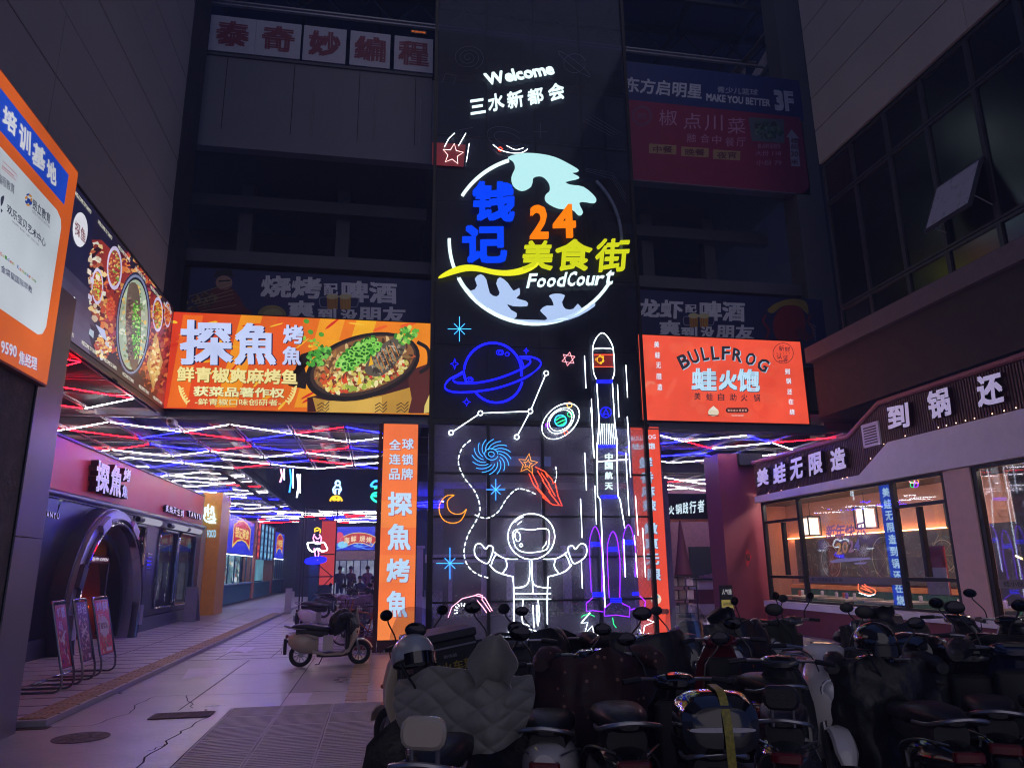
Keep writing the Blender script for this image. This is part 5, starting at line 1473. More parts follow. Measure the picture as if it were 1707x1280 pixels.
# ------------------------------------------------------------------ fish restaurant, left
SX = -6.35
PT = Plane('L', SX+0.005)
M_met = mat('brushed_graphite', '#34364a', 0.30, metal=0.45, var=0.18, scale=0.8)
M_met2 = mat('dark_graphite', '#45465a', 0.35, metal=0.35, var=0.2, scale=1.0)
M_chr = mat('chrome', '#b9bcc8', 0.12, metal=1.0, var=0.05)
M_port = mat('port_steel', '#a3a1b8', 0.30, metal=0.65, var=0.03)
M_rose = mat('fascia_lit_red', '#dc4a4e', 0.42, var=0.1, scale=0.5)  # red of the tube light put into the base colour
M_glass = glass('shop_glass', (0.86, 0.87, 0.90), 0.03)
M_int = mat('dim_interior', '#2b2630', 0.6, var=0.3, scale=1.2)
M_redp = mat('red_panel', '#6e2422', 0.45)
fs_ = thing('fish_shop', 'grey metallic shop front with round port doorway and raised fish lettering in the left passage', 'shop', (SX, 19, 0))
X1_, X0_ = SX, SX-0.18
def wal(y0, y1, z0, z1, m=M_met, name='wall_panel', dx=0): return B(name, (X0_, y0+.003, z0+.003), (X1_+dx, y1-.003, z1-.003), m, fs_)
for a, b in ((9.0, 11.2), (11.2, 13.6), (13.6, 16.15)): wal(a, b, 0.45, 3.08)
wal(21.0, 21.02+0.0+0.05, 0.45, 3.08)
wal(20.95, 28.6, 2.92, 3.08); wal(20.95, 28.6, 0.45, 0.6)
for a, b in ((22.0, 23.3), (27.75, 28.6)): wal(a, b, 0.6, 2.92)
B('plinth', (X0_, 9.0, 0.07), (X1_+0.06, 16.3, 0.43), M_met2, fs_); B('plinth', (X0_, 20.9, 0.07), (X1_+0.06, 28.6, 0.43), M_met2, fs_)
# wall round the port, hole cut as a fan between circle and rectangle
cy, cz, rad = 18.55, 0.75, 2.0
mb = MB(); rect = (16.15, 20.95, 0.07, 3.08)
N = 40; ci = []; re_ = []
for k in range(N+1):
    a = math.radians(-20+220*k/N); c_, s_ = math.cos(a), math.sin(a)
    ci.append((cy+rad*c_, max(0.07, cz+rad*s_)))
    t_ = 99
    if c_ > 1e-6: t_ = min(t_, (rect[1]-cy)/c_)
    if c_ < -1e-6: t_ = min(t_, (rect[0]-cy)/c_)
    if s_ > 1e-6: t_ = min(t_, (rect[3]-cz)/s_)
    if s_ < -1e-6: t_ = min(t_, (rect[2]-cz)/s_)
    re_.append((cy+t_*c_, cz+t_*s_))
vs = [(SX, p[0], p[1]) for p in ci+re_]
mb.add(vs, [(k, k+1, N+2+k, N+1+k) for k in range(N)])
mb.build('port_wall', M_met, fs_)
def ring(name, r0, r1, x0, x1, m, a0=-20, a1=200, parent=None, n=44, zmin=0.07):
    rings = []
    for k in range(n+1):
        a = math.radians(a0+(a1-a0)*k/n); c_, s_ = math.cos(a), math.sin(a)
        rings.append([(x, cy+r*c_, max(zmin, cz+r*s_)) for x, r in ((x0, r0), (x1, r0), (x1+0.02, (r0+r1)/2), (x1, r1), (x0, r1))])
    return MB().rings(rings).build(name, m, parent or fs_, smooth=True)
port = ring('port_ring', 1.98, 2.28, SX-0.05, SX+0.40, M_port)
ring('inner_ring', 1.62, 1.78, SX-0.35, SX+0.12, mat('dark_ring', '#202028', 0.35, metal=0.5), parent=port)
ring('mid_ring', 2.06, 2.10, SX+0.38, SX+0.47, M_met2, parent=port)
ring('outer_lip', 2.27, 2.33, SX-0.02, SX+0.30, M_met2, parent=port)
ring('bright_edge', 1.96, 2.03, SX+0.30, SX+0.46, M_chr, parent=port)
for a in (-4, 22, 62, 118, 158, 184):
    r = math.radians(a); c_ = Vector((SX+0.2, cy+2.14*math.cos(r), cz+2.14*math.sin(r)))
    mb = MB(); mb.box((SX-0.02, c_.y-0.11, c_.z-0.24), (SX+0.50, c_.y+0.11, c_.z+0.24))
    R_ = Matrix.Rotation(r, 3, 'X'); o = [Vector(v) for v in mb.v]
    mb.v = [tuple(R_ @ (v-c_)+c_) for v in o]
    mb.build('clamp', M_met2 if a in (22, 158) else M_port, fs_)
mb = MB().add([(SX-1.2, cy-2.1, 0.07), (SX-1.2, cy+2.1, 0.07), (SX-1.2, cy+2.1, 3.0), (SX-1.2, cy-2.1, 3.0)], [(0, 1, 2, 3)])
mb.build('lobby_wall', M_int, fs_)
B('lobby_side', (SX-1.2, cy+1.7, 0.07), (SX-0.1, cy+1.8, 3.0), M_redp, fs_)
B('lobby_side', (SX-1.2, cy-2.05, 0.07), (SX-0.1, cy-2.0, 3.0), M_int, fs_)
B('lobby_floor', (SX-1.2, cy-2.0, 0.05), (SX, cy+2.0, 0.075), M_walk, fs_)
B('lobby_fill', (SX-0.95, cy-1.0, 2.62), (SX-0.75, cy+1.0, 2.66), glow('lobby_fill_glow', (0.85, 0.8, 1.0), 2.5), fs_)  # glowing strip added to light the dark lobby
for k in range(5):
    rr = 1.45-k*0.13; pts = [(SX-0.5, cy-0.25+rr*math.cos(math.radians(a)), cz+rr*1.15*math.sin(math.radians(a))) for a in range(60, 181, 8)]
    pts.append((SX-0.5, cy-0.25-rr, 0.1))
    MB().tube(pts, 0.014, 5).build('lobby_arc', mat('arc_white', '#c8c4d0', 0.3), fs_)
# doorway light frame with red header
mb = MB(); mb.tube([(SX-0.1, cy-0.75, 0.1), (SX-0.1, cy-0.75, 1.95), (SX-0.1, cy+1.15, 1.95), (SX-0.1, cy+1.15, 0.1)], 0.02, 6)
fr = mb.build('door_frame', M_chr, fs_)
B('header_sign', (SX-0.12, cy-0.45, 1.86), (SX-0.06, cy+1.1, 2.02), M_redp, fr)
pr = Print(Plane('L', SX-0.055)); pr.text('营业中 OPEN', (cy-.3, 1.9), (cy+.95, 1.9), (cy-.3, 1.99), '#f0e6ff', 0.02, 1, raw=True); pr.build('header_text', M_lit, fr)
B('lit_counter', (SX-0.9, cy+1.2, 0.80), (SX-0.6, cy+1.65, 0.86), glow('orange_strip', (1, 0.25, 0.03), 1.2), fs_)
# tube along the top, fascia
MB().tube([(SX+0.03, 9, 3.17), (SX+0.03, 28.6, 3.17)], 0.085, 12).build('top_tube', M_met, fs_, smooth=True)
B('ledge', (X0_, 9, 3.083), (SX+0.08, 28.6, 3.10), M_met2, fs_)
B('fascia', (SX-0.1, 9, 3.27), (SX-0.02, 28.6, 4.30), M_rose, fs_)
B('fascia_trim', (SX-0.1, 9, 4.305), (SX+0.02, 28.6, 4.35), M_black, fs_)
B('fascia_top', (-11, 9, 4.36), (SX-0.1, 28.6, 4.40), M_dark, fs_)
B('upper_wall', (SX-2.0, 9, 4.41), (SX-1.9, 60, 5.29), M_dark, fs_)
B('end_return', (SX-3, 28.601, 0.07), (SX-0.02, 28.72, 4.3), mat('return_cream', '#b5ab97', 0.6), fs_)
PF = Plane('L', SX-0.02)
z4 = Z(0, 680, 3.879)
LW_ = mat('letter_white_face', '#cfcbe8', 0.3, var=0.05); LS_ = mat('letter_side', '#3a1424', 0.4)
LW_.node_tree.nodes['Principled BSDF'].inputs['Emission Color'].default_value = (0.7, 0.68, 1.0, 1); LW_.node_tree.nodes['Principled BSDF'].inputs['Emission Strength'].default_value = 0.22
for ch, bl, br, tl in (('探', (560, 535), (648, 562), (572, 330)), ('魚', (652, 560), (728, 582), (672, 355)), ('烤', (745, 468), (792, 480), (752, 385)), ('魚', (738, 570), (775, 590), (742, 490))):
    letters(PF, ch, [(z4(*bl), z4(*br), z4(*tl))], LW_, LS_, fs_, 0.16, 0.05, 0.02)
for i, ch in enumerate('炙焰天生烤'):
    x = 1048+i*25; y = 668+i*8; letters(PF, ch, [(z4(x, y), z4(x+20, y+6), z4(x+2, y-46))], LW_, LS_, fs_, 0.08, 0.03, 0.02)
for i, ch in enumerate('TANYU'):
    x = 1198+i*17.5; y = 700+i*5; letters(PF, ch, [(z4(x, y), z4(x+13, y+4), z4(x+1, y-38))], LW_, LS_, fs_, 0.08, 0.03, 0.02)
for i, ch in enumerate('TANYU'):
    x = 268+i*22; y = 700+i*4; letters(PT, ch, [(z4(x, y), z4(x+17, y+3), z4(x+1, y-38))], LW_, LS_, fs_, 0.03, 0.02, 0.0)
# windows with rounded steel frames
def rwin(y0, y1, z0, z1, art):
    w = MB(); r = 0.16; pts = []
    for (cyy, czz, a0) in ((y1-r, z1-r, 0), (y0+r, z1-r, 90), (y0+r, z0+r, 180), (y1-r, z0+r, 270)):
        for k in range(5):
            a = math.radians(a0+90*k/4); pts.append((SX+0.03, cyy+r*math.cos(a), czz+r*math.sin(a)))
    w.tube(pts, 0.035, 6, closed=True)
    f = w.build('window_frame', M_chr, fs_, smooth=True)
    B('pane', (SX-0.03, y0+.03, z0+.03), (SX-0.02, y1-.03, z1-.03), M_glass, f)
    B('reveal', (SX-0.6, y0-.1, z0-.1), (SX-0.55, y1+.1, z1+.1), M_int, f)
    pr = Print(Plane('L', SX-0.3)); art(pr, y0+0.12, y1-0.12, z0+0.12, z1-0.12); pr.build('poster', lit_print('window_art_glow', 0.516, 0.2), f)  # emission put into the artwork so it shows behind the pane
def art1(pr, y0, y1, z0, z1):
    pr.rect(y0, z1, y1, z0, '#3c2c33', 0, raw=True)
    pr.text('烤鱼', (y0+.15, z1-.42), (y1-.15, z1-.42), (y0+.15, z1-.12), '#c9a080', 0.03, 2, raw=True)
    pr.text('鲜椒烤鱼', (y0+.1, z1-.85), (y1-.1, z1-.85), (y0+.1, z1-.52), '#c9a080', 0.03, 2, raw=True)
    q = random.Random(5)
    for _ in range(60): pr.ell(q.uniform(y0+.15, y1-.15), q.uniform(z0+.1, z0+.95), q.uniform(.02, .09), q.uniform(.01, .03), q.choice(['#8a3a2c', '#a8674a', '#5a2a28', '#6c4a44']), 1+q.random(), q.uniform(0, 3), 7, raw=True)
def reflection_art(pr, y0, y1, z0, z1):
    q = random.Random(8)
    for c_ in ('#ff5a4a', '#3a6aff', '#ff3a8a', '#4ac8ff', '#ff5a4a', '#f0f0ff', '#3a3aff'):  # coloured arcs paint the neon reflections of this window
        cyy, czz = q.uniform(y0+.3, y1-.3), q.uniform(z0+1.0, z1-.25)
        pr.line([(cyy+.3*math.cos(a/2+q.random()), czz+.28*math.sin(a/2)) for a in range(9)], 0.03, c_, 2, smooth=3, raw=True)
    for _ in range(40): pr.ell(q.uniform(y0, y1), q.uniform(z0, z0+1.1), q.uniform(.03, .15), q.uniform(.02, .05), q.choice(['#40364a', '#5a3a4a', '#2a2a3a', '#6a5a70']), 1+q.random(), q.uniform(0, 3), 7, raw=True)
def art3(pr, y0, y1, z0, z1):
    for k, ch in enumerate('招牌烤鱼'): pr.text(ch, (y0+.12, z1-.55-.36*k), (y0+.5, z1-.55-.36*k), (y0+.12, z1-.25-.36*k), '#d8e82a', 0.04, 2, raw=True)
    q = random.Random(9)
    for _ in range(40): pr.ell(q.uniform(y0, y1), q.uniform(z0, z0+1.0), q.uniform(.03, .15), q.uniform(.02, .05), q.choice(['#40364a', '#5a4a6a', '#2a2a3a', '#b0b0d0']), 1+q.random(), q.uniform(0, 3), 7, raw=True)
rwin(21.05, 21.95, 0.62, 2.86, art1); rwin(23.35, 25.3, 0.62, 2.84, reflection_art); rwin(25.5, 27.7, 0.62, 2.84, art3)
wal(25.32, 25.48, 0.6, 2.92)
for k in range(6): MB().rbox((SX+0.004, 22.35, 1.62+k*0.1), (SX+0.025, 22.75, 1.66+k*0.1), 0.015, 0).build('louvre', M_chr, fs_)
for y in (20.9, 23.9, 25.9):
    l = MB().tube([(SX+0.16, y-.2, 2.98), (SX+0.16, y+0.2, 2.98)], 0.065, 12).build('wall_lamp', M_black, fs_, smooth=True)
    MB().tube([(SX+0.16, y+0.21, 2.985), (SX+0.16, y+1.75, 2.985)], 0.085, 10).build('lamp_tube', glow('lamp_glass', (0.5, 0.48, 0.62), 0.45), l, smooth=True)
# plug and cable by the column
t = thing('white_cable', 'white cable hanging from a wall socket behind the poster stands', 'cable', (SX+0.1, 12.2, 0.1))
B('socket', (SX+0.062, 12.2, 0.55), (SX+0.09, 12.32, 0.67), mat('plastic_white', '#d9d9e0', 0.4), t)
MB().tube(crom([(SX+0.1, 12.26, 0.6), (SX+0.16, 12.3, 0.35), (SX+0.5, 12.2, 0.2), (SX+0.7, 11.9, 0.085), (SX+0.3, 11.2, 0.08), (SX+0.2, 10.6, 0.08)], 8), 0.01, 5).build('cord', _mats['plastic_white'], t, smooth=True)

# pale and orange pillars, snack shop signs
t = thing('orange_pillar', 'orange food stall pillar with white neon lettering after the fish shop', 'pillar', (-6.1, 30, 0))
B('shaft', (-6.62, 29.6, 0.07), (-5.92, 31.2, 4.55), mat('orange_paint', '#e09a2c', 0.4, var=0.08), t)
B('pale_side', (-6.95, 29.0, 0.07), (-6.4, 29.59, 3.3), mat('return_cream', '#b5ab97', 0.6), t)
P29 = Plane('Y', 29.55); z6 = Z(300, 680, 3.554)
SW2 = glow('sign_cyan_white', (0.42, 0.78, 1.0), 1.6)
pr = Print(P29, 0.02)
neon(P29, [zl(z6, [(140, 580), (132, 620), (150, 665), (180, 680), (215, 680)]), zl(z6, [(150, 640), (150, 590), (165, 585), (168, 640)]), zl(z6, [(178, 600), (200, 585), (200, 640), (180, 640)]), zl(z6, [(165, 655), (190, 650), (215, 660)]), zl(z6, [(155, 672), (200, 668)])], SW2, t, 'neon_tube', r=0.03, off=0.04)
neon(P29, [zl(z6, [(170, 570), (160, 615), (186, 625), (192, 580)]), zl(z6, [(205, 625), (205, 672)])], SW2, t, 'neon_tube', r=0.03, off=0.04)
pr.text('FOOD', z6(162, 768), z6(214, 766), z6(162, 722), '#a8e0ff', 0.04, 1); pr.build('small_lettering', M_lit, t)
M_teal = mat('teal_tile', '#39788a', 0.35, var=0.1)
M_shopi = lit_print('shop_inside_glow', 0.645, 0.5, 0.8)  # room light of the stalls put into the print as emission
def stall(y0, y1, label, sign, sub=None, x=-7.2, sd=1):
    t = thing('food_stall', label, 'food stall', (x, (y0+y1)/2, 0))
    B('teal_base', (x-0.3, y0, 0.07), (x, y1, 0.95), M_teal, t); B('counter_top', (x-0.3, y0, 0.953), (x+0.12, y1, 1.02), mat('counter_pale', '#9fc0cc', 0.3), t)
    n = 5; 
    for k in range(n): B('pane', (x-0.05, y0+(y1-y0)*k/n+.04, 1.03), (x-0.04, y0+(y1-y0)*(k+1)/n-.04, 2.42), M_glass, t)
    for k in range(n+1): B('mullion', (x-0.07, y0+(y1-y0)*k/n-.035, 1.03), (x-0.01, y0+(y1-y0)*k/n+.035, 2.42), mat('teal_frame', '#2c5a6c', 0.4), t)
    B('added_fill', (x-0.02, y0+.1, 2.425), (x+.02, y1-.1, 2.447), glow('added_fill', (0.75, 0.85, 1.0), 9.0), t)  # glowing strip added to brighten the passage floor
    B('sign_case', (x-0.2, y0, 2.45), (x, y1, 4.35), M_black, t)
    p = Plane('L', x+0.01); pr = Print(p); q = random.Random(sd)
    pr.rect(y0+.1, 4.3, y1-.1, 2.5, '#2a35d8', 0, raw=True)
    for _ in range(40): pr.ell(q.uniform(y0+.3, y1-.3), q.uniform(2.55, 4.2), q.uniform(.15, .5), q.uniform(.02, .05), q.choice(['#3f55f0', '#2430b8', '#5a78ff', '#7a5ae0']), 1, q.uniform(0, 3), 8, raw=True)
    m = (y0+y1)/2+0.4; w = (y1-y0)*0.30
    pr.poly([(m-w, 2.75), (m-w*0.5, 3.1), (m, 3.2), (m+w*0.5, 3.1), (m+w, 2.75), (m+w, 3.9), (m+w*.5, 4.18), (m, 4.28), (m-w*.5, 4.18), (m-w, 3.9)], '#f0c84a', 2, raw=True)
    pr.poly([(m-w*.93, 2.95), (m-w*0.5, 3.2), (m, 3.28), (m+w*0.5, 3.2), (m+w*.93, 2.95), (m+w*.93, 3.85), (m+w*.5, 4.1), (m, 4.2), (m-w*.5, 4.1), (m-w*.93, 3.85)], '#c02a2a', 3, raw=True)
    pr.text(sign, (m-w*.8, 3.3), (m+w*.8, 3.3), (m-w*.8, 3.85), '#ffe27a', 0.03, 4, raw=True)
    pr.build('sign_print', M_lit, t)
    pr = Print(Plane('L', x-0.6)); pr.rect(y0, 2.5, y1, 0.9, '#6f9aa6', 0, raw=True)
    for _ in range(90): a, b = q.uniform(y0, y1), q.uniform(1.0, 2.4); pr.ell(a, b, q.uniform(.08, .5), q.uniform(.04, .2), q.choice(['#2c4650', '#9ab8b0', '#4a6a5a', '#d8c89a', '#3a3a48', '#a05a48', '#e8f0f0']), 1+q.random(), 0, 7, raw=True)
    pr.build('inside', M_shopi, t)
    return t
stall(37.0, 45.6, 'nearest food stall with blue sign panel and teal base beyond the orange pillar', '钱记美食', sd=3)
stall(54.0, 60.0, 'farthest food stall with blue sign panel at the end of the left passage', '小吃街', sd=4)
t = thing('food_stall', 'middle food stall with tall pale glowing column signs between two blue signs', 'food stall', (-7.2, 49, 0))
B('teal_base', (-7.5, 46.4, 0.07), (-7.2, 53.5, 0.95), M_teal, t)
pr = Print(Plane('L', -7.7)); pr.rect(46.4, 4.4, 53.5, 1.0, '#4d7f92', 0, raw=True); pr.build('inside', M_shopi, t)
for k, (y, s, c_) in enumerate(((46.7, '海鲜大排档', '#ff5a4a'), (48.0, '烧烤小龙虾', '#8ad8ff'), (49.6, '麻辣烫火锅', '#8ad8ff'), (51.2, '特色小吃城', '#b8e8ff'), (52.6, '精品水果捞', '#8ad8ff'))):
    B('column_sign', (-7.45, y, 2.3), (-7.16, y+1.0, 4.5), M_black, t)
    pr = Print(Plane('L', -7.15)); pr.rect(y, 4.5, y+1.0, 2.3, '#3a6a9a' if k else '#7a2030', 0, raw=True)
    for i, ch in enumerate(s): pr.text(ch, (y+.12, 4.1-.42*i), (y+.88, 4.1-.42*i), (y+.12, 4.42-.42*i), c_, 0.03, 1, raw=True)
    pr.build('column_print', M_lit, t)
for y, c_ in ((45.65, '#c98a6a'), (53.55, '#a86a52')):
    t = thing('brick_pillar', 'salmon square pillar between food stalls, %s one' % ('nearer' if y < 50 else 'farther'), 'pillar', (-7.1, y, 0))
    B('shaft', (-7.7, y, 0.07), (-7.12, y+0.65, 4.5), mat('salmon_'+str(int(y)), c_, 0.5), t); B('cap', (-7.75, y-.05, 4.51), (-7.08, y+0.7, 4.6), M_black, t)

# inner court: far stall, steel frame, neon pictures
PE = Plane('Y', 46.0)
t = thing('far_seafood_stall', 'far stall with blue sign and red fan lettering above glass doors in the inner court', 'food stall', tuple(PE.w(*PE.uv(592, 990))))
u0, v1 = PE.uv(557, 877); u1, v0 = PE.uv(625, 917)
B('sign_case', (u0, 46.01, v0), (u1, 46.3, v1), M_black, t)
pr = Print(PE); pr.rect(u0+.03, v1-.03, u1-.03, v0+.03, '#2438e0', 0, raw=True)
mx, my = (u0+u1)/2+0.25, v0-0.9
fan = [(mx+1.95*math.cos(a), my+1.95*math.sin(a)) for a in [math.radians(55+70*k/10) for k in range(11)]]+[(mx+1.35*math.cos(a), my+1.35*math.sin(a)) for a in [math.radians(125-70*k/10) for k in range(11)]]
pr.poly(fan, '#c8402c', 1, raw=True); pr.line(fan, 0.04, '#f0d890', 2, closed=True, raw=True)
for ch, dx, in zip('海鲜烧烤', (-0.72, -0.32, 0.2, 0.6)): pr.text(ch, (mx+dx-.15, v0+.55-abs(dx)*.18), (mx+dx+.18, v0+.55-abs(dx)*.18), (mx+dx-.15, v0+.92-abs(dx)*.18), '#ffe6b8', 0.03, 3, raw=True)
q = random.Random(3)
for _ in range(40): pr.ell(q.uniform(u0+.1, u1-.1), q.uniform(v0+.05, v0+.4), q.uniform(.05, .3), .03, q.choice(['#4a7aff', '#6aa8ff', '#1a2ab0']), 1.5, q.uniform(-.5, .5), 8, raw=True)
pr.ell(u0+.35, v0+.75, .25, .35, '#e04a6a', 2, raw=True); pr.ell(u0+.55, v0+.35, .3, .2, '#8ad8ff', 2.2, raw=True)
pr.build('sign_print', M_lit, t)
B('lintel', (u0-.05, 46.0, v0-0.55), (u1+.1, 46.2, v0-0.02), mat('tan_lintel', '#a58c80', 0.5), t)
M_cur = lit_print('door_glass_lit', 0.331, 0.35, 2.0)
for k in range(6):
    a = u0+(u1-u0)*k/6; pr = Print(Plane('Y', 46.1)); pr.rect(a+.03, v0-.58, a+(u1-u0)/6-.03, 0.1, ('#9fa4c4', '#8d93b4', '#aab4cc')[k % 3], 0, raw=True)
    pr.rect(a+.1, v0-1.0, a+.3, v0-1.2, '#c4f0ff', 1, raw=True) if k == 1 else None
    pr.build('glass_door', M_cur, t)
    B('door_post', (a-.03, 46.0, 0.0), (a+.03, 46.16, v0-.56), M_met2, t)
B('side_wall', (u1+.12, 45.9, 0), (u1+3, 46.2, 5.3), M_dark, t); B('side_wall', (-4.9, 47.5, 0), (u0-.1, 47.7, 5.3), M_dark, t)
fx0, fx1, fy = -3.30, -1.86, 34.0
t = thing('steel_frame', 'dark steel lattice frame with diagonal braces holding a neon dancer in the inner court', 'frame', ((fx0+fx1)/2, fy, 0))
for x in (fx0, fx0+0.12, fx1): B('post', (x-.03, fy-.03, 0), (x+.03, fy+.03, 4.4), M_steel, t)
for zz in (0.1, 1.35, 2.3, 4.3): B('rail', (fx0+.16, fy-.025, zz-.025), (fx1-.04, fy+.025, zz+.025), M_steel, t)
for a, b in (((fx0+.2, 0.1), (fx1-.1, 1.35)), ((fx0+.2, 2.3), (fx1-.1, 1.35))): MB().tube([(a[0], fy, a[1]), (b[0], fy, b[1])], 0.02, 5).build('brace', M_steel, t)
B('red_sheet', (fx1-.65, fy+.05, 1.0), (fx1-.02, fy+.08, 3.75), glow('dull_red_lit', (0.30, 0.03, 0.035), 1.0), t)
B('teal_sheet', (fx0+.3, fy+.6, 0.1), (fx1-.75, fy+.63, 2.2), mat('teal_frame', '#2c5a6c', 0.4), t)
PFm = Plane('Y', fy-0.03)
t = thing('neon_dancer', 'small neon figure of a dancer in a flying white skirt hung on the steel frame', 'neon sign', tuple(PFm.w(*PFm.uv(530, 935))))
D6 = lambda name, paths, m, **k: neon(PFm, [zl(z6, p) for p in paths], m, t, name, off=0.03, **k)
D6('hair', [[(800, 735), (800, 715), (818, 710), (832, 722), (830, 740)], [(806, 728), (825, 722)]], NY, r=0.03, smooth=3)
D6('body', [[(798, 745), (790, 770), (800, 795), (815, 790), (830, 800), (838, 770), (825, 748)], [(800, 760), (815, 775), (830, 765)], [(795, 830), (800, 860), (808, 900)], [(812, 830), (822, 860), (815, 900)]], glow('neon_magenta', (1.0, 0.25, 0.6), 2.2), r=0.03, smooth=3)
D6('skirt', [[(755, 800), (790, 795), (815, 805), (850, 795), (868, 820), (872, 840), (840, 848), (815, 830), (790, 850), (765, 835), (755, 800)]], NW, r=0.03, smooth=3)
D6('base', [ellpts(805, 902, 58, 14, -6), ellpts(805, 902, 40, 8, -6)], NB, r=0.07, closed=True)
PB2 = Plane('Y', 39.98)
t = thing('neon_spaceman', 'small pale blue neon spaceman over a yellow mound on the navy bulkhead', 'neon sign', tuple(PB2.w(*PB2.uv(561, 835))))
D7 = lambda name, paths, m, **k: neon(PB2, [zl(z6, p) for p in paths], m, t, name, off=0.05, **k)
NCW = glow('neon_ice', (0.35, 0.65, 1.0), 2.2)
D7('figure', [ellpts(935, 445, 13, 13), [(922, 460), (908, 480), (912, 505)], [(948, 460), (955, 485), (940, 505)], [(920, 512), (922, 480), (945, 480), (942, 512)]], NCW, r=0.05)
D7('mound', [ellpts(925, 552, 34, 30, 0, 180, 360, 14), ellpts(915, 540, 8, 6), ellpts(938, 542, 7, 5)], NY, r=0.05)
t = thing('neon_chef', 'small green and blue neon figure at the right end of the navy bulkhead', 'neon sign', tuple(PB2.w(*PB2.uv(628, 835))))
D7('hat', [[(1130, 462), (1140, 445), (1160, 432), (1180, 440), (1190, 452), (1160, 466), (1130, 462)]], NC2, r=0.06, smooth=3)
D7('body', [[(1150, 475), (1185, 470), (1190, 500), (1150, 505), (1135, 530), (1165, 555), (1190, 545)], [(1145, 520), (1180, 520)]], glow('neon_mint', (0.02, 0.85, 0.4), 2.0), r=0.06, smooth=3)
PSd = Plane('R', -4.88)
for i, (x, y0, y1, m, lb) in enumerate(((597, 362, 440, NK, 'pink'), (652, 362, 500, NC2, 'blue'), (696, 392, 530, NW, 'white'))):
    a = on('Y', 27.5+i*3.2, *z6(x, y0)); b = on('Y', 27.5+i*3.2, *z6(x-4, y1))
    t = thing('neon_drip', 'small hanging %s neon drip under the inner court edge' % lb, 'neon sign', tuple(a))
    MB().tube([tuple(a), tuple(a.lerp(b, .5)+Vector((.06, 0, 0))), tuple(b)], 0.035, 5).build('tube', m, t)
    MB().tube([tuple(a+Vector((.12, 0, 0))), tuple(b.lerp(a, .2)+Vector((.14, 0, 0)))], 0.02, 5).build('tube', NW, t)
    MB().tube([tuple(a), (a.x, a.y, 8.45)], 0.006, 4).build('wire', M_steel, t)

# behind the screen: planter, lilac posts, lit stall
t = thing('planter', 'long planter of leafy plants with pink flowers behind the wire mesh screen', 'planter', (3.5, 17.6, 0))
B('box', (1.25, 17.2, 0), (5.9, 17.75, 0.55), mat('planter_grey', '#6f6c78', 0.6), t)
q = random.Random(12); lf = MB(); fl = MB()
for _ in range(1500):
    x, y, zz = q.uniform(1.25, 5.9), q.uniform(17.15, 17.8), 0.5+abs(q.gauss(0, 0.24))*(1+0.4*math.sin(q.random()*6))
    s = q.uniform(.03, .075); a, b = q.uniform(0, 6.28), q.uniform(-1, 1)
    d1 = Vector((math.cos(a), math.sin(a), b)).normalized()*s; d2 = d1.cross(Vector((0.2, 0.1, 1))).normalized()*s*0.35
    c_ = Vector((x, y, zz)); m_b = fl if (zz > 0.72 and q.random() < 0.28) else lf
    m_b.add([c_-d1, c_+d2, c_+d1, c_-d2], [(0, 1, 2, 3)])
lf.build('foliage', mat('leaf_green', '#7a9a6c', 0.5, var=0.5, scale=14), t)['kind'] = 'stuff'
fl.build('blossom', mat('blossom_pink', '#c06a92', 0.5, var=0.3, scale=14), t)['kind'] = 'stuff'
M_lil = mat('lilac_paint', '#b4a9dc', 0.4, var=0.08)
for i, (x, y) in enumerate(((1.05, 19.6), (2.9, 20.4), (3.6, 20.4), (5.2, 20.4), (5.8, 20.4))):
    t = thing('bollard_post', 'square lilac post with a flat cap behind the screen, number %s from the left' % ('one', 'two', 'three', 'four', 'five')[i], 'post', (x, y, 0), group='lilac posts behind the screen')
    B('shaft', (x-.1, y-.1, 0), (x+.1, y+.1, 2.15), M_lil, t); B('cap', (x-.14, y-.14, 2.153), (x+.14, y+.14, 2.22), M_lil, t)
t = thing('barrier_gate', 'lilac horizontal barrier beam lit by the neon behind the wire mesh', 'barrier', (3.5, 21, 0))
B('beam', (1.3, 20.9, 1.80), (6.0, 21.0, 2.02), M_lil, t)
for x in (2.0, 4.4): B('leg', (x-.05, 20.9, 0), (x+.05, 21.0, 1.797), M_lil, t)
t = thing('inner_stall', 'dim inner stall with string lights behind the wire mesh screen', 'food stall', (5, 27.5, 0))
B('back', (2.4, 28, 0), (10.4, 28.1, 4.6), M_dark, t)
P28 = Plane('Y', 27.8); pr = Print(P28); zz7 = Z(620, 680, 3.2)
pr.poly(zl(zz7, [(715, 555), (1010, 555), (1012, 728), (672, 728)]), '#2e2a3c', 0)
for k in range(26):
    y = 560+k*6.4; x0 = 712-k*1.5+q.uniform(0, 30); x1 = x0+q.uniform(60, 240)
    pr.line(zl(zz7, [(x0, y), ((x0+x1)/2, y+q.uniform(-5, 5)), (min(1005, x1), y+q.uniform(-3, 3))]), q.uniform(0.3, 0.9), q.choice(['#8f8cae', '#6a668c', '#b8a890', '#4a466a', '#b0a8d8']), 1+q.random())
pr.poly(zl(zz7, [(1145, 555), (1290, 555), (1290, 640), (1145, 640)]), '#4a466a', 0)
for k in range(60): pr.ell(*zz7(q.uniform(690, 1000), q.uniform(570, 720)), 0.8, 0.8, q.choice(['#e8d8c0', '#c0c0ff', '#ff9ac8']), 3, 0, 5)
pr.text('欢乐', zz7(920, 712), zz7(985, 712), zz7(920, 672), '#c04a90', 0.02, 4)
pr.build('lights', lit_print('string_lights', 0.361, 0.3), t)

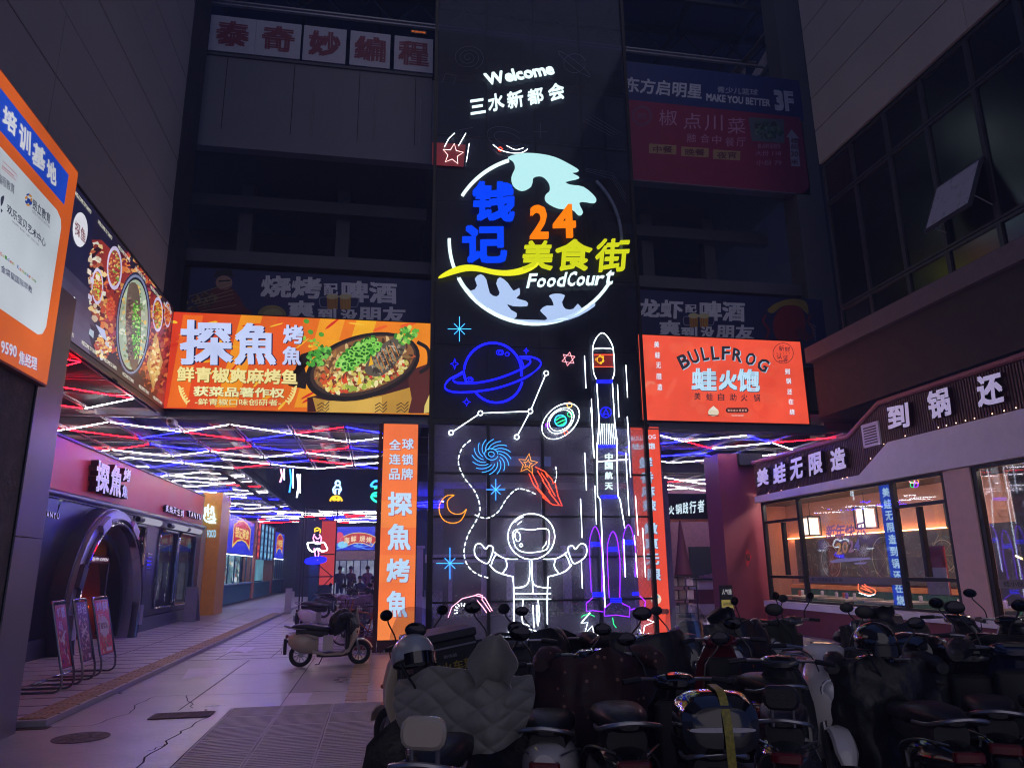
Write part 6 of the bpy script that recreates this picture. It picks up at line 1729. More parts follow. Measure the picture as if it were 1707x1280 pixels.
# ------------------------------------------------------------------ hot pot restaurant, right
RX = 10.0
PR = Plane('R', RX)
M_mar = mat('maroon_wall', '#7d2b40', 0.5, var=0.12, scale=0.8)
M_whb = mat('white_band', '#e4deee', 0.45, var=0.05)
M_pk = mat('pink_column', '#dcb4b0', 0.5, var=0.05)
M_rib = mat('brown_ribs', '#6b4a48', 0.5, var=0.2)
M_dfr = mat('dark_window_frame', '#0d0c10', 0.4, metal=0.3)
rs = thing('hot_pot_shop', 'hot pot restaurant front with long windows, maroon base and raised characters on ribbed boards', 'shop', (RX, 13, 0))
B('base_wall', (RX+.02, 5, 0), (RX+.25, 18.35, 0.585), M_mar, rs)
B('sill', (RX-.08, 5, 0.59), (RX+.26, 18.33, 0.74), M_whb, rs)
B('pink_column', (RX+.02, 11.0, 0.745), (RX+.24, 11.62, 3.24), M_pk, rs)
# white stepped band
def ypoly(name, pts, x0, x1, m, parent):
    n = len(pts); vs = [(x0, y, zz) for y, zz in pts]+[(x1, y, zz) for y, zz in pts]
    return MB().add(vs, [tuple(range(n)), tuple(range(2*n-1, n-1, -1))]+[(i, n+i, n+(i+1) % n, (i+1) % n) for i in range(n)]).build(name, m, parent)
ypoly('white_band', [(18.35, 3.25), (18.35, 3.42), (13.86, 3.45), (12.85, 3.98), (5, 3.98), (5, 3.25)], RX-.06, RX+.25, M_whb, rs)
ypoly('sign_board', [(18.35, 3.43), (18.35, 4.27), (14.1, 4.27), (13.0, 4.76), (5, 4.76), (5, 3.99), (12.86, 3.99), (13.87, 3.46)], RX+.02, RX+.12, M_rib, rs)
rb = MB(); y = 18.3
while y > 6:
    lo = 3.43 if y > 13.87 else (3.99 if y < 12.86 else 3.46+(13.87-y)/1.01*0.53); hi = 4.26 if y > 14.1 else (4.75 if y < 13.0 else 4.27+(14.1-y)/1.1*0.49)
    rb.box((RX-.02, y-.03, lo+.01), (RX+.019, y, hi-.005)); y -= 0.062
rbo = rb.build('ribs', M_rib, rs); rbo['kind'] = 'stuff'
MB().tube([(RX-.03, 18.35, 4.32), (RX-.03, 14.1, 4.32), (RX-.03, 13.0, 4.81), (RX-.03, 5, 4.81)], 0.055, 8).build('top_trim', mat('trim_pink', '#b06a72', 0.4), rs, smooth=True)
z5 = Z(1240, 600, 2.666)
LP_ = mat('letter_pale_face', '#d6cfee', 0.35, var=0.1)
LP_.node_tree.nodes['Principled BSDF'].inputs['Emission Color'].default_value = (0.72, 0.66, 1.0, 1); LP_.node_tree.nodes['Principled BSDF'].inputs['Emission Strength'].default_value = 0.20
for ch, bl, br, tl in (('美', (80, 565), (132, 552), (76, 488)), ('蛙', (152, 555), (208, 538), (150, 468)), ('无', (228, 538), (285, 522), (226, 445)), ('限', (313, 517), (374, 500), (309, 422)), ('造', (412, 498), (480, 480), (405, 402)), ('到', (668, 312), (765, 296), (660, 208)), ('锅', (852, 268), (952, 244), (838, 145)), ('还', (1072, 214), (1190, 188), (1058, 78))):
    letters(PR, ch, [(z5(*bl), z5(*br), z5(*tl))], LP_, LS_, rs, 0.10, 0.05, 0.03)
v_ = B('vent', (RX-.06, 13.06, 3.98), (RX-.021, 13.60, 4.46), M_whb, rs)
for k in range(7): B('louvre', (RX-.068, 13.13, 4.03+k*.055), (RX-.061, 13.53, 4.055+k*.055), M_black, v_)
bulbs = MB()
for k in range(60):
    y = 18.2-k*0.21; zz = 3.43+.0 if y > 13.86 else (4.0 if y < 12.85 else 3.45+(13.86-y)/1.01*0.55)
    if q.random() < 0.45: bulbs.ball((RX-.075, y+q.uniform(-.05, .05), zz+.015), 0.011, 5, 3)
bulbs.build('fairy_lights', glow('warm_bulb', (1, 0.62, 0.4), 3.0), rs)['kind'] = 'stuff'
# window frames
def fr_y(y0, y1, z0, z1, th=0.06): return B('frame', (RX+.05, y0, z0), (RX+.14, y1, z1), M_dfr, rs)
for y in (18.15, 16.45, 13.03, 11.62, 10.90, 7.0): fr_y(y, y+.1, .75, 3.24)
for (a, b) in ((16.56, 18.14), (13.14, 16.44), (11.73, 13.02), (7.11, 10.89)):
    fr_y(a, b, 3.18, 3.24); fr_y(a, b, .75, .80)
for (a, b, s) in ((16.56, 18.14, 17.25), (11.73, 13.02, 12.38)):
    fr_y(a, b, 2.68, 2.75); fr_y(a, b, 1.30, 1.37); fr_y(s, s+.09, 1.38, 2.67)
for (a, b, c_, d_) in ((16.57, 18.13, 2.76, 3.17), (16.57, 17.24, 1.38, 2.67), (17.35, 18.13, 1.38, 2.67), (16.57, 18.13, .81, 1.29), (13.15, 16.43, .81, 3.17), (11.74, 13.01, 2.76, 3.17), (11.74, 12.37, 1.38, 2.67), (12.48, 13.01, 1.38, 2.67), (11.74, 13.01, .81, 1.29), (7.12, 10.88, .81, 3.17)):
    B('pane', (RX+.09, a, c_), (RX+.10, b, d_), M_glass, rs)
PW = Plane('R', RX+.085)
# stickers on glass
pr = Print(PW)
for (y0, y1) in ((16.38, 13.15), (10.85, 8.0)):
    pr.faceuv([(-y0, 1.22), (-y1, 1.22), (-y1, 1.36), (-y0, 1.36)], '#7a727c', 1)
    n = int((y0-y1)/1.7)
    for k in range(n): pr.text('蛙小侠美蛙自助火锅', (-y0+.1+k*1.7, 1.25), (-y0+1.3+k*1.7, 1.25), (-y0+.1+k*1.7, 1.335), '#2a2630', 0.02, 2, raw=True)
pr.build('frosted_strip', flat_print('window_sticker', 0.4), rs)['kind'] = 'stuff'
t = thing('window_sticker', 'violet and gold New Year 2024 sticker with fireworks on the big restaurant window', 'sticker', (RX+.08, 14.7, 1.7))
pr = Print(PW, 0.006)
for ch, bl, br, tl in (('新', (365, 795), (405, 790), (368, 735)), ('年', (405, 800), (450, 795), (408, 730)), ('快', (450, 795), (495, 788), (452, 735)), ('乐', (500, 785), (545, 780), (500, 722))): pr.text(ch, z5(*bl), z5(*br), z5(*tl), '#9a6ac0', 0.03, 3)
for i, ch in enumerate('2024'): pr.text(ch, z5(412+i*27, 865-i*5), z5(436+i*27, 862-i*5), z5(412+i*27, 812-i*5), ('#e0a05a', '#d0906a', '#b07ab0', '#7a6ad0')[i], 0.035, 3)
for (cx_, cy_, r) in ((450, 690, 34), (362, 708, 26), (535, 848, 22), (362, 825, 20), (545, 775, 20)):
    for k in range(14):
        a = k*6.283/14+.1; pr.line(zl(z5, [(cx_+r*.2*math.cos(a), cy_+r*.2*math.sin(a)), (cx_+r*math.cos(a), cy_+r*1.2*math.sin(a))]), 0.7, '#bcb4d4', 2)
pr.poly(zl(z5, [(380, 895), (420, 882), (560, 876), (568, 884), (500, 892), (430, 898), (395, 902)]), '#8f84c8', 2); pr.poly(zl(z5, [(490, 900), (552, 897), (540, 906), (498, 907)]), '#8f84c8', 2)
pr.build('print', lit_print('sticker_lit', 0.253, 0.2), t)
t = thing('led_column_sign', 'blue glowing vertical character sign inside the restaurant window', 'sign', (RX+.2, 13.4, .8))
PLd = Plane('R', RX+.18); pr = Print(PLd); B('case', (RX+.182, 13.20, .82), (RX+.23, 13.62, 3.2), M_black, t)
pr.faceuv([(-13.61, .83), (-13.21, .83), (-13.21, 3.19), (-13.61, 3.19)], '#1a46c8', 0)
for i, ch in enumerate('美蛙无限造到锅还在烧'):
    zc = 3.14-i*.235; pr.text(ch, (-13.52, zc-.19), (-13.3, zc-.19), (-13.52, zc), '#bfe4ff', 0.04, 1, raw=True)
pr.build('print', lit_print('lit_blue_led', 0.512, 0.25, 3), t)
# room behind the windows
rm = thing('dining_room', 'dining room seen through the restaurant windows with salmon walls and warm light strips', 'room', (13, 13, 0))
M_sal = mat('salmon_wall', '#c98d74', 0.6, var=0.08, scale=0.6); M_rfl = mat('room_floor', '#4a3c3c', 0.3)
B('back_wall', (12.9, 5, 0), (13.0, 22, 3.6), M_sal, rm); B('end_wall', (RX+.3, 21.9, 0), (15.5, 22.0, 3.6), M_sal, rm); B('far_partition', (RX+.3, 5, 0), (15.5, 5.1, 3.6), M_int, rm)
B('room_floor', (RX+.3, 5.1, 0.01), (15.5, 21.9, 0.03), M_rfl, rm); B('room_ceiling', (RX+.3, 5.1, 3.45), (15.5, 21.9, 3.5), M_int, rm)
B('mural', (12.82, 13.9, 1.1), (12.88, 21.4, 2.40), mat('mural_dark', '#4a423c', 0.6, var=0.6, scale=3), rm)
pr = Print(Plane('R', 12.81)); qm = random.Random(77)
for (cy_, cz_, r_) in ((17.2, 1.75, .55), (19.6, 1.7, .45), (15.2, 1.8, .35)):
    pr.line(ellpts(-cy_, cz_, r_, r_), .02, '#b8ae9c', 1, closed=True, raw=True); pr.line(ellpts(-cy_, cz_, r_*.8, r_*.8), .01, '#8a8274', 1, closed=True, raw=True)
    for k in range(8): pr.line([(-cy_, cz_), (-cy_+r_*math.cos(k*.785), cz_+r_*math.sin(k*.785))], .01, '#a89e8a', 1, raw=True)
for _ in range(90):
    a_, b_ = -qm.uniform(14.1, 21.2), qm.uniform(1.2, 2.3); pr.line([(a_, b_), (a_+qm.uniform(-.2, .2), b_+qm.uniform(-.2, .2)), (a_+qm.uniform(-.3, .3), b_+qm.uniform(-.2, .2))], .012, qm.choice(['#7a6a5a', '#9a8e7c', '#a0604a', '#5a7a7a', '#c0b49a']), 1, smooth=3, raw=True)
pr.build('mural_drawing', flat_print('mural_print', .6), rm)
B('screen_wall', (12.2, 11.9, 0.03), (12.3, 13.6, 2.4), M_int, rm)
WS = glow('warm_strip', (1.0, 0.45, 0.16), 11.0); CS = glow('cool_strip', (0.8, 0.9, 1.0), 12.0)
B('warm_strip', (12.80, 13.9, 2.41), (12.86, 21.8, 2.43), WS, rm); 
for y in (7.0, 10.0, 13.0, 16.0, 19.0): B('hidden_fill', (10.45, y, 3.36), (10.60, y+2.2, 3.40), glow('fill_warm', (1.0, 0.80, 0.66), 30.0), rm)  # unseen lamps added behind the window header to brighten the room
B('slat_blind', (RX+.34, 7.2, 0.8), (RX+.36, 10.55, 3.22), mat('blind_olive', '#7d7c6c', .6), rm)
for k in range(40): B('slat', (RX+.325, 7.2, .82+k*.06), (RX+.339, 10.55, .855+k*.06), _mats['blind_olive'], rm)
B('bench', (12.3, 13.8, 0.03), (12.7, 21.0, 0.95), mat('bench_green', '#2f5648', 0.5), rm)
B('bench_top', (12.28, 13.8, 0.953), (12.72, 21.0, 1.06), mat('bench_orange', '#d0804a', 0.5), rm)
MB().tube([(12.1, 11.6, 1.35), (12.1, 12.5, 1.75)], 0.02, 6).build('diagonal_light', glow('warm_yellow', (1.0, 0.7, 0.25), 4.0), rm)
def lantern(x, y, zz, lb):
    t = thing('lantern', lb, 'lantern', (x, y, zz)); s = .19
    B('shade', (x-s*.8, y-s*.8, zz+.04), (x+s*.8, y+s*.8, zz+.5), glow('lantern_paper', (1.0, 0.82, 0.62), 1.6), t)
    for a in (-1, 1):
        for b in (-1, 1): B('corner_post', (x+a*s-.015, y+b*s-.015, zz), (x+a*s+.015, y+b*s+.015, zz+.56), M_black, t)
    for zc in (zz, zz+.53): B('rail', (x-s, y-s, zc), (x+s, y+s, zc+.03), M_black, t)
    MB().tube([(x, y, zz+.56), (x, y, 3.45)], .008, 4).build('cord', M_black, t)
lantern(12.3, 19.6, 2.42, 'square white paper lantern hanging near the left end of the dining room'); lantern(12.3, 17.1, 2.50, 'square white paper lantern hanging behind the middle of the big window'); lantern(12.0, 13.6, 2.35, 'square white paper lantern hanging behind the right sliding windows')
for i, y in enumerate((18.2, 16.4, 14.6, 12.2, 9.6)):
    t = thing('dining_table', 'small dining table with condiments behind the window, %s from the far end' % ('first', 'second', 'third', 'fourth', 'fifth')[i], 'table', (11.1, y, 0), group='tables behind the restaurant windows')
    B('tabletop', (10.6, y-.55, .80), (11.6, y+.55, .84), mat('table_pale', '#a59a94', 0.35), t); B('leg', (11.05, y-.06, .03), (11.15, y+.06, .797), M_black, t)
    for k in range(4):
        xx, yy = 10.75+q.random()*.6, y-.4+k*.25; MB().lathe([(.035, 0), (.04, .1), (.03, .13)], (xx, yy, .842), n=8).build('condiment_jar', mat('jar_%d' % (k % 3), ('#c0b4c8', '#7a5ac0', '#b04a3a')[k % 3], 0.3), t)
t = thing('neon_shoe', 'red neon outlined shoe shape glowing low in the big restaurant window', 'neon sign', (RX+.15, 14.0, .85))
PN = Plane('R', RX+.16)
neon(PN, [zl(z5, [(510, 990), (530, 988), (545, 1005), (580, 1018), (584, 1035), (560, 1042), (515, 1028), (508, 1010), (510, 990)]), zl(z5, [(525, 1000), (560, 1025)]), zl(z5, [(520, 1012), (570, 1032)])], glow('neon_vermilion', (1, 0.12, 0.05), 2.5), t, 'neon_tube', r=0.010, off=0.0, smooth=2)
neon(PN, [zl(z5, [(512, 1034), (555, 1048), (582, 1040)])], NW, t, 'sole', r=0.008, off=0.0)
t = thing('neon_flower', 'small multicoloured neon flower high behind the right sliding windows', 'neon sign', (RX+.15, 12.2, 3.0))
for k, m in enumerate((NK, NY, NG, NP)): neon(PN, [zl(z5, ellpts(748+k % 2*18, 538+k//2*16, 12, 8, k*40))], m, t, 'petal', r=0.008, off=0.0, closed=True)
# poster stand inside, red white placard
t = thing('placard', 'red and white promotion placard behind the sliding window', 'placard', (RX+.5, 12.6, .75)); B('board', (RX+.5, 12.45, 1.05), (RX+.53, 13.0, 1.95), mat('placard_red', '#9c2f2f', 0.5), t); B('white_half', (RX+.49, 12.45, 1.05), (RX+.499, 13.0, 1.55), mat('placard_white', '#c9c4d4', 0.5), t)
# maroon pillar with red good luck diamond
t = thing('maroon_pillar', 'wide maroon pillar with a red paper diamond left of the restaurant windows', 'pillar', (9.4, 18.8, 0))
B('shaft', (9.05, 18.5, 0), (9.62, 19.4, 4.60), M_mar, t); B('wing', (9.623, 18.62, 0), (10.25, 19.3, 4.60), M_mar, t)
B('soffit_strip', (9.62, 18.36, 4.28), (10.3, 18.6, 4.6), M_dark, t)
Pf = Plane('Y', 18.49)
t = thing('paper_diamond', 'red paper diamond with a black good luck character pasted on the maroon pillar', 'decoration', tuple(Pf.w(*Pf.uv(1245, 928))))
Pf = Plane('Y', 18.61); pr = Print(Pf); zz6 = Z(1060, 700, 3.554)
pr.poly(zl(zz6, [(660, 760), (686, 812), (661, 868), (637, 812)]), '#c01a28', 0); pr.text('福', zz6(646, 835), zz6(676, 835), zz6(646, 792), '#2a0c10', 0.03, 1)
pr.build('paper', flat_print('paper_print', 0.6), t)
# things in the right passage
t = thing('passage_sign_board', 'dark sign board with glowing white characters deep in the right passage', 'sign', (10.9, 25, 3.4))
P25 = Plane('Y', 24.9)
B('board', (9.7, 24.95, 3.25), (12.3, 25.1, 4.15), M_black, t); B('orange_rail', (9.7, 24.93, 3.15), (12.3, 25.05, 3.24), mat('orange_rail', '#d08050', 0.4), t)
for ch, x0, x1, y0, y1 in (('火', 185, 220, 510, 565), ('锅', 228, 265, 500, 560), ('践', 270, 303, 490, 558), ('行', 310, 350, 482, 555), ('者', 358, 398, 475, 550)): letters(P25, ch, [(zz6(x0, y1), zz6(x1, y1-4), zz6(x0, y0))], glow('sign_soft_white', (0.7, 0.9, 1.0), 1.3 if ch in '践行者' else 0.6), M_black, t, 0.05, 0.03, 0.06)
t = thing('vertical_sign', 'red vertical light box beside the maroon pillar deep in the right passage', 'sign', (9.6, 20.0, 1.5))
B('case', (9.34, 19.93, 1.48), (9.66, 20.0, 3.66), M_black, t); pr = Print(Plane('Y', 19.92)); pr.rect(9.35, 3.65, 9.65, 1.49, '#f4583f', 0, raw=True)
pr.text('BULLFROG', (9.38, 3.3), (9.62, 3.42), (9.36, 3.42), '#5a2a34', 0.02, 1, raw=True)
for i, ch in enumerate('美蛙无限造'): pr.text(ch, (9.42, 2.9-i*.25), (9.52, 2.9-i*.25), (9.42, 3.0-i*.25), '#f6e6ff', 0.02, 1, raw=True)
pr.build('print', M_lit, t)
t = thing('back_stall', 'pinkish stall wall with a dark doorway at the back of the right passage', 'food stall', (12, 30, 0))
B('wall', (9, 30, 0), (20, 30.2, 5.2), mat('plum_wall', '#9a6a86', 0.6, var=0.2), t); B('doorway', (13.0, 29.9, 0), (14.2, 29.99, 2.4), M_dark, t); B('grey_post', (11.4, 29.5, 0), (11.7, 29.8, 3.8), M_met, t)
t = thing('service_counter', 'white and maroon striped service counter in the right passage', 'counter', (11, 24, 0))
for k, (m, z0, z1) in enumerate(((M_whb, 0.86, 1.16), (M_mar, 0.40, 0.857), (M_whb, 0.06, 0.397))): B('front_band', (10.5, 23.6, z0), (11.9, 24.4, z1), m, t)
B('counter_top', (10.4, 23.5, 1.163), (12.0, 24.5, 1.22), M_met, t)
for k in range(5): B('stacked_tray', (10.75+k*.2, 23.7, 1.223), (10.92+k*.2, 24.1, 1.3+.03*(k % 3)), mat('tray_pink', '#c08a9a', 0.5), t)
t = thing('folded_parasol', 'folded dark red parasol standing in the right passage', 'parasol', (10.0, 24.0, 0))
MB().lathe([(.03, 3.1), (.05, 2.95), (.12, 2.4), (.24, 1.6), (.30, 1.35), (.20, 1.3)], (9.95, 23.5, 0), n=14).build('canopy', mat('parasol_red', '#5e2038', 0.7), t, smooth=True)
MB().lathe([(.03, 0), (.03, 1.4)], (9.95, 23.5, 0), n=8).build('pole', M_steel, t); MB().lathe([(.25, 0), (.25, .08), (.05, .12)], (9.95, 23.5, 0.001), n=16).build('foot', M_steel, t)
t = thing('bike_rack_shelf', 'wire shelf stacked with boxes beside the counter in the right passage', 'shelf', (9.3, 22.6, 0))
for x in (8.95, 9.8):
    for y in (22.2, 22.8): B('post', (x-.015, y-.015, 0), (x+.015, y+.015, 1.35), M_steel, t)
for zz in (.2, .6, 1.0, 1.3): B('shelf', (8.95, 22.2, zz), (9.8, 22.8, zz+.02), M_steel, t)
for k in range(9): B('box', (9.0+(k % 3)*.26, 22.3, .223+(k//3)*.4), (9.22+(k % 3)*.26, 22.6, .43+(k//3)*.4+q.uniform(0, .08)), mat('box_%d' % (k % 3), ('#8a7a8a', '#6a5a62', '#b0a0b8')[k % 3], 0.6), t)
t = thing('menu_board', 'standing black and yellow menu board in front of the maroon pillar', 'menu board', (8.62, 17.8, 0))
Pm = Plane('Y', 17.75)
B('board', (8.45, 17.76, .1), (8.80, 17.8, 1.15), M_black, t); pr = Print(Pm); pr.rect(8.47, .80, 8.78, .14, '#c9b45a', 0, raw=True)
pr.text('人气榜', (8.5, .92), (8.76, .92), (8.5, 1.06), '#e8e4ee', 0.03, 1, raw=True)
for k in range(3): pr.text(('必吃榜', '美味蛙锅', '欢迎光临')[k], (8.51, .66-.16*k), (8.74, .66-.16*k), (8.51, .74-.16*k), '#4a3a1a', 0.02, 1, raw=True)
pr.build('print', lit_print('menu_lit', 0.211, 0.1), t)
t = thing('white_ramp', 'white metal loading plate lying beside the planter behind the scooters', 'plate', (8.0, 15.6, 0))
vs = [(7.2, 14.9, .01), (8.3, 14.9, .01), (8.6, 17.0, .3), (7.6, 17.0, .3)]
MB().add(vs+[(x, y, zz+.03) for x, y, zz in vs], [(3, 2, 1, 0), (4, 5, 6, 7), (0, 1, 5, 4), (1, 2, 6, 5), (2, 3, 7, 6), (3, 0, 4, 7)]).build('plate', M_whb, t)

# ------------------------------------------------------------------ poster stands
M_tube = mat('stand_steel', '#8c8894', 0.22, metal=0.9)
cols = (('#d03040', ['#c8452f', '#e08a3a', '#6a1420', '#f0d8c0', '#b8302c']), ('#8a4a56', ['#a8525a', '#d0a090', '#2a1a22', '#e8c8b8', '#7a3a42']), ('#e8483a', ['#e0c070', '#d06a3a', '#7a9a48', '#f0e0b8', '#8a2a24']))
txts = ('来了就吃', '开业大吉', '鲜香美味')
for i, (pl_a, pl_b) in enumerate((((95, 1145), (126, 1137)), ((129, 1131), (162, 1123)), ((162, 1118), (195, 1109)))):
    pa_, pb_ = on('Z', .15, *pl_a), on('Z', .15, *pl_b); ya, yb = pa_.y, pb_.y; XS = (pa_.x+pb_.x)/2+4.06
    t = thing('poster_stand', ('nearest chrome poster stand, dark red poster of a dish with big white title', 'middle chrome poster stand, dark brown poster with dense pale lettering', 'farthest chrome poster stand, bright red poster with a round white title')[i], 'poster stand', (-4.2+XS, (ya+yb)/2, 0.07), group='leaning poster stands by the column')
    xt, xb = -4.30, -4.10; XS0 = XS; n_before = set(bpy.data.objects)
    fr = MB(); fr.tube(crom([(-4.72, ya, .085), (-4.3, ya, .085), (-4.13, ya, .085), (-4.055, ya, .15), (-4.06, ya, .3)], 5)+[(xt, ya, 1.24), (xt-.01, ya+.01, 1.255), (xt-.01, yb-.01, 1.255), (xt, yb, 1.24)]+crom([(-4.06, yb, .3), (-4.055, yb, .15), (-4.13, yb, .085), (-4.3, yb, .085), (-4.72, yb, .085)], 5), 0.016, 7)
    fr.tube([(-4.72, ya, .085), (-4.72, yb, .085)], .016, 7)
    fr.build('frame', M_tube, t, smooth=True)
    A_, B_ = Vector((xt+.02, 0, 1.22)), Vector((xb+.015, 0, .37))
    class Lean(Plane):
        def w(s, u, v, off=0.0):
            p = B_.lerp(A_, (v-.37)/.85); return Vector((p.x+off*.98, u, p.z+off*.2))
    pl_ = Lean('L', 0); pr = Print(pl_, 0.0)
    bk = MB(); 
    vs = [pl_.w(ya+.02, .37, -.02), pl_.w(yb-.02, .37, -.02), pl_.w(yb-.02, 1.22, -.02), pl_.w(ya+.02, 1.22, -.02)]; vs += [pl_.w(ya+.02, .37, -.002), pl_.w(yb-.02, .37, -.002), pl_.w(yb-.02, 1.22, -.002), pl_.w(ya+.02, 1.22, -.002)]
    bk.add(vs, [(3, 2, 1, 0), (4, 5, 6, 7), (0, 1, 5, 4), (1, 2, 6, 5), (2, 3, 7, 6), (3, 0, 4, 7)]); bk.build('backing', M_black, t)
    bg, pal = cols[i]
    pr.rect(ya+.03, 1.21, yb-.03, .38, bg, 0, raw=True); qq = random.Random(70+i); m = (ya+yb)/2
    for _ in range(70 if i != 1 else 120): pr.ell(qq.uniform(ya+.08, yb-.08), qq.uniform(.42, .92 if i != 1 else 1.0), qq.uniform(.012, .05), qq.uniform(.008, .03), qq.choice(pal), 1+qq.random(), qq.uniform(0, 3), 7, raw=True)
    if i == 2: pr.ell(m, .80, .2, .16, '#d8c8c0', 2.5, 0, 20, raw=True); pr.text('酸菜鱼', (m-.15, .76), (m+.15, .76), (m-.15, .86), '#7a2420', 0.03, 3, raw=True)
    pr.text(txts[i][:2], (ya+.08, 1.04), (m-.01, 1.06), (ya+.08, 1.17), '#f0dce8', .05, 3, raw=True); pr.text(txts[i][2:], (m+.01, 1.02), (yb-.08, 1.04), (m+.01, 1.18), '#f0dce8', .05, 3, raw=True)
    if i != 1: pr.text('新品', (ya+.1, .88), (m, .88), (ya+.1, 1.0), '#e8b8d0', .04, 3, raw=True)
    pr.line([(ya+.12, .72), (m, .8), (yb-.12, .86)], .03, '#e8dcc8', 3, smooth=3, raw=True); pr.rect(ya+.3, .47, yb-.1, .41, '#e8d8d0', 3, raw=True)
    pr.build('poster', flat_print('poster_print', 0.35), t)
    for o_ in bpy.data.objects:
        if o_.parent == t: o_.location.x += XS
# white a-board far down
t = thing('sandwich_board', 'pale sandwich board leaning open before the orange pillar', 'sandwich board', (-6.0, 26.3, .07))
for s in (1, -1):
    vs = [(-5.85, 26.3+s*.35, .09), (-5.85, 26.3+s*.35, .1), (-6.2, 26.3+s*.35, .09)]
    a, b = (-5.95, 26.3+s*.3, .08), (-5.6-.0, 26.3+s*.3, .08)
    MB().add([(-6.1, 26.3+s*.32, .08), (-5.72, 26.3+s*.32, .08), (-5.80, 26.3+s*.03, 1.15), (-6.15, 26.3+s*.03, 1.15), (-6.1, 26.33+s*.32, .08), (-5.72, 26.33+s*.32, .08), (-5.80, 26.33+s*.03, 1.15), (-6.15, 26.33+s*.03, 1.15)], [(0, 1, 2, 3), (7, 6, 5, 4), (0, 4, 5, 1), (1, 5, 6, 2), (2, 6, 7, 3), (3, 7, 4, 0)]).build('panel', mat('board_dim', '#6d6876', 0.6), t)
# security cameras
def dome(x, y, zz, lb):
    t = thing('security_camera', lb, 'camera', (x, y, zz)); MB().rbox((x-.07, y-.28, zz-.09), (x+.07, y+.08, zz+.06), .04, 1).build('housing', mat('camera_white', '#a9a9b4', 0.4), t, smooth=True); MB().cyl((x, y-.282, zz-.015), .04, -.02, 1, 12).build('lens', M_black, t); B('bracket', (x-.02, y+.081, zz-.02), (x+.02, y+.2, zz+.02), M_steel, t)
c_ = on('Y', 15.2, 1408, 668); dome(c_.x, c_.y, c_.z, 'small white security camera right of the red frog billboard')
c_ = on('Y', 15.5, 290, 697); dome(c_.x, c_.y, c_.z-.1, 'small security camera under the corner of the orange billboard')
# ------------------------------------------------------------------ scooters
from mathutils import noise as mnoise
M_tyre = mat('tyre_rubber', '#141416', 0.75, var=0.2, scale=20)
M_rimm = mat('rim_alloy', '#8f9098', 0.3, metal=0.8)
M_plast = mat('black_plastic', '#17171b', 0.5, var=0.15, scale=8)
M_gloss = mat('gloss_black', '#0c0c10', 0.12, coat=0.8, var=0.05)
M_seat = mat('seat_vinyl', '#15141a', 0.45, bump=0.15, bscale=60)
M_mir = mat('mirror_glass', '#2e2e36', 0.05, metal=1.0, var=0.0)  # tint darkened in place of the dark square it mirrors
M_red_l = mat('tail_lens', '#5c0d14', 0.15, coat=0.5)
M_hl = mat('head_lens', '#c8ccd8', 0.06, coat=1.0)
M_plate_ = mat('plate_white', '#9a9aa2', 0.4)
def paint(n, c, r=0.2): return mat('paint_'+n, c, r, coat=0.7, var=0.05, scale=3)
PAINT = {'black': paint('black', '#121218', .13), 'white': paint('white', '#c9c6c8'), 'cream': paint('cream', '#b3a894', 0.3), 'grey': paint('grey', '#3a3b42'), 'red': paint('red', '#5a0f1c'), 'navy': paint('navy', '#141a3a'), 'graphite': paint('graphite', '#2c2d34', .14), 'teal': paint('teal', '#1f4a50'), 'silver': paint('silver', '#4c4d54')}
_proto = {}
def part(key, name, parent, build, mats, smooth=True):
    """mesh of a repeated part is made once per kind and then shared"""
    if key in _proto:
        o = bpy.data.objects.new(name, _proto[key]); COL.objects.link(o); o.parent = parent; return o
    mb = MB(); build(mb); o = mb.build(name, mats, parent, smooth=smooth, local=True); _proto[key] = o.data; return o
def wheel(parent, y, r=0.235, key='w'):
    t = part(key+'tyre%.3f%.2f' % (r, y), 'tyre', parent, lambda m: m.torus((0, y, r), r-0.045, 0.045, 0, 30, 8, 1.05), M_tyre)
    t.name = 'wheel'
    def rim(m):
        m.torus((0, y, r), r-0.085, 0.012, 0, 28, 6, 2.2); m.lathe([(.05, -.05), (.055, 0), (.05, .05)], (0, y, r), 0, 14)
        for k in range(10):
            a = k*2*math.pi/10; m.tube([(0, y+.04*math.cos(a), r+.04*math.sin(a)), (0.0, y+(r-.085)*math.cos(a+.25), r+(r-.085)*math.sin(a+.25))], 0.008, 4)
    part(key+'rim%.3f%.2f' % (r, y), 'rim', t, rim, M_rimm)
    return t
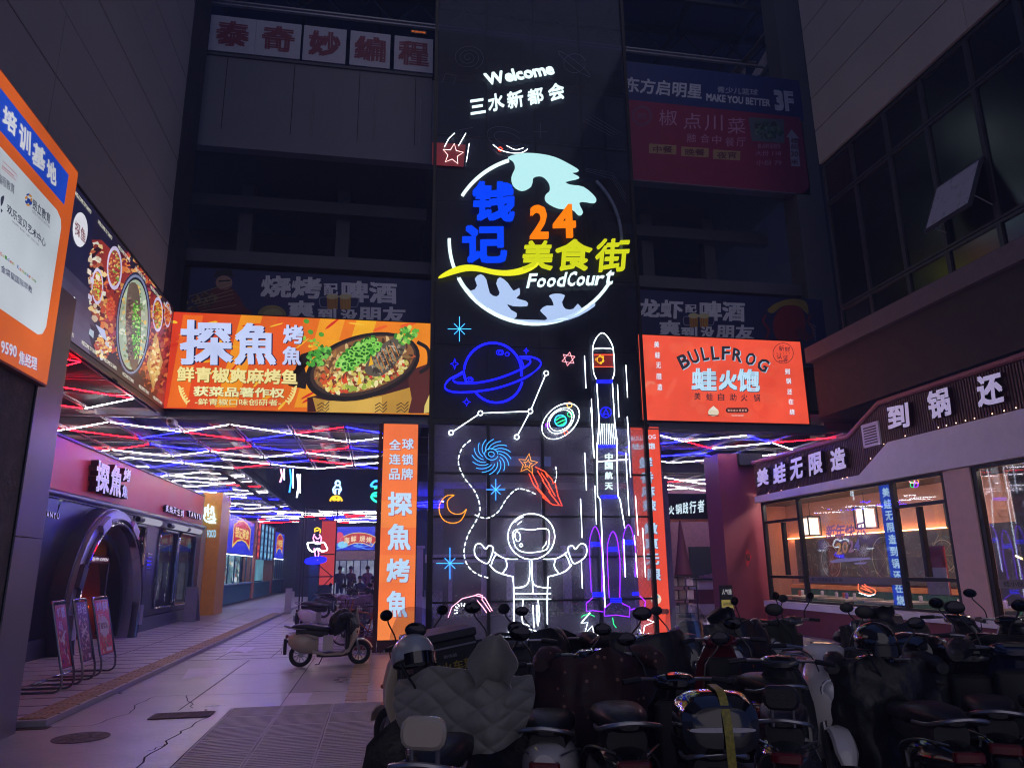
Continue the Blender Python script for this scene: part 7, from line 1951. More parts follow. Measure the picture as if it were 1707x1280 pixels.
def scooter(label, x, y, rz, col='black', kind='a', lean=0.0, box=None, backrest=False, mirrors=True, basket=False, group='electric scooters parked in the square', scale=1.0, steer=0.0, windshield=False, plate=True, shield2=None, drape_seat=None):
    """local axes: +Y is forward; wheelbase about 1.2 m"""
    t = thing('electric_scooter', label, 'scooter', (x, y, 0.0), rz, group=group)
    t.rotation_euler = (0, lean, rz); t.scale = (scale,)*3
    P_ = PAINT[col]; S2 = PAINT[shield2] if shield2 else P_
    k = kind+col
    wheel(t, 0.60); wheel(t, -0.58)
    # front fender + fork
    def fend(m):
        rings = []
        for q_ in range(9):
            a = math.radians(20+q_*18); c_, s_ = math.cos(a), math.sin(a); r = 0.265; wdt = .075 if 0 < q_ < 8 else .05
            rings.append([(-wdt, .60+r*c_*.97, .235+r*s_*.97), (-wdt*.8, .60+r*c_*1.05, .235+r*s_*1.05), (0, .60+r*c_*1.1, .235+r*s_*1.1), (wdt*.8, .60+r*c_*1.05, .235+r*s_*1.05), (wdt, .60+r*c_*.97, .235+r*s_*.97)])
        m.rings(rings, cap=True, closed=True)
    part(k+'fend', 'front_fender', t, fend, P_)
    part('fork', 'fork', t, lambda m: [m.tube([(s*.065, .60, .235), (s*.075, .52, .52), (s*.05, .47, .66)], [.022, .026, .024], 8) for s in (-1, 1)] and m.tube([(0, .47, .6), (0, .37, .93)], .03, 8), M_rimm)
    # leg shield
    def shield(m):
        rings = []
        for (z_, yf, w_, d_) in ((.24, .36, .15, .06), (.36, .40, .19, .09), (.52, .45, .22, .13), (.68, .46, .21, .15), (.82, .44, .18, .15), (.93, .40, .13, .12), (.99, .37, .08, .07)):
            ring = []
            for q_ in range(14):
                a = 2*math.pi*q_/14; ring.append((w_*math.cos(a), yf-.02+(d_ if math.sin(a) > 0 else d_*.35)*math.sin(a), z_+.03*math.sin(a)))
            rings.append(ring)
        m.rings(rings)
    part(k+'shield'+str(shield2), 'leg_shield', t, shield, S2)
    part('inner'+kind, 'inner_panel', t, lambda m: m.rbox((-.15, .30, .30), (.15, .385, .86), .05, 2), M_plast)
    def head(m): m.ball((0, .555, .74), .075, 14, 8, (1.05, .55, 1.1))
    hl = part('headl', 'headlight', t, head, M_hl)
    part('headring', 'headlight_ring', hl, lambda m: m.torus((0, .565, .74), .078, .012, 1, 20, 6), M_chr)
    for s in (-1, 1): part('ind%d' % s, 'turn_signal', t, lambda m: m.ball((s*.15, .53, .66), .03, 10, 6, (1.5, .7, .7)), mat('amber_lens', '#8a4a14', 0.2))
    # floor
    part('floor'+col, 'floorboard', t, lambda m: m.loft([(-.26, 0, .235, .16, .05, 5), (-.1, 0, .225, .17, .05, 5), (.2, 0, .225, .17, .05, 5), (.38, 0, .25, .14, .055, 4)], 16), M_plast)
    part(k+'sidetrim', 'side_trim', t, lambda m: [m.loft([(-.36, s*.165, .30, .012, .035, 3), (-.1, s*.175, .235, .014, .022, 3), (.25, s*.172, .235, .014, .022, 3), (.40, s*.15, .33, .012, .05, 3)], 8) for s in (-1, 1)], P_)
    # rear body
    if kind == 'b':
        sec = [(-.22, 0, .46, .13, .16, 3.2), (-.30, 0, .47, .165, .2, 2.8), (-.45, 0, .50, .185, .19, 2.6), (-.62, 0, .55, .17, .15, 2.4), (-.78, 0, .60, .12, .10, 2.2), (-.88, 0, .62, .06, .05, 2)]
    else:
        sec = [(-.24, 0, .45, .12, .15, 3.4), (-.30, 0, .44, .16, .19, 3), (-.45, 0, .46, .20, .21, 2.4), (-.60, 0, .47, .205, .20, 2.2), (-.74, 0, .50, .16, .16, 2.1), (-.84, 0, .53, .08, .09, 2)]
    part(k+'body', 'rear_body', t, lambda m: m.loft(sec, 22), P_)
    part('hug', 'rear_fender', t, lambda m: m.rbox((-.07, -.93, .25), (.07, -.86, .56), .03, 2) and m.loft([(-.88, 0, .52, .07, .03, 3), (-.78, 0, .48, .08, .03, 3), (-.6, 0, .42, .08, .03, 3)], 10), M_plast)
    tl = part('tail', 'tail_light', t, lambda m: m.rbox((-.09, -.90, .57), (.09, -.84, .63), .02, 2), M_red_l)
    if plate: 
        lp = part('plate', 'licence_plate', t, lambda m: m.box((-.09, -.955, .33), (.09, -.945, .47)), M_plate_)
    # seat
    def seat(m):
        m.loft([(.02, 0, .72, .07, .025, 3), (-.03, 0, .725, .11, .045, 3), (-.2, 0, .735, .135, .055, 3), (-.32, 0, .75, .15, .06, 3), (-.40, 0, .775, .15, .065, 3), (-.60, 0, .785, .14, .06, 3), (-.74, 0, .78, .10, .045, 3), (-.79, 0, .775, .05, .02, 3)], 18)
    part('seat'+kind, 'seat', t, seat, M_seat)
    part('seatpost', 'under_seat', t, lambda m: m.loft([(-.05, 0, .64, .09, .06, 3), (-.3, 0, .64, .13, .08, 3), (-.7, 0, .68, .11, .07, 3)], 12), M_plast)
    part('grab', 'grab_rail', t, lambda m: m.tube(crom([(.14, -.5, .73), (.16, -.75, .76), (.13, -.9, .80), (0, -.94, .82), (-.13, -.9, .80), (-.16, -.75, .76), (-.14, -.5, .73)], 4), .012, 6), M_rimm)
    # steering group
    hb = bpy.data.objects.new('handlebar', None)
    st = thing_part = None
    def bars(m):
        m.tube(crom([(-.34, .25, 1.0), (-.24, .29, 1.01), (-.12, .35, 1.0), (0, .37, .98), (.12, .35, 1.0), (.24, .29, 1.01), (.34, .25, 1.0)], 3), .012, 7)
    bh = part('bars', 'handlebar', t, bars, M_rimm)
    for s in (-1, 1):
        part('grip%d' % s, 'grip', bh, lambda m: m.tube([(s*.245, .288, 1.01), (s*.37, .235, .998)], .019, 8), M_plast)
        part('lever%d' % s, 'brake_lever', bh, lambda m: m.tube([(s*.19, .34, 1.0), (s*.28, .335, .99), (s*.36, .29, .98)], .006, 5), M_rimm)
    def cowl(m): m.loft([(.24, 0, .985, .07, .02, 3), (.28, 0, .99, .13, .045, 3), (.36, 0, .985, .15, .06, 2.6), (.43, 0, .96, .12, .05, 2.4), (.47, 0, .94, .05, .03, 2)], 16)
    part(k+'cowl', 'handlebar_cowl', t, cowl, S2)
    part('dash', 'dashboard', t, lambda m: m.box((-.07, .255, 1.02), (.07, .33, 1.04)), M_gloss)
    if mirrors:
        for s in ((-1, 1) if mirrors is True else mirrors):
            mr = part('mirstem%d' % s, 'mirror', t, lambda m: m.tube(crom([(s*.2, .31, 1.02), (s*.22, .32, 1.10), (s*.30, .30, 1.20), (s*.31, .295, 1.24)], 4), .007, 5), M_plast)
            part('mirhead%d' % s, 'mirror_housing', mr, lambda m: m.ball((s*.325, .30, 1.27), .055, 16, 8, (1.25, .28, .85)), M_plast)
            part('mirglass%d' % s, 'mirror_glass', mr, lambda m: m.ball((s*.325, .288, 1.27), .049, 16, 6, (1.25, .1, .85)), M_mir)
    if windshield:
        def ws(m):
            rings = []
            for k_ in range(7):
                f = k_/6; w_ = .20+.05*math.sin(f*3.1); ring = []
                for q_ in range(9):
                    u = -1+q_/4; ring.append((u*w_, .47-.10*f-.08*u*u, .92+f*.40*(1-.12*u*u)))
                rings.append(ring)
            m.rings(rings, cap=False, closed=False)
        part('wshield', 'windshield', t, ws, glass('screen_plastic', (0.62, 0.62, 0.70), 0.10, 0.15))
    part('bodytrim'+kind, 'body_trim', t, lambda m: [m.tube(crom([(s*.155, -.28, .52), (s*.20, -.45, .60), (s*.18, -.66, .66), (s*.09, -.84, .66)], 4), .006, 5) for s in (-1, 1)], M_rimm)
    part('seatseam', 'seat_seam', t, lambda m: m.tube(crom([(-.145, -.33, .79), (-.06, -.345, .82), (.06, -.345, .82), (.145, -.33, .79)], 4), .005, 4), M_plast)
    part('footrest', 'foot_peg', t, lambda m: [m.tube([(s*.15, -.30, .30), (s*.25, -.30, .31)], .014, 6) for s in (-1, 1)], M_rimm)
    part('reflector', 'reflector', t, lambda m: m.cyl((0, -.956, .30), .025, -.008, 1, 12), M_red_l)
    part('cables', 'brake_cable', t, lambda m: [m.tube(crom([(s*.2, .33, 1.0), (s*.12, .50, .96), (s*.07, .54, .80), (s*.06, .55, .45)], 5), .005, 5) for s in (-1, 1)], M_plast)
    part('stand', 'kickstand', t, lambda m: m.tube([(-.12, -.12, .2), (-.2, -.2, .012), (-.2, -.28, .012)], .011, 5), M_plast)
    if backrest:
        bm_ = M_seat if backrest is True else backrest; bw = .17 if 'wide' in label or 'two part' in label else .105
        bp = part('brest%.2f%s' % (bw, bm_.name), 'backrest', t, lambda m: m.rbox((-bw, -.88, .86), (bw, -.82, 1.0 if bw < .15 else 1.12), .055, 1), bm_)
        if bm_ is not M_seat: part('brpad%.2f' % bw, 'backrest_pad', bp, lambda m: m.rbox((-bw*.8, -.815, .89), (bw*.8, -.80, .97 if bw < .15 else 1.09), .03, 1), M_seat)
        part('brpost', 'backrest_post', bp, lambda m: [m.tube([(s*.06, -.80, .76), (s*.06, -.83, .95)], .012, 6) for s in (-1, 1)], M_rimm)
    if basket:
        def bas(m):
            for z_ in (.62, .70, .78, .86):
                m.tube([(-.16, .52, z_), (.16, .52, z_), (.17, .78, z_), (-.17, .78, z_)], .006, 4, closed=True)
            for i_ in range(7):
                x_ = -.16+i_*.053; m.tube([(x_, .78, .62), (x_, .78, .86)], .004, 4); m.tube([(x_, .52, .62), (x_, .52, .86)], .004, 4)
        part('basket', 'basket', t, bas, M_plast)
    if box == 'trunk':
        bx_ = part('trunk'+col, 'top_box', t, lambda m: m.loft([(-.98, 0, .95, .15, .10, 3), (-.94, 0, .95, .20, .14, 3), (-.8, 0, .96, .225, .15, 3), (-.66, 0, .95, .20, .14, 3), (-.62, 0, .95, .15, .11, 3)], 22), M_gloss)
        part('trunkband', 'box_band', bx_, lambda m: m.loft([(-.985, 0, .94, .17, .012, 3), (-.8, 0, .945, .229, .012, 3), (-.615, 0, .94, .17, .012, 3)], 22), M_chr)
    return t

# ---- cream scooter seen from the side, heading right
def at(px, Y): return on('Y', Y, px, 948).x
cs = scooter('cream scooter standing side on alone left of the orange vertical sign', at(556, 14.05), 14.1, -math.pi/2+0.12, 'cream', 'a', scale=0.86, lean=0.0, backrest=False, group=None)
def cloth(name, label, cat, f, nu, nv, m, thick=0.012, seed=0, amp=0.012, quilt=None, xf=None, parent=None, group=None, smooth=True):
    """hanging cloth as a closed two sided sheet: f(u, v) -> point, u and v in 0..1"""
    q_ = random.Random(seed); ph = [q_.uniform(0, 6.28) for _ in range(8)]; fr = [q_.uniform(4, 13) for _ in range(4)]
    P = []
    for j in range(nv+1):
        for i in range(nu+1):
            u, v = i/nu, j/nv; p = Vector(f(u, v))
            w_ = sum(math.sin(fr[k]*u*(1+.15*k)+ph[k]+2.2*v*math.sin(ph[k+4])) for k in range(4))/4
            p.y += w_*amp*(0.3+v)
            p.z += amp*.3*math.sin(17*u+ph[1])
            nv_ = Vector((p.x*5+seed, p.y*5, p.z*3)); p.y += mnoise.noise(nv_)*amp*1.3+mnoise.noise(nv_*3.1)*amp*.45; p.x += mnoise.noise(nv_*1.3+Vector((9, 0, 0)))*amp*.6
            if quilt:
                a = math.sin(math.pi*(u*quilt[0]+v*quilt[1])); b = math.sin(math.pi*(u*quilt[0]-v*quilt[1]))
                p.y -= quilt[2]*(abs(a)**.45*abs(b)**.45)
            P.append(p)
    W_ = nu+1; n = len(P)
    vs = [tuple(p) for p in P]+[(p.x, p.y+thick, p.z) for p in P]; fs = []
    for j in range(nv):
        for i in range(nu):
            a = j*W_+i; fs.append((a, a+1, a+W_+1, a+W_)); fs.append((n+a+W_, n+a+W_+1, n+a+1, n+a))
    for i in range(nu):
        a = i; fs.append((n+a, n+a+1, a+1, a)); a = nv*W_+i; fs.append((a, a+1, n+a+1, n+a))
    for j in range(nv):
        a = j*W_; fs.append((a, a+W_, n+a+W_, n+a)); a = j*W_+nu; fs.append((n+a, n+a+W_, a+W_, a))
    mb = MB(); mb.add(vs, fs)
    return mb.build(name, m, parent, smooth=80, local=True)
M_apb = mat('apron_black', '#0c0c12', 0.5, var=0.35, scale=10, bump=0.9, bscale=9); M_apg = mat('apron_grey', '#74746f', 0.6, var=0.14, scale=7, sheen=0.4, bump=0.25, bscale=30)
M_apr = mat('apron_burgundy', '#2c0d16', 0.7, var=0.6, scale=9, bump=0.8, bscale=8); M_app = mat('apron_dark', '#111018', 0.5, var=0.4, scale=12, bump=0.8, bscale=10); M_apn = mat('apron_navy', '#0e1020', 0.35, var=0.4, scale=12, bump=0.9, bscale=8)
def motif(m, c_, sc, th_):
    nt = m.node_tree; b = nt.nodes['Principled BSDF']; src = b.inputs['Base Color'].links[0].from_socket
    tc = nt.nodes.new('ShaderNodeTexCoord'); v = nt.nodes.new('ShaderNodeTexVoronoi'); v.inputs['Scale'].default_value = sc
    nt.links.new(tc.outputs['Object'], v.inputs['Vector'])
    l = nt.nodes.new('ShaderNodeMath'); l.operation = 'LESS_THAN'; l.inputs[1].default_value = th_; nt.links.new(v.outputs['Distance'], l.inputs[0])
    mx = nt.nodes.new('ShaderNodeMix'); mx.data_type = 'RGBA'; nt.links.new(l.outputs[0], mx.inputs['Factor']); nt.links.new(src, mx.inputs[6]); mx.inputs[7].default_value = (*lin(c_), 1)
    nt.links.new(mx.outputs[2], b.inputs['Base Color'])
motif(M_apr, '#7a5a50', 14, .16); motif(M_app, '#4a4658', 11, .14)
def apron(t, label, m, w=0.44, top=1.06, bot=0.28, hood=True, seed=1, quilt=None, nu=26, nv=20, group='quilted winter aprons on scooters', facing=1, muffs=True, hood_x=0.0, amp=.035, spread=1.0, hh=None, y0=None):
    hh = hh if hh is not None else (.13 if hood is True else 0)
    hood = hood and (hh > .15 or seed in (51, 81))
    """winter apron hung over the handlebar of scooter t; its own thing placed on the scooter"""
    a = thing('winter_apron', label, 'scooter apron', tuple(t.location), 0, group=group); a.rotation_euler = t.rotation_euler; a.scale = t.scale
    def f(u, v):
        s = (u-.5)*2; wv = w*(1+.12*math.sin(v*3.1))*(1-.12*v)*spread
        tz = top-.07*abs(s)**1.6+.02*math.sin(9*u+seed)
        return (s*wv, (.50-.20*s*s if y0 is None else y0+.16*s*s-.10*math.sin(v*2.6))+.10*math.sin(v*2.6)-.05*v, tz-(tz-bot-(.10*abs(s)))*v)
    cloth('blanket', '', '', f, nu, nv, m, seed=seed, amp=amp, quilt=quilt, parent=a)
    if hood:
        def g(u, v):
            s = (u-.5)*2; hw = .12*math.sin(min(1.57, 1.0+1.2*v))+.02*math.sin(7*v+seed)
            return (hood_x+s*hw, (.44 if y0 is None else y0+.02)-.12*s*s-.02+.05*v-.05*math.sin(v*3.1), top+hh-.035*abs(s)**3-(hh+.06)*v)
        cloth('chest_flap', '', '', g, 14, 10, m, thick=.04, seed=seed+5, amp=amp*.7, quilt=None, parent=a)
    if muffs:
        for s in (-1, 1):
            mb = MB(); mb.loft([(.12, s*.39, .97, .045, .04, 2), (.18, s*.38, .985, .062, .06, 2.2), (.28, s*.34, 1.0, .07, .075, 2.2), (.38, s*.28, 1.0, .065, .065, 2), (.43, s*.25, .99, .04, .04, 2)], 14)
            mb.build('hand_muff', m, a, smooth=True, local=True)
    return a
def jx(px, Y): return at(px, Y)
apron(cs, 'black apron thrown over the handlebar of the lone cream scooter', M_apb, w=.33, bot=.55, seed=3, top=1.1, hood=True, amp=.03, group=None)
ct = thing('coat', 'black quilted coat bundled over the seat front and bars of the cream scooter', 'coat', tuple(cs.location)); ct.rotation_euler = cs.rotation_euler; ct.scale = cs.scale
def coat_f(u, v):
    a = u*2*math.pi; r = .17*(math.sin(v*3.14)**.5)*(1+.16*math.sin(3*a+7*v)+.08*math.sin(7*a-5*v))
    return (1.25*r*math.cos(a), .20+.06*v+1.25*r*math.sin(a)-.12*(1-v), .58+.56*v)
cloth('body', '', '', coat_f, 30, 20, M_apb, seed=9, parent=ct, amp=.02)
th = thing('paper_bag', 'white box standing on the footboard of the cream scooter', 'box', (at(553, 14.05), 14.1, .26)); th.rotation_euler = (0, 0, .1); MB().rbox((-.10, -.09, .0), (.08, .09, .26), .01).build('carton', PAINT['white'], th, local=True)

# ---- foreground crowd.  (label, px, Y, heading, colour, kind, options)
H = math.radians
sc1 = scooter('cream scooter in the front left with a grey quilted apron and hanging helmet', at(757, 4.55)-.02, 4.42, H(-16), 'cream', 'a', lean=0.03, backrest=PAINT['cream'], mirrors=True, plate=True)
apron(sc1, 'light grey diamond quilted apron spread wide over the nearest left scooter', M_apg, w=.40, top=1.08, bot=.60, seed=11, quilt=(4, 3.2, .022), nu=90, nv=70, hood=True, hood_x=.20, muffs=False, amp=.03, hh=.19, y0=.10)
def skirt(u, v):
    s = (u-.5)*2; return (s*(.52+.06*v)-.05, .30-.1*s*s, .90-.28*s*s*(1-v)-.76*v)
a_ = thing('winter_apron', 'black lower windproof skirt under the grey quilted apron', 'scooter apron', tuple(sc1.location)); a_.rotation_euler = sc1.rotation_euler
cloth('blanket', '', '', skirt, 30, 16, M_apb, seed=4, parent=a_, amp=.02)
# helmet hung on the left grip
def helmet(label, loc, r, m, rot=(0, 0, 0), group=None):
    t = thing('helmet', label, 'helmet', loc, group=group); t.rotation_euler = rot
    mb = MB(); N = 22; rings = []
    for k in range(10):
        th_ = math.pi*.62*k/9+.001; rings.append([(r*math.sin(th_)*math.cos(2*math.pi*q_/N), r*1.14*math.sin(th_)*math.sin(2*math.pi*q_/N), r*math.cos(th_)*(1 if th_ < 1.57 else 1.05)) for q_ in range(N)])
    mb.rings(rings, cap=False); rin = [[tuple(Vector(p)*.93) for p in rg] for rg in rings]; mb.rings(rin[::-1], cap=False)
    mb.rings([rings[-1], rin[-1]], cap=False)
    mb.build('shell', m, t, smooth=True, local=True)
    MB().torus((0, 0, -r*.36), r*.95, .008, 2, 22, 6).build('rim', M_plast, t, smooth=True, local=True)
    mb = MB(); mb.tube([(-r*.9, 0, -r*.3), (-r*.7, -.03, -r*1.1), (-r*.3, -.04, -r*1.7)], .008, 5); mb.tube([(r*.9, 0, -r*.3), (r*.2, -.03, -r*1.2), (-r*.25, -.04, -r*1.65)], .008, 5); mb.build('chin_strap', M_plast, t, local=True)
    vs_ = []; mb = MB(); rings = []
    for k in range(4):
        z_ = -r*.1-k*r*.18; rings.append([(r*1.04*math.cos(a), -r*1.2*abs(math.sin(a)), z_) for a in [math.radians(200+q_*14) for q_ in range(11)]])
    mb.rings(rings, cap=False, closed=False); mb.build('visor', M_gloss, t, smooth=True, local=True)
    return t
hp = on('Y', 4.75, 688, 1092); helmet('pale grey open helmet hanging from the left grip of the front left scooter', tuple(hp), .125, paint('helmet_grey', '#8f959c', 0.35), (H(-20), H(8), H(40)))

sc2 = scooter('cream delivery scooter with windshield and an insulated box behind the grey apron', at(735, 6.6), 6.6, H(38), 'cream', 'a', lean=-0.02, windshield=True)
# insulated delivery box
bt = thing('delivery_box', 'black insulated delivery box with yellow and grey lettering tilted on the rear scooter', 'box', (at(742, 5.8), 5.75, .80)); bt.rotation_euler = (0, H(-9), H(8))
MB().rbox((-.24, -.2, .0), (.24, .24, .34), .02, 2).build('bag', mat('box_fabric', '#14141b', 0.6, bump=.2), bt, local=True)
MB().rbox((-.25, -.21, .342), (.25, .25, .40), .02, 2).build('lid', mat('box_lid', '#24232b', 0.5), bt, local=True)
B_ = MB().box((-.23, -.2085, .29), (.23, -.2065, .302)).build('reflective_band', mat('reflective', '#80828c', 0.3, metal=.5), bt, local=True)
class LocalP(Plane):
    def w(s, u, v, off=0.0): return Vector((u, s.val-off, v))
pr = Print(LocalP('Y', -.2065), .001)
pr.text('订火车票', (-.13, .13), (.20, .13), (-.13, .20), '#8a7a2a', .03, 1, raw=True); pr.text('上美团App', (-.13, .045), (.20, .045), (-.13, .105), '#7c7c84', .03, 1, raw=True); pr.text('新体验', (-.02, .225), (.08, .225), (-.02, .25), '#7c7c84', .02, 1, raw=True)
o_ = pr.build('lettering', flat_print('box_print', .5), None); o_.parent = bt

rows = [
 # label, px, Y, heading, colour, kind, opts, apron
 ('white scooter with round blinker holes between the grey apron and the burgundy apron', 918, 5.1, 18, 'white', 'b', dict(lean=.02), None),
 ('black scooter under a wide burgundy patterned apron in the front middle', 1000, 4.9, 8, 'black', 'a', dict(), ('wide dark burgundy apron with small pale pattern in the front middle', M_apr, dict(y0=.14, w=.40, bot=.16, top=1.04, seed=21, hood=False, amp=.06))),
 ('black scooter with glossy tail box strapped by a yellow band in the front middle', 1128, 4.45, 12, 'black', 'b', dict(box='trunk', mirrors=True), None),
 ('dark grey rounded scooter with a backrest at the front, right of the yellow strap', 1285, 4.9, 30, 'graphite', 'a', dict(backrest=True), None),
 ('black scooter hidden under a black apron at the front right', 1470, 4.8, 14, 'black', 'a', dict(), ('large black apron with muffs at the front right under the dark helmet', M_apb, dict(y0=.14, w=.38, bot=.2, seed=31, top=1.04, hood=False, amp=.06))),
 ('black scooter with a round black tail case near the right edge', 1590, 5.6, 65, 'black', 'b', dict(box='trunk', mirrors=True), None),
 ('navy scooter at the right edge under a draped dark cover', 1690, 4.5, 30, 'navy', 'b', dict(), ('dark patterned apron on the scooter at the right edge', M_app, dict(w=.5, bot=.2, seed=41))),
 ('white nosed scooter facing the viewer right of the middle', 1335, 5.7, 200, 'white', 'b', dict(lean=-.03), None),
 ('scooter wrapped in a dark hooded apron before the maroon wall', 1440, 6.9, 195, 'teal', 'a', dict(), ('dark hooded apron with a pointed collar before the maroon wall', M_app, dict(w=.42, bot=.3, seed=51, top=1.16))),
 ('black scooter in the second row below the purple boosters', 1035, 6.6, 160, 'black', 'a', dict(windshield=False), ('plain black apron in the second row below the purple boosters', M_apb, dict(w=.4, bot=.3, seed=61))),
 ('silver scooter with dark apron left of the black one in the second row', 925, 6.9, 10, 'silver', 'a', dict(), ('black speckled apron in the second row below the astronaut', M_app, dict(w=.4, bot=.25, seed=71))),
 ('dark scooter in the second row in front of the red vertical sign', 1110, 7.4, 170, 'graphite', 'b', dict(windshield=True), None),
 ('dark scooter with dark apron in front of the white loading plate', 1180, 7.6, 185, 'black', 'a', dict(), ('glossy black bulky apron in front of the white loading plate', M_apn, dict(w=.42, bot=.3, seed=81))),
 ('grey scooter with two part backrest before the maroon base wall', 1290, 7.4, -30, 'grey', 'a', dict(backrest=PAINT['grey']), None),
 ('silver scooter with wide grey backrest beside the other backrest scooter', 1352, 7.9, -24, 'silver', 'a', dict(backrest=PAINT['silver'], lean=.03), None),
 ('black scooter half hidden behind the delivery box', 850, 7.2, 150, 'black', 'a', dict(), ('crumpled black apron right of the delivery box', M_apb, dict(w=.40, bot=.3, seed=91, top=1.08))),
 ('graphite scooter seen below the maroon wall between two mirrors', 1545, 7.3, 80, 'graphite', 'b', dict(), None),
 ('grey scooter third row near the maroon pillar', 1238, 8.6, 175, 'grey', 'a', dict(), ('dark olive apron near the maroon pillar', mat('apron_olive', '#20261f', 0.8, var=.6, scale=10), dict(w=.42, bot=.3, seed=101))),
 ('black scooter at the right edge in the second row', 1650, 7.0, 60, 'black', 'b', dict(mirrors=True), None),
 ('dark red scooter in the front middle between the burgundy apron and tail box', 1215, 5.9, 5, 'red', 'b', dict(), None),
 ('silver scooter in the second row half hidden behind the grey quilted apron', 850, 6.1, 12, 'silver', 'b', dict(), None),
 ('black scooter at the lower right corner', 1600, 4.75, 35, 'black', 'a', dict(mirrors=False), None),
]
made = []
for i_, (lb, px, Y, hd, c_, kd, op, ap) in enumerate(rows):
    op.setdefault('mirrors', [True, (1,), False, (-1,), (1,), False, (-1,)][i_ % 7])
    s_ = scooter(lb, at(px, Y), Y, H(-hd), c_, kd, scale=rnd.uniform(.93, 1.05), **op)
    s_.location.z = 0.006 if (Y < 10.2 and s_.location.x < 3.1) else 0.0
    made.append(s_)
    if ap: apron(s_, ap[0], ap[1], **ap[2])
# yellow strap over the tail box
yb = made[2]
t = thing('luggage_strap', 'yellow strap with black print over the glossy tail box', 'strap', tuple(yb.location)); t.rotation_euler = yb.rotation_euler; t.scale = yb.scale
mb = MB(); pts = [(.02, -.62, .84), (.02, -.66, 1.09), (.02, -.8, 1.118), (.02, -.94, 1.095), (.025, -1.0, .95), (.03, -1.0, .80), (.04, -.985, .62)]
pts = crom(pts, 4)
rings = [[(x-.022, y, z_), (x-.022, y-.004, z_+.004), (x+.022, y-.004, z_+.004), (x+.022, y, z_)] for x, y, z_ in pts]
mb.rings(rings); mb.build('webbing', mat('strap_yellow', '#8c8432', .6, var=.5, scale=60), t, local=True)
# dark helmet on black scooter, right
hp = made[4].location+Vector((0.02, .2, 1.10)); helmet('glossy black round helmet resting on the black apron at right', tuple(hp), .135, M_gloss, (0, 0, H(20)))
# parked behind the cream scooter
for (lb, px, Y, hd, c_, kd, op, ap) in (
 ('silver scooter behind the cream one under the far seafood sign', 590, 19.0, 160, 'silver', 'b', dict(basket=True), ('pale purple apron on the scooter behind the cream one', mat('apron_lilac', '#7a5f80', .7, var=.4, scale=9), dict(w=.38, bot=.4, seed=131))),
 ('white scooter farther back in the inner court queue', 548, 20.5, 120, 'white', 'a', dict(), None),
 ('dark scooter farthest back before the waiting people', 600, 24.5, 150, 'black', 'a', dict(), ('black apron on the farthest scooter before the waiting people', M_apb, dict(w=.4, bot=.3, seed=141))),
 ('grey scooter between the steel frame and the orange sign', 570, 27.5, 100, 'grey', 'b', dict(), None)):
    s_ = scooter(lb, at(px, Y), Y, H(-hd), c_, kd, **op)
    if ap: apron(s_, ap[0], ap[1], nu=14, nv=10, **ap[2])
# bicycle leaning behind the orange sign
def bicycle(label, x, y, rz):
    t = thing('bicycle', label, 'bicycle', (x, y, 0), rz)
    for yy in (.52, -.52):
        w_ = MB().torus((0, yy, .33), .31, .018, 0, 30, 6).build('wheel', M_tyre, t, smooth=True, local=True)
        mb = MB(); mb.torus((0, yy, .33), .288, .009, 0, 26, 5); mb.build('rim', M_rimm, w_, local=True)
        mb = MB()
        for k in range(14): a = k*.4488; mb.tube([(0, yy, .33), (0, yy+.285*math.cos(a), .33+.285*math.sin(a))], .002, 3)
        mb.build('spokes', M_rimm, w_, local=True)['kind'] = 'stuff'
    mb = MB()
    for a, b in (((0, -.52, .33), (0, -.08, .30)), ((0, -.08, .30), (0, -.2, .80)), ((0, -.08, .30), (0, .36, .72)), ((0, -.18, .66), (0, .36, .78)), ((0, -.52, .33), (0, -.17, .66)), ((0, .36, .68), (0, .52, .33)), ((0, .36, .70), (0, .30, 1.0))): mb.tube([a, b], .016, 6)
    mb.build('frame', mat('bike_orange', '#b0603a', .4), t, smooth=True, local=True)
    MB().tube(crom([(-.28, .18, 1.02), (-.2, .27, 1.03), (0, .3, 1.0), (.2, .27, 1.03), (.28, .18, 1.02)], 4), .012, 6).build('handlebar', M_rimm, t, smooth=True, local=True)
    MB().loft([(-.34, 0, .84, .08, .03, 2), (-.24, 0, .85, .09, .03, 2), (-.05, 0, .85, .025, .02, 2)], 12).build('saddle', M_seat, t, smooth=True, local=True)
    mb = MB()
    for z_ in (.74, .82, .9, .98): mb.tube([(-.14, .38, z_), (.14, .38, z_), (.16, .64, z_), (-.16, .64, z_)], .006, 4, closed=True)
    for k in range(6):
        mb.tube([(-.14+k*.056, .64, .74), (-.16+k*.064, .64, .98)], .004, 4)
    mb.build('basket', M_plast, t, local=True)
    return t
bicycle('shared bicycle with front basket behind the orange vertical sign', at(612, 17.4), 17.4, H(70)); bicycle('second bicycle farther behind the orange vertical sign', at(618, 21.5), 21.5, H(100))
# red low basin / basket item behind the cream scooter
t = thing('planter_tub', 'dark red tub filled with dim flowers behind the cream scooter', 'tub', (at(610, 16.9), 16.7, 0))
MB().rbox((-.28, -.2, 0), (.28, .2, .24), .06).build('tub', M_mar, t, smooth=True, local=True)
mb = MB()
for _ in range(160):
    p = Vector((q.uniform(-.26, .26), q.uniform(-.18, .18), .25+q.uniform(0, .14))); s = .03; a = q.uniform(0, 6.28); d1 = Vector((math.cos(a), math.sin(a), q.uniform(-1, 1)))*s; d2 = d1.cross(Vector((.1, .2, 1)))*.6
    mb.add([p-d1, p+d2, p+d1, p-d2], [(0, 1, 2, 3)])
mb.build('flowers', mat('dim_flowers', '#7a5868', .6, var=.5, scale=20), t, local=True)['kind'] = 'stuff'
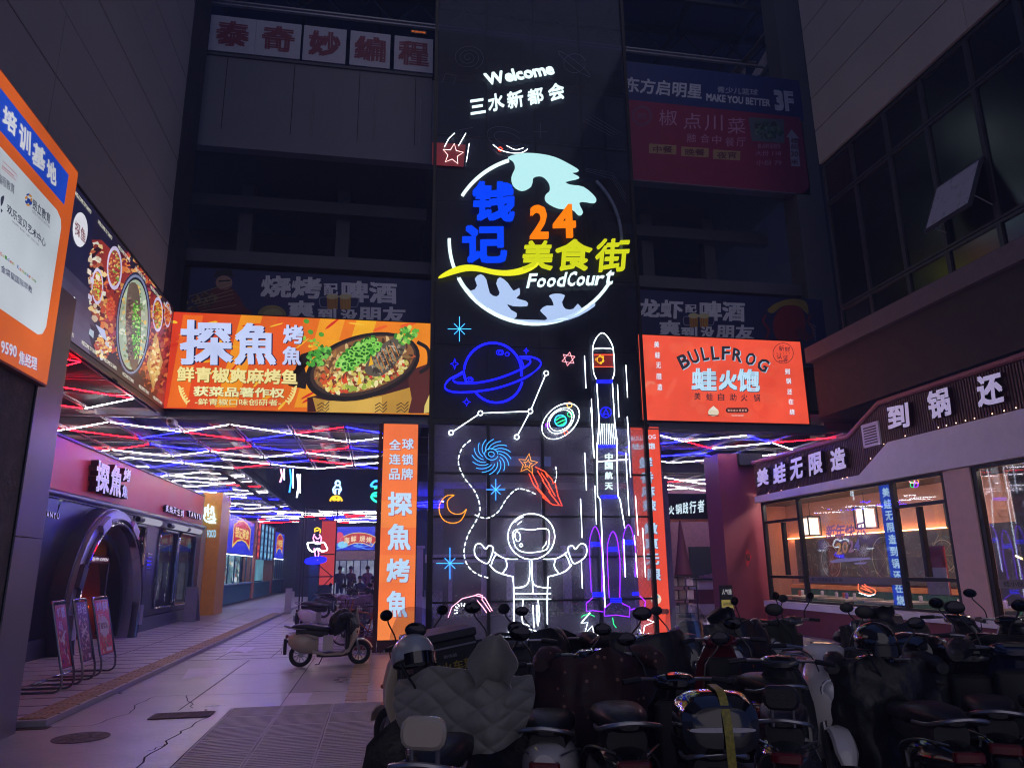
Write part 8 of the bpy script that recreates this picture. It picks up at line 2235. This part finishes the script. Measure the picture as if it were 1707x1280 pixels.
# small white bollard by the steel frame
t = thing('marker_post', 'short pale marker post with lettering left of the steel frame', 'post', (at(484, 31), 31, 0)); B('shaft', (t.location.x-.12, 30.9, 0), (t.location.x+.12, 31.1, .95), mat('board_white', '#b9b9c6', .6), t)

# ------------------------------------------------------------------ people waiting
M_skin = mat('skin', '#9a6a58', .55); M_hair = mat('hair_black', '#0e0c0e', .6)
def person(label, x, y, rz, coat, trousers, sit=False, arm=0.2, h=1.0):
    t = thing('person', label, 'person', (x, y, 0), rz)
    hip = .92 if not sit else .48
    J = {'pel': (0, 0, hip), 'wa': (0, .01, hip+.18), 'ch': (0, .0, hip+.40), 'nk': (0, -.01, hip+.55), 'hd0': (0, -.02, hip+.62), 'hd1': (0, -.03, hip+.74), 'hd2': (0, -.02, hip+.83)}
    E_ = [('pel', 'wa'), ('wa', 'ch'), ('ch', 'nk'), ('nk', 'hd0'), ('hd0', 'hd1'), ('hd1', 'hd2')]; R_ = {'pel': .15, 'wa': .15, 'ch': .17, 'nk': .06, 'hd0': .065, 'hd1': .095, 'hd2': .06}
    for s, n in ((1, 'r'), (-1, 'l')):
        J['sh'+n] = (s*.19, 0, hip+.46); J['el'+n] = (s*.25, -.03-arm*.3, hip+.20); J['wr'+n] = (s*(.24-arm*.3), -.08-arm, hip+.02+arm*.6); J['ha'+n] = (s*(.22-arm*.4), -.12-arm, hip-.05+arm*.8)
        E_ += [('ch', 'sh'+n), ('sh'+n, 'el'+n), ('el'+n, 'wr'+n), ('wr'+n, 'ha'+n)]; R_.update({'sh'+n: .085, 'el'+n: .062, 'wr'+n: .045, 'ha'+n: .035})
        if sit: J['kn'+n] = (s*.11, -.45, .48); J['an'+n] = (s*.11, -.42, .09); J['to'+n] = (s*.12, -.58, .05)
        else: J['kn'+n] = (s*.10, -.02, .48); J['an'+n] = (s*.11, .02, .08); J['to'+n] = (s*.13, -.13, .05)
        J['hp'+n] = (s*.09, 0, hip-.05)
        E_ += [('pel', 'hp'+n), ('hp'+n, 'kn'+n), ('kn'+n, 'an'+n), ('an'+n, 'to'+n)]; R_.update({'hp'+n: .105, 'kn'+n: .07, 'an'+n: .05, 'to'+n: .04})
    ks = list(J); me = bpy.data.meshes.new('body'); me.from_pydata([J[k] for k in ks], [(ks.index(a), ks.index(b)) for a, b in E_], [])
    o = bpy.data.objects.new('body', me); COL.objects.link(o); 
    md = o.modifiers.new('skin', 'SKIN'); md.use_smooth_shade = True
    for i, k in enumerate(ks): me.skin_vertices[0].data[i].radius = (R_[k], R_[k]); me.skin_vertices[0].data[i].use_root = (k == 'pel')
    ss = o.modifiers.new('sub', 'SUBSURF'); ss.levels = 1; ss.render_levels = 1
    dg = bpy.context.evaluated_depsgraph_get(); m2 = bpy.data.meshes.new_from_object(o.evaluated_get(dg)); bpy.data.objects.remove(o)
    o = bpy.data.objects.new('body', m2); COL.objects.link(o); o.parent = t
    m2.materials.clear()
    for m in (coat, trousers, M_skin): m2.materials.append(m)
    for p in m2.polygons:
        c_ = p.center
        hand = any((c_-Vector(J['ha'+n])).length < .055 for n in 'lr')
        p.material_index = 2 if (c_.z > hip+.57 or hand) else (1 if c_.z < hip-.02 else 0)
    hz = hip+.75
    MB().ball((0, .005, hz+.035), .112, 14, 8, (.95, 1.05, .95)).build('hair', M_hair, t, smooth=True, local=True)
    mb = MB()
    for s in (-1, 1): mb.ball((s*.035, -.118, hz-.005), .012, 6, 4)
    mb.build('eyes', M_hair, t, local=True)['kind'] = 'stuff'; MB().ball((0, -.125, hz-.035), .018, 6, 4, (.8, 1, 1.4)).build('nose', M_skin, t, local=True)
    return t
dk = [mat('coat_%d' % i, c_, .8) for i, c_ in enumerate(('#3a3c48', '#5a4048', '#6a3c4c', '#a06a7a', '#34405a'))]
person('standing man in a long dark coat at the left of the waiting group', at(567, 36), 36, 0.3, dk[0], dk[4], h=1)
person('standing person in a dark brown jacket second in the waiting group', at(585, 37), 37, -.2, dk[1], dk[0])
person('seated person in dark clothes low in the middle of the waiting group', at(601, 35.5), 35.5, 0, dk[0], dk[0], sit=True)
person('standing woman in a red patterned coat at the right of the waiting group', at(613, 36.5), 36.5, .4, dk[2], dk[0])
person('seated person in a pink coat beside the orange sign edge', at(622, 33.5), 33.5, -.5, dk[3], dk[1], sit=True)
for i, (px, Y) in enumerate(((601, 35.5), (622, 33.5))):
    x = at(px, Y); t = thing('stool', ('low plastic stool under the dark seated person', 'low plastic stool under the pink seated person')[i], 'stool', (x, Y, 0))
    B('seat', (x-.16, Y-.16, .33), (x+.16, Y+.16, .37), M_redp, t)
    for a in (-1, 1):
        for b in (-1, 1): B('leg', (x+a*.13-.02, Y+b*.13-.02, 0), (x+a*.13+.02, Y+b*.13+.02, .328), M_redp, t)
# ------------------------------------------------------------------ thin blue haze volume, added for the veil and glow round the signs
hm = bpy.data.materials.new('haze_air'); hm.use_nodes = True
hn = hm.node_tree; hn.nodes.clear()
ho = hn.nodes.new('ShaderNodeOutputMaterial'); hv = hn.nodes.new('ShaderNodeVolumePrincipled')
hv.inputs['Density'].default_value = 0.0042; hv.inputs['Color'].default_value = (0.50, 0.64, 1.0, 1)
hn.links.new(hv.outputs[0], ho.inputs['Volume'])
hz = MB().box((-18, -9.5, -1.4), (24, 62, 25)).build('haze', hm); hz['kind'] = 'stuff'
bpy.data.objects.remove(_to)
